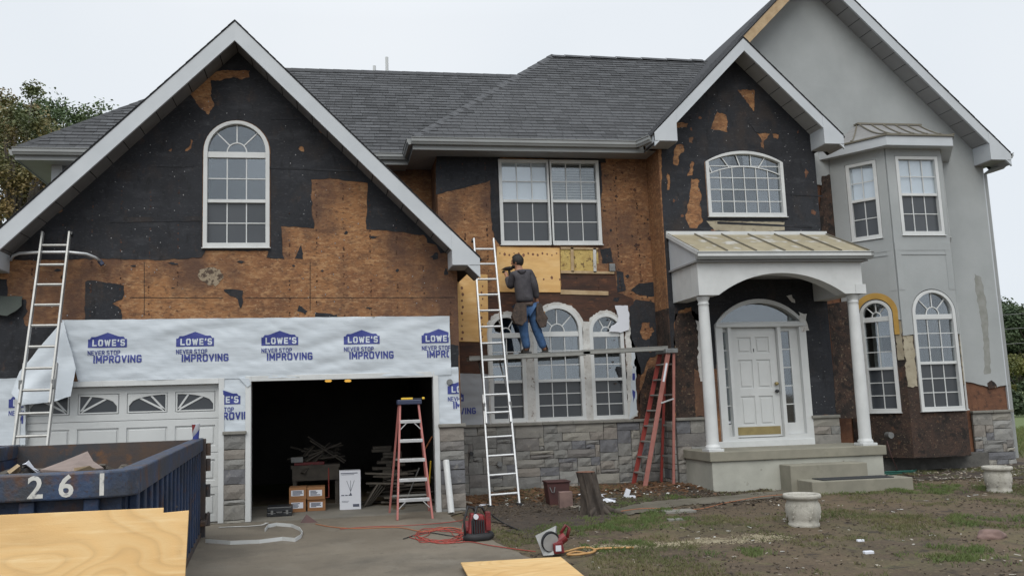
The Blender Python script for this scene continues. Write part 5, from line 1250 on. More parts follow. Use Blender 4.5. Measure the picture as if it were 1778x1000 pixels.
# ---- orange stepladder seen from the side
Xf = P(1120, 843, 14.05).x; Xb = P(1171, 840, 14.05).x; tp = P(1163, 610, 14.15); zg = gz(Xf, 14.1)
sl2 = empty('stepladder', ((Xf+Xb)/2, 14.3, zg), 'orange fibreglass stepladder seen side-on holding up the right end of the plank', 'ladder')
ztop = tp.z-.02
for Y, m_ in ((14.07, 'fib'), (14.62, 'fibshade')):  # near rails plain orange, far rails with shade in their colour
    yt = 14.15 if Y < 14.3 else 14.52
    MB().bar((Xf, Y, zg), (tp.x-.03, yt, ztop), .075, .028, (0, 1, 0)).build('front_rail', m_, sl2, bev=.003)
    MB().bar((Xb, Y+.02, zg+.01), (tp.x+.07, yt, ztop), .045, .028, (0, 1, 0)).build('rear_rail', m_, sl2, bev=.003)
for i in range(8):
    f = (i+.85)/8.6; x = Xf+(tp.x-.03-Xf)*f; z = zg+(ztop-zg)*f; ya = 14.07+.08*f+.016; yb = 14.62-.10*f-.016
    MB().box(x-.04, x+.04, ya, yb, z-.012, z+.012).build('tread', 'aludark', sl2, bev=.003)
    xb = Xb+(tp.x+.07-Xb)*f
    if i in (1, 3, 5, 7): MB().bar((xb, ya, z), (xb, yb, z), .02, .03).build('rear_brace', 'aludark', sl2)
f = .62; MB().bar((Xf+(tp.x-Xf)*f, 14.10, zg+(ztop-zg)*f), (Xb+(tp.x+.07-Xb)*f, 14.12, zg+(ztop-zg)*(f+.03)), .012, .025).build('spreader', 'alu', sl2)
MB().box(tp.x-.09, tp.x+.13, 14.10, 14.58, ztop-.01, ztop+.07).build('top_cap', 'lead', sl2, bev=.01)
f0, f1 = .78, .92
pA = Vector((Xf+(tp.x-.03-Xf)*f0, 14.07+.08*f0-.0155, zg+(ztop-zg)*f0)); pB = Vector((Xf+(tp.x-.03-Xf)*f1, 14.07+.08*f1-.0155, zg+(ztop-zg)*f1)); MB().bar(pA, pB, .035, .003, (0, 1, 0)).build('label_sticker', 'paper', sl2)
# ---- pink stepladder at the garage opening
gl = gpt(690, 906); grr = gpt(750, 899); yf_ = (gl.y+grr.y)/2; z0 = gz(1.2, yf_)+.006
X0, X1 = P(690, 905, yf_).x, P(751, 901, yf_).x; Xb0, Xb1 = P(668, 893, 13.5).x, P(731, 888, 13.5).x
tA, tB = P(693, 699, yf_+.3), P(727, 698, yf_+.3); zt_ = (tA.z+tB.z)/2
Xb0, Xb1 = X0-.05, X1+.05
sl3 = empty('stepladder', ((X0+X1)/2, yf_+.3, z0), 'faded pink fibreglass stepladder with blue top standing in the open garage', 'ladder')
for xb_, xt, s_ in ((X0, tA.x+.01, 'front_rail'), (X1, tB.x-.01, 'front_rail')):
    MB().bar((xb_, yf_, z0), (xt, yf_+.27, zt_-.02), .028, .07, (0, -1, .1)).build(s_, 'fibpink', sl3, bev=.003)
for xb_, xt in ((Xb0, tA.x), (Xb1, tB.x)):
    MB().bar((xb_, yf_+.86, .158), (xt, yf_+.34, zt_-.02), .028, .05, (0, -1, -.1)).build('rear_rail', 'fibpink', sl3, bev=.003)
for i in range(5):
    f = (i+.95)/6.0; xa = X0+(tA.x-X0)*f+.014; xb_ = X1+(tB.x-X1)*f-.014; z = z0+(zt_-z0)*f; y = yf_+.27*f
    MB().box(xa, xb_, y-.045, y+.045, z-.012, z+.035).build('tread', 'alu', sl3, bev=.004)
    for sg, x in ((1, xa), (-1, xb_)):
        if i in (0, 4): MB().bar((x, y-.03, z-.10), (x+sg*.09, y-.03, z-.012), .012, .025, (0, 1, 0)).build('tread_brace', 'alu', sl3)
    if i % 2 == 0: MB().bar((Xb0+(tA.x-Xb0)*f, yf_+.86-.52*f, z), (Xb1+(tB.x-Xb1)*f, yf_+.86-.52*f, z), .015, .03).build('rear_brace', 'aludark', sl3)
MB().box(tA.x-.035, tB.x+.035, yf_+.2, yf_+.42, zt_-.03, zt_+.04).build('top_cap', 'blueplastic', sl3, bev=.012)
lv = empty('spirit_level', (tB.x-.1, yf_+.3, zt_+.041), 'yellow and black tool lying on the blue top of the stepladder', 'tool')
MB().box(tA.x+.03, tA.x+.20, yf_+.27, yf_+.31, zt_+.041, zt_+.07).build('handle', 'yellow', lv, bev=.006)
MB().box(tA.x+.201, tB.x+.05, yf_+.275, yf_+.305, zt_+.045, zt_+.062).build('blade', 'blackplastic', lv)
MB().tube([(tB.x+.05, yf_+.29, zt_+.055), (tB.x+.085, yf_+.29, zt_+.055)], .018, 10).build('knob', 'yellow', lv)

# ---- worker
def skin(name, verts, edges, radii, mat, parent, sub=2, root=0):
    me = D.meshes.new(name); me.from_pydata([tuple(v) for v in verts], edges, []); o = D.objects.new(name, me); C.objects.link(o)
    if parent: attach(o, parent)
    m = o.modifiers.new('skin', 'SKIN'); m.use_smooth_shade = True; m.branch_smoothing = .5
    for i, r_ in enumerate(radii):
        s_ = me.skin_vertices[0].data[i]; s_.radius = (r_, r_) if not isinstance(r_, tuple) else r_; s_.use_root = (i == root)
    if sub: q = o.modifiers.new('sub', 'SUBSURF'); q.levels = sub; q.render_levels = sub
    me.materials.append(MT[mat]); return o
yb_ = 14.38
def w_(px, py, y=0.): return P(px, py, yb_+y)
feetz = plank_top(w_(915, 612).x)
base = w_(928, 610); base.z = feetz
PR = empty('person', base, 'man in grey jacket, blue jeans and tool belt standing on the plank fixing plywood', 'person')
hipC = w_(912, 530); lhip = w_(905.5, 537); rhip = w_(923, 537, .0)
lkn = w_(909, 572, -.04); rkn = w_(932, 573, .02); lan = w_(915, 604, 0); ran = w_(944.5, 601, .04)
lan.z = feetz+.10; ran.z = feetz+.10
waist = w_(911, 517); chest = w_(906.5, 490, .03); upch = w_(904.5, 477, .05); neck = w_(901, 468, .07); headb = w_(898.5, 460.5, .09); headt = w_(897, 447.5, .09)
lsh = w_(891.5, 477.5, .05); rsh = w_(920, 473.5, .03); lel = w_(886.5, 500, .12); lwr = w_(879.5, 478, .27); rel = w_(928.5, 498, -.03); rwr = w_(932, 521, .06)
lha = w_(877.5, 473, .31); rha = w_(933, 526, .08)
ltoe = lan+Vector((-.05, .16, -.06)); rtoe = ran+Vector((.07, .13, -.06))
V = [hipC, waist, chest, upch, neck, headb, headt, lsh, lel, lwr, lha, rsh, rel, rwr, rha, lhip, lkn, lan, ltoe, rhip, rkn, ran, rtoe]
Ed = [(0, 1), (1, 2), (2, 3), (3, 4), (4, 5), (5, 6), (3, 7), (7, 8), (8, 9), (9, 10), (3, 11), (11, 12), (12, 13), (13, 14), (0, 15), (15, 16), (16, 17), (17, 18), (0, 19), (19, 20), (20, 21), (21, 22)]
Ra = [.12, .115, .135, .12, .055, .082, .078, .06, .042, .030, .038, .06, .042, .030, .038, .085, .058, .042, .035, .085, .058, .042, .035]
skin('body', V, Ed, Ra, 'skin', PR)
jv = [w_(911.5, 528), waist, chest, upch, w_(902, 470, .065), lsh, lel, lwr+(lel-lwr)*.12, rsh, rel, rwr+(rel-rwr)*.1, w_(899, 480, .05), w_(914, 480, .03)]
skin('jacket', jv, [(0, 1), (1, 2), (2, 3), (3, 4), (3, 5), (5, 6), (6, 7), (3, 8), (8, 9), (9, 10)], [.172, .165, .190, .165, .080, .100, .074, .056, .100, .072, .058, .1, .1], 'jacket', PR)
hood = skin('hood', [w_(906, 471, -.03), w_(900, 474, -.06), w_(912, 474, -.06)], [(0, 1), (0, 2)], [.06, .05, .05], 'jacket', PR)
skin('jeans', [hipC, lhip, lkn, lan+Vector((0, 0, -.015)), rhip, rkn, ran+Vector((0, 0, -.015))], [(0, 1), (1, 2), (2, 3), (0, 4), (4, 5), (5, 6)], [.15, .115, .085, .072, .112, .085, .072], 'jeans', PR)
for a, b in ((lan, ltoe), (ran, rtoe)):
    skin('boot', [a+Vector((0, -.04, -.04)), a+Vector((0, 0, .06)), b], [(0, 1), (0, 2)], [.055, .06, .05], 'boots', PR)
    m = MB(); d = (b-a); d.z = 0; d.normalize(); r_ = Vector((d.y, -d.x, 0)); a0 = Vector((a.x, a.y, feetz+.002)) - d*.09; b0 = Vector((b.x, b.y, feetz+.002))+d*.05
    m.hexa([a0-r_*.045, a0+r_*.045, b0+r_*.05, b0-r_*.05]+[q+Vector((0, 0, .03)) for q in (a0-r_*.045, a0+r_*.045, b0+r_*.05, b0-r_*.05)]); m.build('sole', 'rubber', PR, bev=.01)
# head: hair cap, ear, face features turned to the left
hc = (headb+headt)/2; fdir = Vector((-.85, .5, -.05)).normalized(); up = Vector((0, 0, 1)); sd = fdir.cross(up).normalized()
def blob(name, c, rx, ry, rz, mat, par, dirx=fdir, nse=.0, cut=None, seg=20):
    m = MB(); U = dirx; Wv = U.cross(up).normalized(); Zv = Wv.cross(U)
    rings = 12
    for j in range(rings+1):
        th = math.pi*j/rings
        for k in range(seg):
            ph = 2*math.pi*k/seg; v = Vector((math.sin(th)*math.cos(ph), math.sin(th)*math.sin(ph), math.cos(th)))
            s_ = 1+nse*noise.noise(v*4+c); m.v.append(c+(U*v.x*rx+Wv*v.y*ry+Zv*v.z*rz)*s_)
    for j in range(rings):
        for k in range(seg):
            fc = (j*seg+k, j*seg+(k+1) % seg, (j+1)*seg+(k+1) % seg, (j+1)*seg+k)
            if cut and cut(sum((m.v[i] for i in fc), Vector())/4): continue
            m.f.append(fc)
    return m.build(name, mat, par, smooth=True)
sk_c = hc+fdir*.005+Vector((0, 0, -.01))
blob('face', sk_c, .094, .074, .112, 'skin', PR)
blob('hair', hc-fdir*.008+Vector((0, 0, .010)), .112, .094, .122, 'hair', PR, nse=.05, cut=lambda q: (q-hc).dot(fdir) > .045 and q.z < hc.z+.055 or (q.z < hc.z-.055 and (q-hc).dot(fdir) > .0) or q.z < hc.z-.095)
m = MB(); nb = sk_c+fdir*.090+Vector((0, 0, -.012)); m.hexa([nb-sd*.014+Vector((0, 0, -.02)), nb+sd*.014+Vector((0, 0, -.02)), nb+sd*.012+fdir*.022+Vector((0, 0, -.018)), nb-sd*.012+fdir*.022+Vector((0, 0, -.018)), nb-sd*.006+Vector((0, 0, .03)), nb+sd*.006+Vector((0, 0, .03)), nb+sd*.005+fdir*.005+Vector((0, 0, .03)), nb-sd*.005+fdir*.005+Vector((0, 0, .03))]); m.build('nose', 'skin', PR, bev=.004)
for sg in (-1, 1):
    blob('ear', hc+sd*sg*.08-fdir*.005+Vector((0, 0, -.02)), .022, .010, .032, 'skin', PR)
    blob('eye', sk_c+fdir*.080+sd*sg*.032+Vector((0, 0, .018)), .010, .014, .008, 'blackplastic', PR)
    MB().bar(sk_c+fdir*.088+sd*sg*.018+Vector((0, 0, .036)), sk_c+fdir*.076+sd*sg*.048+Vector((0, 0, .036)), .008, .008).build('eyebrow', 'hair', PR)
MB().bar(sk_c+fdir*.086-sd*.02+Vector((0, 0, -.055)), sk_c+fdir*.086+sd*.02+Vector((0, 0, -.055)), .008, .010).build('mouth', 'maroon', PR)
blob('beard', sk_c+fdir*.03+Vector((0, 0, -.075)), .066, .062, .04, 'hair', PR)
# fingers
def hand(c, d, curl, mat='skin', par=PR):
    d = d.normalized(); s_ = d.cross(curl).normalized()
    for i in range(4):
        r0 = c+s_*(-.027+.018*i); L_ = (.066, .074, .070, .056)[i]
        a = r0+d*L_*.42; b = a+(d*.6+curl*.8).normalized()*L_*.4; e = b+(curl-d*.3).normalized()*L_*.34
        MB().tube([r0, a, b, e], [.0095, .009, .0085, .007], 8).build('finger', mat, par, smooth=True)
    th = c-s_*.03; MB().tube([th, th-s_*.02+d*.022+curl*.012, th-s_*.018+d*.05+curl*.03], [.012, .0105, .0085], 8).build('thumb', mat, par, smooth=True)
MT['glove'] = M('dark_glove', (.03, .035, .035), None, 1, .8)
hand(lha, Vector((-.3, .5, .6)), Vector((-.6, .4, -.5)).normalized(), 'glove'); hand(rha, Vector((.1, .2, -1)), Vector((-.7, .6, 0)).normalized())
# belt and pouches
MB().lathe([(.158, -.03), (.168, -.025), (.168, .025), (.158, .03)], 28, w_(911.8, 530)).build('tool_belt', 'leather', PR, smooth=True)
def pouch(pts, y, th, nm='tool_pouch'):
    T = lambda x, z, d: Vector((x, yb_+y-d, z)); return MB().prism(T, ragged([(P(a, b, yb_+y).x, P(a, b, yb_+y).z) for a, b in pts], .006, .05), 0, th).build(nm, 'leather', PR, bev=.015)
pouch([(895, 527), (911, 527), (912, 558), (904, 566), (892, 562), (887, 550), (890, 540)], -.10, .13)
pouch([(929, 527), (938, 530), (941, 543), (948, 554), (945, 568), (935, 570), (928, 556)], -.02, .14)
q = w_(943, 548, -.06); MB().tube([q+Vector((0, 0, -.08)), q+Vector((.03, 0, .07))], .012, 8).build('pouch_tool', 'rope', PR)
q = w_(893, 548, -.12); MB().tube([q+Vector((0, 0, -.05)), q+Vector((-.02, 0, .08))], .012, 8).build('pouch_tool', 'maroon', PR)
# drill held in the left hand
dc = w_(882, 466.5, .34); dl = empty('cordless_drill', dc, 'black cordless drill in the raised hand of the worker', 'drill'); dd_ = Vector((-.45, .88, .05)).normalized()
a = dc-dd_*.11; MB().tube([a, a+dd_*.02, dc+dd_*.06, dc+dd_*.10, dc+dd_*.14, dc+dd_*.145, dc+dd_*.19], [.028, .036, .036, .028, .018, .006, .005], 12).build('motor_body', 'blackplastic', dl, smooth=True)
MB().bar(dc-dd_*.03, dc-dd_*.045+Vector((0, 0, -.14)), .034, .045, dd_).build('grip', 'blackplastic', dl, bev=.008)
MB().box(dc.x-.035, dc.x+.035, dc.y-.10, dc.y+.02, dc.z-.20, dc.z-.141).build('battery', 'blueplastic', dl, bev=.008)

# ---- dumpster
N0 = Vector((-1.19, 5.75, 0)); e_ = Vector((-.43, 6.2, 0)).normalized(); l_ = Vector((-e_.y, e_.x, 0)); Ld, Wd = 6.2, 2.35
TdP = lambda a, b, z: N0+e_*a+l_*b+Vector((0, 0, z))
DU_ = empty('dumpster', TdP(Ld/2, Wd/2, .1), 'long blue roll-off dumpster with rust and white numerals on its rim', 'dumpster')
def dbox(a0, a1, b0, b1, z0, z1, name, mat, bev=.0): return MB().hexa([TdP(a0, b0, z0), TdP(a1, b0, z0), TdP(a1, b1, z0), TdP(a0, b1, z0), TdP(a0, b0, z1), TdP(a1, b0, z1), TdP(a1, b1, z1), TdP(a0, b1, z1)]).build(name, mat, DU_, bev=bev)
rb, rt_ = 1.235, 1.40
dbox(.10, .16, .10, Wd-.10, .22, rb-.002, 'end_panel', 'dump'); dbox(Ld-.12, Ld-.06, .08, Wd-.08, .25, rt_-.02, 'end_door', 'rust')
dbox(.161, Ld-.121, .08, .12, .22, rb-.002, 'side_panel', 'dump'); dbox(.161, Ld-.121, Wd-.12, Wd-.08, .22, rb-.002, 'side_panel', 'dump')
dbox(.161, Ld-.121, .121, Wd-.121, .24, .30, 'floor_panel', 'rust')
MB().prism(lambda x, y, d: TdP(x, y, d), [(0.0, Wd), (0, .16), (.05, .05), (.16, 0), (.22, 0), (.22, .13), (.14, .16), (.13, .22), (.13, Wd)], rb, rt_).build('top_rim', 'dumprim', DU_, bev=.012)
dbox(.221, Ld, 0, .13, rb, rt_, 'top_rim', 'dumprim', .012); dbox(.221, Ld, Wd-.13, Wd, rb, rt_, 'top_rim', 'dumprim', .012)
dbox(Ld-.10, Ld-.0, .131, Wd-.131, rb+.02, rt_-.02, 'top_rim', 'rust', .01)
for i in range(17):
    a = .28+i*(Ld-.6)/16; o = dbox(a, a+.10, .02, .0795, .20, rb-.002, 'rib', 'dump', .01)
for i in range(6):
    b = .22+i*.37; dbox(.04, .0995, b, b+.09, .20, rb-.002, 'rib', 'dump', .01)
dbox(.1, Ld, .02, .12, .12, .199, 'bottom_rail', 'rust', .01); dbox(.1, Ld, Wd-.12, Wd-.02, .12, .199, 'bottom_rail', 'rust', .01)
dbox(Ld-.06, Ld+.02, -.03, .06, .12, rt_-.01, 'door_post', 'rust', .01)
for z in (.35, .72, 1.05, 1.25): MB().tube([TdP(Ld-.0, -.055, z-.08), TdP(Ld-.0, -.055, z+.08)], .035, 10).build('hinge', 'rust', DU_)
dbox(Ld-.30, Ld-.05, -.05, .0195, .30, .36, 'latch', 'rust', .008); MB().tube([TdP(Ld-.12, -.04, .30), TdP(Ld-.1, -.06, .42), TdP(Ld-.02, -.07, .44)], .014, 8).build('latch_chain', 'rust', DU_)
for b in (.2, Wd-.2): MB().tube([TdP(.3, b-.08, .10), TdP(.3, b+.08, .10)], .09, 16).build('wheel', 'rust', DU_); 
for b in (.2, Wd-.2): MB().tube([TdP(Ld-.5, b-.08, .20), TdP(Ld-.5, b+.08, .20)], .09, 16).build('wheel', 'rust', DU_)
Tn = lambda x, z, d: TdP(-d, -x, z)                        # near rim face, x to the right
for ch, px in (('2', 52), ('6', 104), ('1', 165)):
    q = P(px, 858, 5.78); x = -((q-N0).dot(l_)); mbt = text_mb(ch, .185, Tn, x, rb+.022, .002, .004, stretch=1.0)
    mbt.build('numeral', 'paintnum', DU_, fixn=False)
    # stencil bridges
heap = MB(); random.seed(11)
for i in range(420):
    a = random.uniform(.2, Ld-.3); b = random.uniform(.2, Wd-.2); z = 1.02+.14*noise.noise(Vector((a, b, 0)))+random.uniform(-.05, .05)
    c = TdP(a, b, z); d = Vector((random.uniform(-1, 1), random.uniform(-1, 1), random.uniform(-.4, .4))).normalized()*random.uniform(.06, .25)
    heap.bar(c-d, c+d, random.uniform(.04, .16), random.uniform(.008, .03))
for i in range(14):
    for j in range(6):
        a = .17+i*(Ld-.3)/14; b = .13+j*(Wd-.26)/6; heap.hexa([TdP(a, b, .9), TdP(a+.43, b, .9), TdP(a+.43, b+.36, .9), TdP(a, b+.36, .9)]+[TdP(a+u, b+v, 1.0+.08*noise.noise(Vector((a+u, b+v, 0)))) for u, v in ((0, 0), (.43, 0), (.43, .36), (0, .36))])
tag(heap.build('rubbish_heap', 'lumber'), 'mixed building rubbish filling the blue dumpster', 'rubbish', kind='stuff')
MT['felttan'] = M('tan_torn_sheet', (.26, .20, .175), (.20, .155, .135), 5, .85)
def dP(px, py, a): 
    # photo point on the vertical plane across the dumpster at distance a along it
    Y = 5.75+a; return P(px, py, Y)
m = MB(); pts = [dP(70, 815, 1.2), dP(110, 800, 1.6), dP(152, 783, 1.9), dP(162, 800, 1.5), dP(180, 812, 1.2), dP(120, 818, .9)]
m.v = [Vector(p) for p in pts]; m.f = [(0, 1, 5), (1, 2, 5), (2, 3, 5), (3, 4, 5)]
o = m.build('torn_sheet', 'felttan'); s_ = o.modifiers.new('thick', 'SOLIDIFY'); s_.thickness = .02; tag(o, 'folded tan sheet poking out of the blue dumpster', 'sheet')
for i, (pp, mt, lb) in enumerate((([(12, 818), (30, 805), (33, 812), (22, 819)], 'lumberlight', 'pale broken board end at the left in the dumpster'), ([(38, 806), (45, 803), (70, 818), (58, 820)], 'paper', 'white scrap strip beside the folded tan sheet'), ([(36, 814), (46, 806), (60, 818), (44, 819)], 'blackplastic', 'black scrap under the white strip in the dumpster'), ([(128, 812), (150, 810), (172, 813), (150, 818)], 'lumberlight', 'pale wood piece in front of the folded tan sheet'))):
    v = [dP(a, b, .8+.2*j) for j, (a, b) in enumerate(pp)]; m = MB(); m.v = v; m.f = [(0, 1, 2), (0, 2, 3)]; o = m.build('scrap_piece', mt); s_ = o.modifiers.new('thick', 'SOLIDIFY'); s_.thickness = .025; tag(o, lb, 'scrap', 'scraps sticking out of the dumpster')
# cup on the rim
ca, cb = (P(345, 752, 11.45)), 0
k = (ca-N0).dot(e_); cbase = TdP(k, .065, rt_); h_ = .19
cup = empty('paper_cup', cbase, 'white paper cup with red and blue swirl on the far dumpster rim', 'cup')
MB().lathe([(0, .0), (.036, 0), (.050, h_), (.052, h_+.004), (.048, h_+.004), (.046, h_-.01), (0, h_-.01)], 24, cbase).build('cup_body', 'paper', cup, smooth=True)
def cupquad(t0, t1, zf0, zf1, mat):
    m = MB(); n = 10
    for i in range(n):
        a0 = t0+(t1-t0)*i/n; a1 = t0+(t1-t0)*(i+1)/n; f0 = i/n; f1 = (i+1)/n
        def pp(a, z): r_ = .0372+.014*z/h_; return cbase+Vector((math.cos(a)*r_, math.sin(a)*r_, z))
        m.quad(pp(a0, zf0(f0)), pp(a1, zf0(f1)), pp(a1, zf1(f1)), pp(a0, zf1(f0)))
    m.build('cup_swirl', mat, cup)
cupquad(-2.9, -.3, lambda f: .002+.0*f, lambda f: .02+.115*f**1.5, 'ink'); cupquad(-3.0, -1.5, lambda f: .185-.12*(1-f)**.7, lambda f: .186, 'redp')
# plywood sheets leaning on the near end of the dumpster
xr = P(328, 875, 5.62).x
T = lambda x, z, d: Vector((x, 5.64-(1.18-z)*.30-d, z)); xn = P(284, 871, 5.62).x
o = MB().prism(T, [(xr-2.44, .02), (xr, .02), (xr, 1.150), (xn, 1.143), (xn, 1.172), (xr-2.44, 1.178)], 0, .018).build('plywood_sheet', 'ply_big', bev=.002); tag(o, 'large new pine plywood sheet leaning on the near end of the dumpster', 'plywood')
o = MB().prism(lambda x, z, d: T(x, z, d-.022), rect(xr-2.40, xr-.012, .02, 1.13), 0, .018).build('plywood_sheet', 'ply_big', bev=.002); tag(o, 'second plywood sheet tucked behind the large leaning one', 'plywood')
# sheet on the ground
q0, q1 = gpt(800, 979, .05), gpt(957, 970, .05); u_ = (q1-q0).normalized(); v_ = Vector((u_.y, -u_.x, 0)); zt0 = .155
o = MB().hexa([q0, q0+u_*1.02, q0+u_*1.02+v_*2.4, q0+v_*2.4]+[p+Vector((0, 0, .018)) for p in (q0, q0+u_*1.02, q0+u_*1.02+v_*2.4, q0+v_*2.4)]).build('plywood_sheet', 'ply_big', bev=.002); tag(o, 'plywood sheet lying flat on the driveway edge in front of the saw', 'plywood')

# ---- white pipe by the stone pier
pb_ = gpt(783, 893); pt_ = P(774.5, 799, 12.99); o = MB().tube([pb_+Vector((0, -.05, .03)), pt_], .048, 16).build('plastic_pipe', 'white', smooth=False)
tag(o, 'short white plastic pipe leaning on the stone pier right of the garage', 'pipe')
# ---- trim strips on the driveway
def ribbon(pts, w, name, mat, label, cat, group=None, dz=.02, flat=False):
    m = MB(); P3 = [gpt(a, b, dz) for a, b in pts]
    for a, b in zip(P3, P3[1:]): m.bar(a, b+(b-a).normalized()*.004, .006 if not flat else w, w if not flat else .006)
    return tag(m.build(name, mat), label, cat, group)
o = ribbon([(357, 939), (400, 942), (450, 940), (490, 935), (512, 937), (522, 931), (525, 925), (520, 918), (506, 912), (480, 910), (466, 913), (460, 920)], .05, 'vinyl_strip', 'white', 'curled white vinyl strip lying on the driveway beside the dumpster', 'strip', dz=.03)
ribbon([(380, 915), (400, 914), (430, 913), (455, 911), (464, 907)], .05, 'vinyl_strip', 'whitedirt', 'short white strip lying along the foot of the left stone pier', 'strip', flat=True, dz=.02)
m = MB(); a = gpt(520, 909); b = gpt(554, 908); c = a.lerp(b, .35)+Vector((0, .08, .12)); d = a.lerp(b, .6)+Vector((0, .2, .02)); m.v = [a, b, c, d]; m.f = [(0, 1, 2), (0, 2, 3), (1, 3, 2)]
o = m.build('tar_scrap', 'maroon'); s_ = o.modifiers.new('thick', 'SOLIDIFY'); s_.thickness = .01; tag(o, 'dark folded scrap standing on the garage apron near the boxes', 'scrap')
# ---- cartons and things in the garage
def fl(px, py): q = PZ(px, py, .158); return q
def carton(px0, px1, py0, py1, Y, dep, label, zb_=None):
    a = P(px0, py1, Y); b = P(px1, py0, Y); z0 = .158 if zb_ is None else zb_; z1 = z0+(b.z-a.z)
    t = empty('cardboard_box', ((a.x+b.x)/2, Y+dep/2, z0), label, 'box', 'brown cartons stacked in the garage')
    MB().box(a.x, b.x, Y, Y+dep, z0, z1).build('carton_body', 'card', t, bev=.003)
    w = b.x-a.x; h = z1-z0; l0 = a.x+w*.12; l1 = a.x+w*.84; MB().box(l0, l1, Y-.003, Y-.0005, z0+h*.30, z1-h*.22).build('shipping_label', 'paper', t)
    m = MB()
    for k in range(4): zz = z0+h*(.36+.10*k); m.box(l0+.02, l0+.02+(l1-l0)*random.uniform(.4, .85), Y-.0045, Y-.003, zz, zz+.012)
    m.build('label_print', 'print', t)['kind'] = 'stuff'
    MB().box(a.x, b.x, Y-.0015, Y-.0003, z1-.03, z1-.002).build('tape', 'lumberlight', t) if False else None
    return z1
zt1 = carton(502, 531, 872, 895, 13.95, .35, 'cardboard box with white label, bottom left of the four')
zt2 = carton(534, 565, 872, 893, 14.0, .35, 'cardboard box with white label, bottom right of the four')
carton(502, 532, 849, 871, 13.95, .35, 'cardboard box with white label, top left of the four', zt1+.002)
carton(533, 564, 848, 871, 13.98, .35, 'cardboard box with white label, top right of the four', zt2+.002)
a = P(590, 890, 13.95); b = P(626, 821, 13.95); t = empty('white_box', ((a.x+b.x)/2, 14.05, .158), 'tall white appliance box standing in the open garage', 'box')
zh = .158+b.z-a.z; MB().box(a.x, b.x, 13.95, 14.2, .158, zh).build('carton_body', 'paper', t, bev=.004)
m = MB(); w = b.x-a.x; 
for (x, z, ww, hh) in ((.06, .93, .8, .02), (.1, .90, .6, .01), (.08, .36, .14, .025), (.26, .36, .12, .025), (.42, .36, .16, .025), (.10, .22, .34, .008), (.10, .19, .3, .008), (.62, .07, .3, .07)):
    m.box(a.x+w*x, a.x+w*(x+ww), 13.947, 13.9495, .158+(zh-.158)*z, .158+(zh-.158)*(z+hh))
m.build('label_print', 'print', t)['kind'] = 'stuff'
m = MB(); cx_ = a.x+w*.52; cz_ = .158+(zh-.158)*.60
for k in range(3): m.bar((cx_, 13.948, cz_-.08), (cx_+(-.06+.06*k), 13.948, cz_+.09), .006, .002, (0, -1, 0))
m.prism(lambda x, z, d: Vector((x, 13.9485-d, z)), [(cx_-.02, cz_-.13), (cx_+.02, cz_-.13), (cx_, cz_-.09)], 0, .0015)
m.build('label_print', 'print', t)['kind'] = 'stuff'
a = P(463, 901, 13.5); b = P(507, 884, 13.5); t = empty('tool_case', ((a.x+b.x)/2, 13.7, .158), 'black plastic tool case on the garage floor left of the boxes', 'case')
MB().box(a.x, b.x, 13.5, 13.85, .158, .22).build('case_base', 'blackplastic', t, bev=.012); MB().box(a.x, b.x, 13.5, 13.85, .2205, .30).build('case_lid', 'blackplastic', t, bev=.015)
for x in (a.x+.06, b.x-.09): MB().box(x, x+.035, 13.487, 13.4995, .19, .25).build('latch', 'lead', t)
MB().tube([((a.x+b.x)/2-.05, 13.49, .225), ((a.x+b.x)/2-.04, 13.46, .225), ((a.x+b.x)/2+.04, 13.46, .225), ((a.x+b.x)/2+.05, 13.49, .225)], .01, 6).build('handle', 'blackplastic', t)
# workbench with saw
yb2 = 14.9; a = P(505, 812, yb2); b = P(590, 812, yb2); t = empty('workbench', ((a.x+b.x)/2, yb2+.3, .158), 'dusty workbench loaded with offcuts deep in the garage', 'workbench')
MB().box(a.x, b.x, yb2, yb2+.7, a.z-.02, a.z+.03).build('bench_top', 'lumber', t); MB().box(a.x+.02, b.x-.02, yb2+.01, yb2+.03, a.z-.22, a.z-.021).build('apron', 'lumber', t)
for x in (a.x+.03, b.x-.08):
    for y in (yb2+.04, yb2+.6): MB().box(x, x+.06, y, y+.06, .158, a.z-.021).build('leg', 'lumber', t)
ts = empty('table_saw', (a.x+.25, yb2+.2, a.z+.03), 'small red power saw on the workbench in the garage', 'saw')
MB().box(a.x+.05, a.x+.55, yb2+.05, yb2+.4, a.z+.031, a.z+.08).build('saw_table', 'redp', ts, bev=.005); MB().box(a.x+.0, a.x+.2, yb2+.02, yb2+.08, a.z+.081, a.z+.17).build('saw_guard', 'lead', ts, bev=.005)
MB().tube([(a.x+.62, yb2+.02, a.z+.03), (a.x+.62, yb2-.02, a.z-.5), (a.x+.40, yb2-.02, a.z-.52)], .012, 6).build('power_cable', 'redhose', ts)
m = MB()
for i in range(26):
    c = Vector((random.uniform(a.x+.2, b.x-.1), yb2+random.uniform(.1, .6), a.z+.10+random.uniform(0, .18))); d = Vector((random.uniform(-1, 1), random.uniform(-.4, .4), random.uniform(-.12, .35))).normalized()*random.uniform(.12, .4); m.bar(c-d, c+d, .08, .02)
tag(m.build('offcut_pile', 'lumber'), 'pile of timber offcuts heaped on the workbench', 'lumber', kind='stuff')
def boards(cx_, cy_, n, lb, L_=1.2, tilt=.3, zmax=.5, mat='lumber'):
    m = MB()
    for i in range(n):
        c = Vector((cx_+random.uniform(-.25, .25), cy_+random.uniform(-.1, .5), .18+zmax*i/n)); an = random.uniform(-.25, .25); d = Vector((math.cos(an), math.sin(an)*.5, random.uniform(-.1, .1)))*L_/2*random.uniform(.4, 1); m.bar(c-d, c+d, .12, .022)
    tag(m.build('lumber_pile', mat), lb, 'lumber', kind='stuff')
q = fl(690, 880); boards(q.x, q.y+.4, 26, 'loose stack of grey boards behind the pink stepladder', .9)
q = fl(680, 872); m = MB()
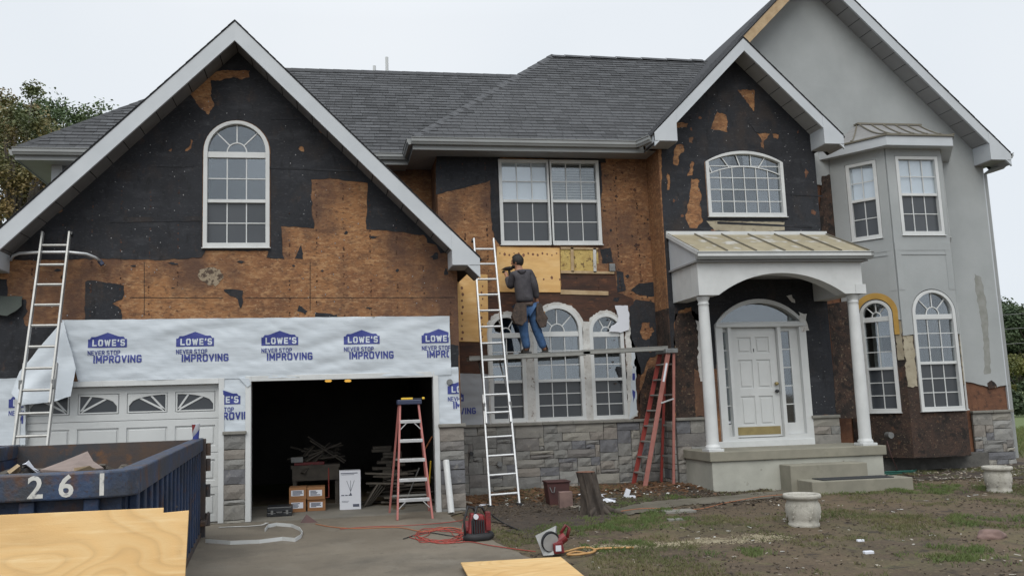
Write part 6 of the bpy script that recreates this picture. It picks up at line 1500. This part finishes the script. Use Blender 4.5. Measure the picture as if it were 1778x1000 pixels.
for i in range(9):
    c = Vector((P(672, 815, 14.9).x+random.uniform(-.12, .16), 14.9+random.uniform(0, .2), .62+i*.05)); m.box(c.x-.16, c.x+.16, c.y, c.y+.25, c.z, c.z+.045)
m.box(q.x-.1, q.x+.3, 14.9, 15.15, .158, .62)
tag(m.build('lumber_pile', 'lumber'), 'heap of grey sacks and offcuts left of the pink stepladder', 'lumber', kind='stuff')
for i in range(4):
    a = P(632, 878, 14.3+i*.05); b = P(656, 838, 14.3+i*.05); a.z = .17+.0*i; o = MB().bar(a+Vector((i*.03, 0, 0)), b+Vector((i*.035, 0, -.02*i)), .25, .02, (-.6, 0, .7)).build('slanted_board', 'lumber'); tag(o, ('lowest','second','third','topmost')[i]+' slanted grey board in the fan right of the white box', 'board', 'slanted boards right of the white box')
for i, (x0, y0, x1, y1, mt, lb) in enumerate(((733, 850, 748, 800, 'yellow', 'yellow pole leaning inside the right garage jamb'), (706, 868, 728, 812, 'lead', 'thin grey metal rod leaning behind the pink stepladder'), (738, 790, 750, 758, 'orange', 'orange handle leaning high inside the right garage jamb'))):
    a = P(x0, y0, 13.9); a = PZ(x0, y0+18, .16) if i < 2 else P(x0, y0, 13.6); a.y = 13.95; b = P(x1, y1, 13.7); o = MB().tube([a, b], .012, 8).build('pole', mt); tag(o, lb, 'pole')

# ---- compressor, hoses, cords
def cord(pts, r_, mat, label, name='power_lead', dz=None, jit=0, cat='cord', group=None):
    P3 = [gpt(a, b, r_+.014) for a, b in pts]; out = []
    for i in range(len(P3)-1):
        p0, p1, p2, p3 = P3[max(i-1, 0)], P3[i], P3[i+1], P3[min(i+2, len(P3)-1)]
        for k in range(6):
            t = k/6; out.append(.5*((2*p1)+(-p0+p2)*t+(2*p0-5*p1+4*p2-p3)*t*t+(-p0+3*p1-3*p2+p3)*t**3))
    out.append(P3[-1]); return tag(MB().tube(out, r_, 6).build(name, mat, smooth=True), label, cat, group)
cord([(590, 918), (640, 914), (700, 912), (760, 908), (800, 903), (812, 896)], .005, 'redhose', 'thin red air hose running across the apron to the compressor', 'air_hose', cat='hose')
random.seed(5)
coil = []
for i in range(64):
    a = i*.62; rr_ = 1+.25*math.sin(i*1.7); coil.append((762+38*rr_*math.cos(a)+6*math.sin(i*.9)+i*.1, 930+11*rr_*math.sin(a)+2*math.sin(i*1.3)))
coil = [(805, 905)]+coil+[(815, 940), (850, 946), (905, 954), (930, 957)]
cord(coil, .0052, 'redhose', 'tangled red air hose heaped on the driveway left of the compressor', 'air_hose', cat='hose')
cord([(548, 909), (575, 914), (620, 917), (690, 915), (735, 922), (775, 915), (800, 918)], .006, 'orange', 'orange extension cord trailing along the garage apron')
cord([(1060, 890), (1120, 882), (1200, 884), (1230, 880), (1262, 872), (1320, 862), (1362, 858)], .005, 'orange', 'orange extension cord lying along the concrete path')
cord([(700, 935), (740, 924), (790, 930), (815, 922)], .006, 'rubber', 'black cable looping on the driveway beside the red hose')
cord([(850, 890), (870, 905), (890, 915), (905, 921)], .009, 'rubber', 'black hose stretching from the compressor over the soil')
q = P(1540, 765, 14.0); pts = [q, q+Vector((.02, -.05, -.25)), q+Vector((.08, -.1, -.5))]; g2 = gpt(1555, 818); pts += [Vector((g2.x, g2.y, g2.z+.03)), gpt(1580, 826, .03), gpt(1620, 824, .03), gpt(1650, 818, .03)]
tag(MB().tube(pts, .007, 6).build('power_lead', 'maroon', smooth=True), 'thin dark red cord hanging from the bay vent to the ground', 'cord')
c0 = gpt(828, 938); t = empty('air_compressor', c0, 'small red and black portable air compressor on the driveway edge', 'compressor')
cx_, cy_, cz_ = c0
MB().tube([(cx_-.16, cy_-.05, cz_+.05), (cx_-.05, cy_-.1, cz_+.045), (cx_+.1, cy_-.08, cz_+.05), (cx_+.17, cy_+.0, cz_+.06)], .05, 10).build('base_bumper', 'rubber', t, smooth=True)
MB().tube([(cx_-.13, cy_+.1, cz_+.12), (cx_+.15, cy_+.1, cz_+.12)], [.1, .1], 16).build('air_tank', 'redp', t, smooth=False)
MB().hexa([(cx_-.11, cy_-.09, cz_+.08), (cx_+.14, cy_-.07, cz_+.08), (cx_+.14, cy_+.09, cz_+.08), (cx_-.11, cy_+.09, cz_+.08), (cx_-.07, cy_-.06, cz_+.33), (cx_+.09, cy_-.05, cz_+.30), (cx_+.09, cy_+.07, cz_+.30), (cx_-.07, cy_+.07, cz_+.33)]).build('motor_shroud', 'redp', t, bev=.02)
gm = MB()
for k in range(6): gm.box(cx_-.075+.028*k, cx_-.06+.028*k, cy_-.105, cy_-.075, cz_+.09, cz_+.25)
gm.build('vent_grille', 'blackplastic', t)['kind'] = 'stuff'
for x in (-.15, -.04):
    MB().tube([(cx_+x, cy_-.08, cz_+.05), (cx_+x-.01, cy_-.08, cz_+.25), (cx_+x+.05, cy_-.02, cz_+.40), (cx_+x+.12, cy_+.02, cz_+.38), (cx_+x+.16, cy_+.04, cz_+.30)], .014, 8).build('roll_cage', 'rubber', t, smooth=True)
MB().tube([(cx_-.02, cy_-.09, cz_+.29), (cx_-.02, cy_-.12, cz_+.29)], .03, 14).build('pressure_gauge', 'paper', t)
MB().box(cx_+.10, cx_+.16, cy_-.10, cy_-.03, cz_+.12, cz_+.34).build('side_panel', 'redp', t, bev=.01)
# ---- circular saw
c0 = gpt(958, 962); t = empty('circular_saw', c0, 'red circular saw with grey shoe plate lying on the bare soil', 'saw')
X_, Y_, Z_ = c0
sa = Vector((X_-.17, Y_-.05, Z_+.20)); 
MB().hexa([Vector((X_-.11, Y_-.06, Z_+.0)), Vector((X_+.0, Y_-.10, Z_+.01)), Vector((X_+.02, Y_-.09, Z_+.015)), Vector((X_-.10, Y_-.04, Z_+.01)), Vector((X_-.17, Y_+.02, Z_+.20)), Vector((X_+.06, Y_+.0, Z_+.30)), Vector((X_+.075, Y_+.01, Z_+.29)), Vector((X_-.165, Y_+.04, Z_+.20))]).build('shoe_plate', 'lead', t, bev=.003)
def disc(c, n, r_, th, nm, mt, par, seg=28):
    n = n.normalized(); c = Vector(c); return MB().tube([c-n*th/2, c+n*th/2], r_, seg).build(nm, mt, par)
disc((X_-.03, Y_-.10, Z_+.14), Vector((.3, -1, -.15)), .092, .004, 'saw_blade', 'alu', t); disc((X_-.03, Y_-.075, Z_+.15), Vector((.3, -1, -.15)), .105, .03, 'blade_guard', 'blackplastic', t)
MB().tube([(X_+.02, Y_-.02, Z_+.10), (X_+.15, Y_-.04, Z_+.19)], [.062, .05], 16).build('motor_housing', 'redp', t); MB().hexa([(X_+.0, Y_-.12, Z_+.02), (X_+.12, Y_-.10, Z_+.02), (X_+.12, Y_-.0, Z_+.02), (X_, Y_-.0, Z_+.02), (X_-.01, Y_-.12, Z_+.13), (X_+.10, Y_-.10, Z_+.15), (X_+.1, Y_-.0, Z_+.15), (X_, Y_, Z_+.13)]).build('handle_body', 'redp', t, bev=.012)
MB().box(X_+.015, X_+.075, Y_-.1235, Y_-.1205, Z_+.05, Z_+.11).build('label_sticker', 'paper', t)
MB().tube([(X_+.10, Y_-.03, Z_+.22), (X_+.16, Y_-.03, Z_+.30), (X_+.20, Y_-.03, Z_+.27), (X_+.17, Y_-.03, Z_+.17)], .018, 8).build('handle', 'redp', t, smooth=True)
cord([(975, 958), (990, 955), (1005, 951), (1022, 950), (1034, 955), (1020, 960), (1000, 957), (985, 962), (1005, 962), (1028, 958), (1040, 952), (1100, 950)], .012, 'rope', 'bundle of yellow orange cord beside the saw', 'cord_bundle')

# ---- stump, bucket, block, elbow, stones
c0 = gpt(1036, 893); t = empty('tree_stump', c0, 'short dark tree stump with roots in front of the stone wall', 'stump')
m = MB(); hN = 12; sN = 40
for j in range(hN+1):
    f = j/hN; zz = .62*f; rr0 = .125+.085*(1-f)**4; lean = Vector((-.13*f, 0, 0))
    for k in range(sN):
        a = 2*math.pi*k/sN; nn_ = .006*math.sin(a*17+3*noise.noise(Vector((a, f*3, 0))))+.018*noise.noise(Vector((math.cos(a)*3, math.sin(a)*3, f*2)))+.010*math.sin(a*9+f*2)+ (1-f)**3*.05*math.sin(a*5)
        m.v.append(c0+lean+Vector(((rr0+nn_)*math.cos(a), (rr0+nn_)*math.sin(a), zz-.03)))
for j in range(hN):
    for k in range(sN): a = j*sN+k; b = j*sN+(k+1) % sN; m.f.append((a, b, b+sN, a+sN))
m.build('trunk', 'bark', t); topc = c0+Vector((-.13, 0, .591)); mm = MB(); mm.v = [topc+Vector((.128*math.cos(2*math.pi*k/sN), .128*math.sin(2*math.pi*k/sN), .0)) for k in range(sN)]; mm.f = [tuple(range(sN))]; mm.build('cut_top', 'cut', t)
for a_, L_ in ((-.3, .42), (-1.1, .30), (.5, .3), (-2.2, .25)):
    d = Vector((math.cos(a_), math.sin(a_), 0)); MB().tube([c0+d*.10+Vector((0, 0, .10)), c0+d*.2+Vector((0, 0, .05)), c0+d*L_+Vector((0, 0, .0))], [.06, .04, .015], 7).build('root', 'bark', t, smooth=True)
a = gpt(974, 878); t = empty('storage_crate', a, 'maroon plastic crate standing by the stone wall left of the stump', 'crate')
MB().prism(Tp, [(a.x-.15, a.z-.02), (a.x+.13, a.z-.02), (a.x+.17, a.z+.34), (a.x-.19, a.z+.34)], a.y+.05, a.y+.30).build('crate_body', 'maroon', t, bev=.008); MB().box(a.x-.20, a.x+.18, a.y+.03, a.y+.32, a.z+.3405, a.z+.365).build('crate_rim', 'maroon', t, bev=.006)
MB().tube([(a.x-.15, a.y+.045, a.z+.28), (a.x-.12, a.y+.03, a.z+.20), (a.x-.09, a.y+.03, a.z+.20), (a.x-.07, a.y+.045, a.z+.28)], .007, 6).build('handle', 'lead', t)
b = gpt(981, 882); o = MB().box(b.x-.10, b.x+.10, b.y-.10, b.y-.0, b.z-.01, b.z+.25).build('concrete_block', 'pinkstone', bev=.01); tag(o, 'pinkish block standing in front of the maroon crate', 'block')
b = gpt(1020, 888); o = MB().bar(b+Vector((-.12, .02, .05)), b+Vector((.13, -.05, .02)), .09, .06).build('broken_stone', 'cap', bev=.01); tag(o, 'broken oblong stone lying against the stump', 'stone')
b = gpt(1092, 863); t = empty('downspout_elbow', b, 'white downspout elbow lying on the soil left of the orange stepladder', 'pipe fitting')
MB().bar(b+Vector((-.05, 0, .03)), b+Vector((.0, 0, .15)), .07, .055, (0, 1, 0)).build('upper_leg', 'paper', t, bev=.006); MB().bar(b+Vector((-.06, 0, .03)), b+Vector((.10, -.01, .025)), .055, .05).build('lower_leg', 'paper', t, bev=.006)
for i, (px, py, s_, lb) in enumerate(((1045, 861, .10, 'crumpled white wrapping between stump and elbow, nearer the stump'), (1053, 872, .14, 'crumpled white wrapping just right of the stump, lower piece'), (1016, 860, .12, 'white scrap lying between the maroon crate and the stump'), (836, 880, .10, 'white scrap standing at the wall left of the centre ladder'), (995, 883, .09, 'pale splinter of stone between crate and stump'), (812, 876, .10, 'grey white scrap by the pier right of the pipe'))):
    c = gpt(px, py); m = MB(); k = 7
    m.v = [c+Vector((random.uniform(-1, 1)*s_*1.3, random.uniform(-1, 1)*s_, random.uniform(0, .6)*s_)) for _ in range(k)]+[c+Vector((0, 0, s_*.5))]
    m.f = [(j, (j+1) % k, k) for j in range(k)]; o = m.build('crumpled_scrap', 'paper' if i < 4 else 'chip'); tag(o, lb, 'scrap', 'scraps lying along the stone wall')
def rock(c, sx, sy, sz, mat, label, seed=0, rz=0):
    bm = bmesh.new(); bmesh.ops.create_icosphere(bm, subdivisions=4, radius=1)
    for v in bm.verts:
        n_ = noise.noise(v.co*1.3+Vector((seed, 0, 0)))*.35+noise.noise(v.co*5+Vector((seed, 0, 0)))*.05; v.co *= 1+n_; v.co = Vector((v.co.x*sx, v.co.y*sy, max(v.co.z*sz, -.4*sz)))
    me = D.meshes.new('rock'); bm.to_mesh(me); bm.free(); me.materials.append(MT[mat]); me.shade_smooth(); o = D.objects.new('rock', me); C.objects.link(o); o.location = c+Vector((0, 0, sz*.3)); o.rotation_euler.z = rz; return tag(o, label, 'rock')
rock(gpt(1721, 934), .145, .10, .082, 'pinkstone', 'smooth reddish field stone at the right of the yard', 2)
for i, (px, py, s_, lb) in enumerate(((1172, 903, .10, 'flat grey stone slab near the path, lower'), (1178, 888, .22, 'thin grey slab half sunk in grass near the path'), (1508, 960, .05, 'small white stone chip in the middle of the yard'), (1494, 940, .04, 'smaller white stone chip up the yard'))):
    c = gpt(px, py); tag(MB().box(c.x-s_, c.x+s_, c.y-s_*.5, c.y+s_*.5, c.z-.02, c.z+.025).build('stone_slab', 'cap' if i < 2 else 'paper', bev=.008), lb, 'stone')
# ---- planters
def planter(c, label):
    t = empty('planter', c, label, 'planter', 'concrete planters on the lawn'); lo = dict(parent=t, local=True)
    pr = [(0, 0), (.205, 0), (.215, .012), (.215, .045), (.200, .06), (.212, .10), (.232, .17), (.238, .23), (.228, .29), (.212, .33), (.215, .345), (.250, .36), (.262, .375), (.262, .40), (.25, .415), (.225, .415), (.205, .40), (.195, .33), (.2, .25)]
    MB().lathe(pr, 48).build('pot_body', 'pot', smooth=True, **lo); MB().lathe([(0, .31), (.198, .31)], 24).build('soil', 'soil', **lo)
    for A in (-1.6, -.55, -2.7, .5, 1.6, 2.7):
        for k in range(5):
            a0 = A-.12+.05*k; z0 = .09+.03*k; rr_ = .236 if .12 < z0 < .28 else .226
            p0 = Vector((math.cos(a0)*rr_*.97, math.sin(a0)*rr_*.97, z0)); p1 = Vector((math.cos(a0+.16)*rr_*1.0, math.sin(a0+.16)*rr_*1.0, z0+.085)); MB().tube([p0, (p0+p1)/2*1.02, p1], [.004, .011, .004], 6).build('leaf_relief', 'pot', smooth=True, **lo)
    return t
c0 = gpt(1412, 917); p1_ = planter((c0.x, c0.y+.2, c0.z-.005), 'weathered white concrete planter in the middle of the bare lawn')
p1_.scale = (.84, .84, .94)
c1 = gpt(1735, 857); c1 = Vector((P(1735, 850, c1.y+.2).x, c1.y+.2, c1.z-.005)); p2_ = clone(p1_); p2_.location = c1; p2_.rotation_euler.z = .4; p2_.scale = (.78, .78, .92); p2_['label'] = 'weathered white concrete planter near the stone corner at the far right'
# green hose reel / tray
c = gpt(1568, 822); t = empty('garden_tray', c, 'flat green plastic tray on the soil beside the porch', 'tray')
MB().prism(Th, [(c.x-.40, c.y-.03), (c.x+.15, c.y-.1), (c.x+.28, c.y), (c.x+.18, c.y+.08), (c.x-.38, c.y+.05)], c.z+.0, c.z+.05).build('tray_body', 'green', t, bev=.012); MB().tube([(c.x-.38, c.y-.04, c.z+.05), (c.x+.14, c.y-.11, c.z+.055), (c.x+.27, c.y, c.z+.055)], .012, 6).build('tray_rim', 'green', t)

# ---- scattered debris
def scatter(name, mat, label, n, region, smin, smax, seed, thick=.01, flat=.25, cat='debris', dens=None):
    random.seed(seed); m = MB(); k = 0; tr_ = 0
    while k < n and tr_ < n*30:
        tr_ += 1; x = random.uniform(region[0], region[1]); y = random.uniform(region[2], region[3])
        if dens and random.random() > dens(x, y): continue
        s_ = random.uniform(smin, smax)*random.uniform(.5, 1); a = random.uniform(0, 6.3); d = Vector((math.cos(a), math.sin(a), random.uniform(-flat, flat)))*s_/2
        c = Vector((x, y, gn(x, y)+thick)); m.bar(c-d, c+d, s_*random.uniform(.15, .6), thick*random.uniform(.5, 1.2)); k += 1
    tag(m.build(name, mat, fixn=False), label, cat, kind='stuff')
def dyard(x, y):
    if in_poly(x, y, drive): return .02
    near = math.exp(-((y-14.)/1.1)**2) if x > 9.2 else math.exp(-((y-14.2)/.8)**2)
    return .10+.9*near
scatter('debris_chips', 'chip', 'pale chips of stucco and wood scattered over the yard', 900, (2, 13.5, 6, 14.6), .02, .07, 21, .006, dens=dyard)
MT['darklitter'] = M('dark_litter', (.052, .040, .030), (.085, .065, .045), 4, .9)
MT['chipwhite'] = M('white_scraps', (.60, .60, .57), None, 1, .7)
scatter('debris_chips', 'chipwhite', 'small white scraps scattered over the yard', 170, (2, 13.5, 6.5, 14.6), .03, .09, 22, .006, dens=dyard)
scatter('stone_rubble', 'chipwhite', 'pale rubble and torn scraps along the foot of the stone wall', 110, (2.3, 6.2, 12.9, 14.6), .04, .13, 28, .012, .5, dens=lambda x, y: math.exp(-((y-13.7)/.5)**2))
scatter('dark_mulch', 'darklitter', 'dark wet mulch heaped along the stone wall and round the stump', 5000, (2.2, 7.0, 11.6, 14.7), .02, .10, 29, .012, .6, dens=lambda x, y: math.exp(-((y-13.3)/.9)**2) if not in_poly(x, y, drive) and not in_poly(x, y, wk) else 0)
scatter('splinter_litter', 'woodchip', 'rusty brown splinters heaped along the foot of the stone wall', 1700, (2.2, 6.1, 12.9, 14.7), .05, .22, 23, .012, .4, dens=lambda x, y: math.exp(-((y-14.1)/.55)**2))
scatter('soil_clods', 'darklitter', 'dark clods and leaves on the bare soil', 9000, (2.1, 13.5, 5.6, 14.8), .010, .045, 24, .008, .6, dens=lambda x, y: 0 if in_poly(x, y, drive) else (.25+.75*math.exp(-((y-13.6)/1.2)**2))*(1 if noise.noise(Vector((x*.9, y*.9, 7))) > -.1 else .2))
MT['sawdust'] = M('sawdust', (.42, .37, .26), (.25, .21, .14), 9, .95)
sd0, sd1 = gpt(1180, 943), gpt(1275, 941)
scatter('sawdust', 'sawdust', 'pale sawdust streak spilled on the bare lawn', 5200, (sd0.x-1.1, sd1.x+.7, sd0.y-.5, sd0.y+.6), .008, .03, 27, .003, .1, cat='sawdust', dens=lambda x, y: math.exp(-((y-sd0.y-.12*noise.noise(Vector((x*2, 0, 0))))/.14)**2)*(.35+.65*max(0, noise.noise(Vector((x*3, y*5, 1)))+.5)))
scatter('bay_litter', 'chip', 'pale splinters heaped below the bay', 260, (9.5, 12.8, 13.4, 14.9), .03, .14, 25, .01, .5)
scatter('drive_litter', 'darklitter', 'dark crumbs littered over the driveway', 420, (-1.2, 2.6, 7, 13), .008, .035, 26, .004, .2, dens=lambda x, y: 1 if in_poly(x, y, drive) else 0)

# ---- grass
def grass(name, label, n, dens, hmin, hmax, seed, reg=(2, 14.5, 5.5, 14.6), mat='grass'):
    random.seed(seed); m = MB(); k = 0; tr_ = 0
    while k < n and tr_ < n*25:
        tr_ += 1; x = random.uniform(reg[0], reg[1]); y = random.uniform(reg[2], reg[3])
        if random.random() > dens(x, y): continue
        for _ in range(3):
            xx = x+random.uniform(-.02, .02); yy = y+random.uniform(-.02, .02); z = gn(xx, yy)-.004; h_ = random.uniform(hmin, hmax); a = random.uniform(0, 6.3); w = .0035
            lx_, ly_ = math.cos(a)*h_*.6, math.sin(a)*h_*.6; i = len(m.v)
            m.v += [Vector((xx-w*math.sin(a), yy+w*math.cos(a), z)), Vector((xx+w*math.sin(a), yy-w*math.cos(a), z)), Vector((xx+lx_*.4, yy+ly_*.4, z+h_*.7)), Vector((xx+lx_, yy+ly_, z+h_))]
            m.f += [(i, i+1, i+2), (i+1, i+3, i+2)]
        k += 1
    tag(m.build(name, mat, fixn=False), label, 'grass', kind='stuff')
def gd(x, y):
    if in_poly(x, y, drive) or in_poly(x, y, wk): return 0
    if x < 9.3 and y > 12.5 and x > 7.1: return 0
    n_ = noise.noise(Vector((x*.8, y*.8, 2)))+.5*noise.noise(Vector((x*2.7, y*2.7, 8))); return max(0, min(1, (n_-.02)*2.2))*.9
def spots(x, y):
    v = 0
    for sx, sy, rx, ry in SP: v = max(v, 1-((x-sx)/rx)**2-((y-sy)/ry)**2)
    return 0 if (in_poly(x, y, drive) or in_poly(x, y, wk) or (7.2 < x < 9.05 and y > 12.5)) else (max(0, v)**.5)*max(0, .25+1.6*noise.noise(Vector((x*3.3, y*3.3, 4))))
SP = [(gpt(a, b).x, gpt(a, b).y, c*1.35, d*1.35) for a, b, c, d in ((1480, 852, .7, .35), (1560, 849, .9, .35), (1640, 852, .6, .3), (1110, 885, .5, .6), (1070, 910, .8, .5), (1130, 905, .5, .5), (1010, 922, .4, .3), (1070, 950, .35, .25), (1715, 905, .5, .4), (1290, 960, .3, .2), (1680, 965, .5, .4), (1165, 870, .5, .3))]
grass('thin_grass', 'thin dull grass growing in patches over the yard', 20000, gd, .02, .045, 31)
MT['grassg'] = M('green_grass', (.075, .125, .030), (.125, .15, .05), 1.5, .7)
grass('green_grass', 'greener grass tufts near the steps, the path and the stump', 9000, spots, .02, .06, 32, mat='grassg')
MT['weed'] = M('far_field_grass', (.11, .15, .04), (.15, .15, .06), .5, .8)
grass('field_grass', 'tall grass at the edge of the field behind the right corner', 5000, lambda x, y: .8, .05, .25, 33, reg=(13.4, 24, 16, 30), mat='weed')

# ---- trees
def tree(name, base, H_, crown, label, leaf, n, ls, seed, group=None, lean=0, cat='tree', clumps=26, gap=.55):
    random.seed(seed); base = Vector(base); t = empty(name, base, label, cat, group); lo = dict(parent=t, local=True)
    top = Vector((lean, 0, H_*.9)); n_ = 8; pts = [top*(i/n_)+Vector((noise.noise(Vector((i, seed, 0)))*.25, noise.noise(Vector((i, seed, 5)))*.25, 0))*(i > 0) for i in range(n_+1)]
    MB().tube(pts, [H_*.022*(1-.85*i/n_)+.01 for i in range(n_+1)], 9).build('trunk', 'trunk', smooth=True, **lo)
    cr = MB(); cs = []
    for i in range(clumps):
        th = random.uniform(0, 6.28); ph = math.acos(random.uniform(-.8, 1)); rr_ = random.uniform(.45, 1)**.6
        c = Vector((lean*.6+crown[0]*rr_*math.sin(ph)*math.cos(th), crown[0]*rr_*math.sin(ph)*math.sin(th), crown[2]+crown[1]*rr_*math.cos(ph))); cs.append((c, random.uniform(.14, .32)*crown[0]))
        if i % 2 == 0:
            f = max(.25, min(.95, (c.z-.12*H_)/(H_*.95)*.8)); a = top*f; m_ = a.lerp(c, .5)+Vector((0, 0, -.05*H_)); 
            MB().tube([a, m_, c], [H_*.007, H_*.005, .01], 6).build('limb', 'trunk', smooth=True, **lo)
    for k in range(n):
        c, r_ = random.choice(cs); v = Vector((random.gauss(0, 1), random.gauss(0, 1), random.gauss(0, .8))); v = v.normalized()*r_*random.uniform(.1, 1.05); p = c+v
        a = Vector((random.gauss(0, 1), random.gauss(0, 1), random.gauss(0, .6))).normalized()*ls*random.uniform(.6, 1.3); b = a.cross(Vector((random.gauss(0, 1), random.gauss(0, 1), random.gauss(0, 1)))).normalized()*ls*.55
        i = len(cr.v); cr.v += [p-a, p+b, p+a, p-b]; cr.f.append((i, i+1, i+2, i+3))
    cr.build('crown', leaf, fixn=False, **lo); return t
def at(px, Y): q = P(px, 700, Y); return (q.x, Y, 0)
tree('autumn_tree', at(8, 27), 11.6, (2.1, 3.8, 7.9), 'thin tree with olive and rust autumn leaves at the left edge', 'leaf2', 34000, .055, 1, clumps=80)
tree('green_tree', at(98, 30), 12.3, (2.5, 1.7, 10.4), 'green leafy tree top rising over the left roof corner', 'leaf1', 30000, .06, 2, clumps=60)
tree('green_tree', at(20, 33), 9.6, (3.0, 3.2, 5.6), 'dark green tree low behind the autumn tree at the left edge', 'leaf1', 26000, .07, 3, clumps=50)
tree('green_tree', at(-60, 29), 11, (2.6, 3.5, 7), 'tree just beyond the left edge of the view', 'leaf2', 7000, .12, 4)
# right background
f0 = tree('forest_tree', at(1772, 75), 10.6, (4.6, 5, 5.4), 'dark forest tree behind the right corner, nearest the house wall', 'leaf3', 26000, .17, 5, 'dark forest trees far behind the right corner', clumps=44)
random.seed(9)
for i, (px, Y, s_, lb) in enumerate(((1735, 82, .98, 'dark forest tree peeping out just right of the stucco corner'), (1800, 70, .92, 'dark forest tree at the right edge of the view'), (1850, 78, 1.05, 'dark forest tree beyond the right edge of the view'), (1910, 74, .95, 'dark forest tree second beyond the right edge'), (1980, 80, 1.1, 'dark forest tree third beyond the right edge'), (1690, 88, 1.0, 'dark forest tree hidden mostly by the right wall'))):
    c = clone(f0); c.location = at(px, Y); c.scale = (s_, s_, s_*random.uniform(.93, 1.05)); c.rotation_euler.z = i*1.3; c['label'] = lb
tree('yellow_tree', at(1774, 55), 4.2, (1.9, 1.7, 2.4), 'yellow green bushy tree in front of the dark forest', 'leaf4', 16000, .085, 6, clumps=40)
u0_ = tree('bush', at(1782, 45), 2.2, (1.7, 1.1, .9), 'low dark bush at the field edge on the right', 'leaf3', 4000, .12, 7, clumps=16)
# wires on a pole beyond the frame
up_ = empty('utility_pole', (at(1900, 42)[0], 42, 0), 'wooden utility pole carrying three wires at the right edge', 'utility pole')
bx, by = at(1900, 42)[0], 42
MB().tube([(bx, by, 0), (bx, by, 9)], .14, 10).build('pole', 'trunk', up_); MB().box(bx-1, bx+1, by-.06, by+.06, 7.9, 8.05).build('crossarm', 'trunk', up_)
for py in (546, 571, 597):
    a = P(1700, py+4, 42); b = P(1900, py-14, 42); MB().tube([a+(a-b)*1.5, a, (a+b)/2+Vector((0, 0, -.05)), b], .022, 5).build('wire', 'wire', up_)
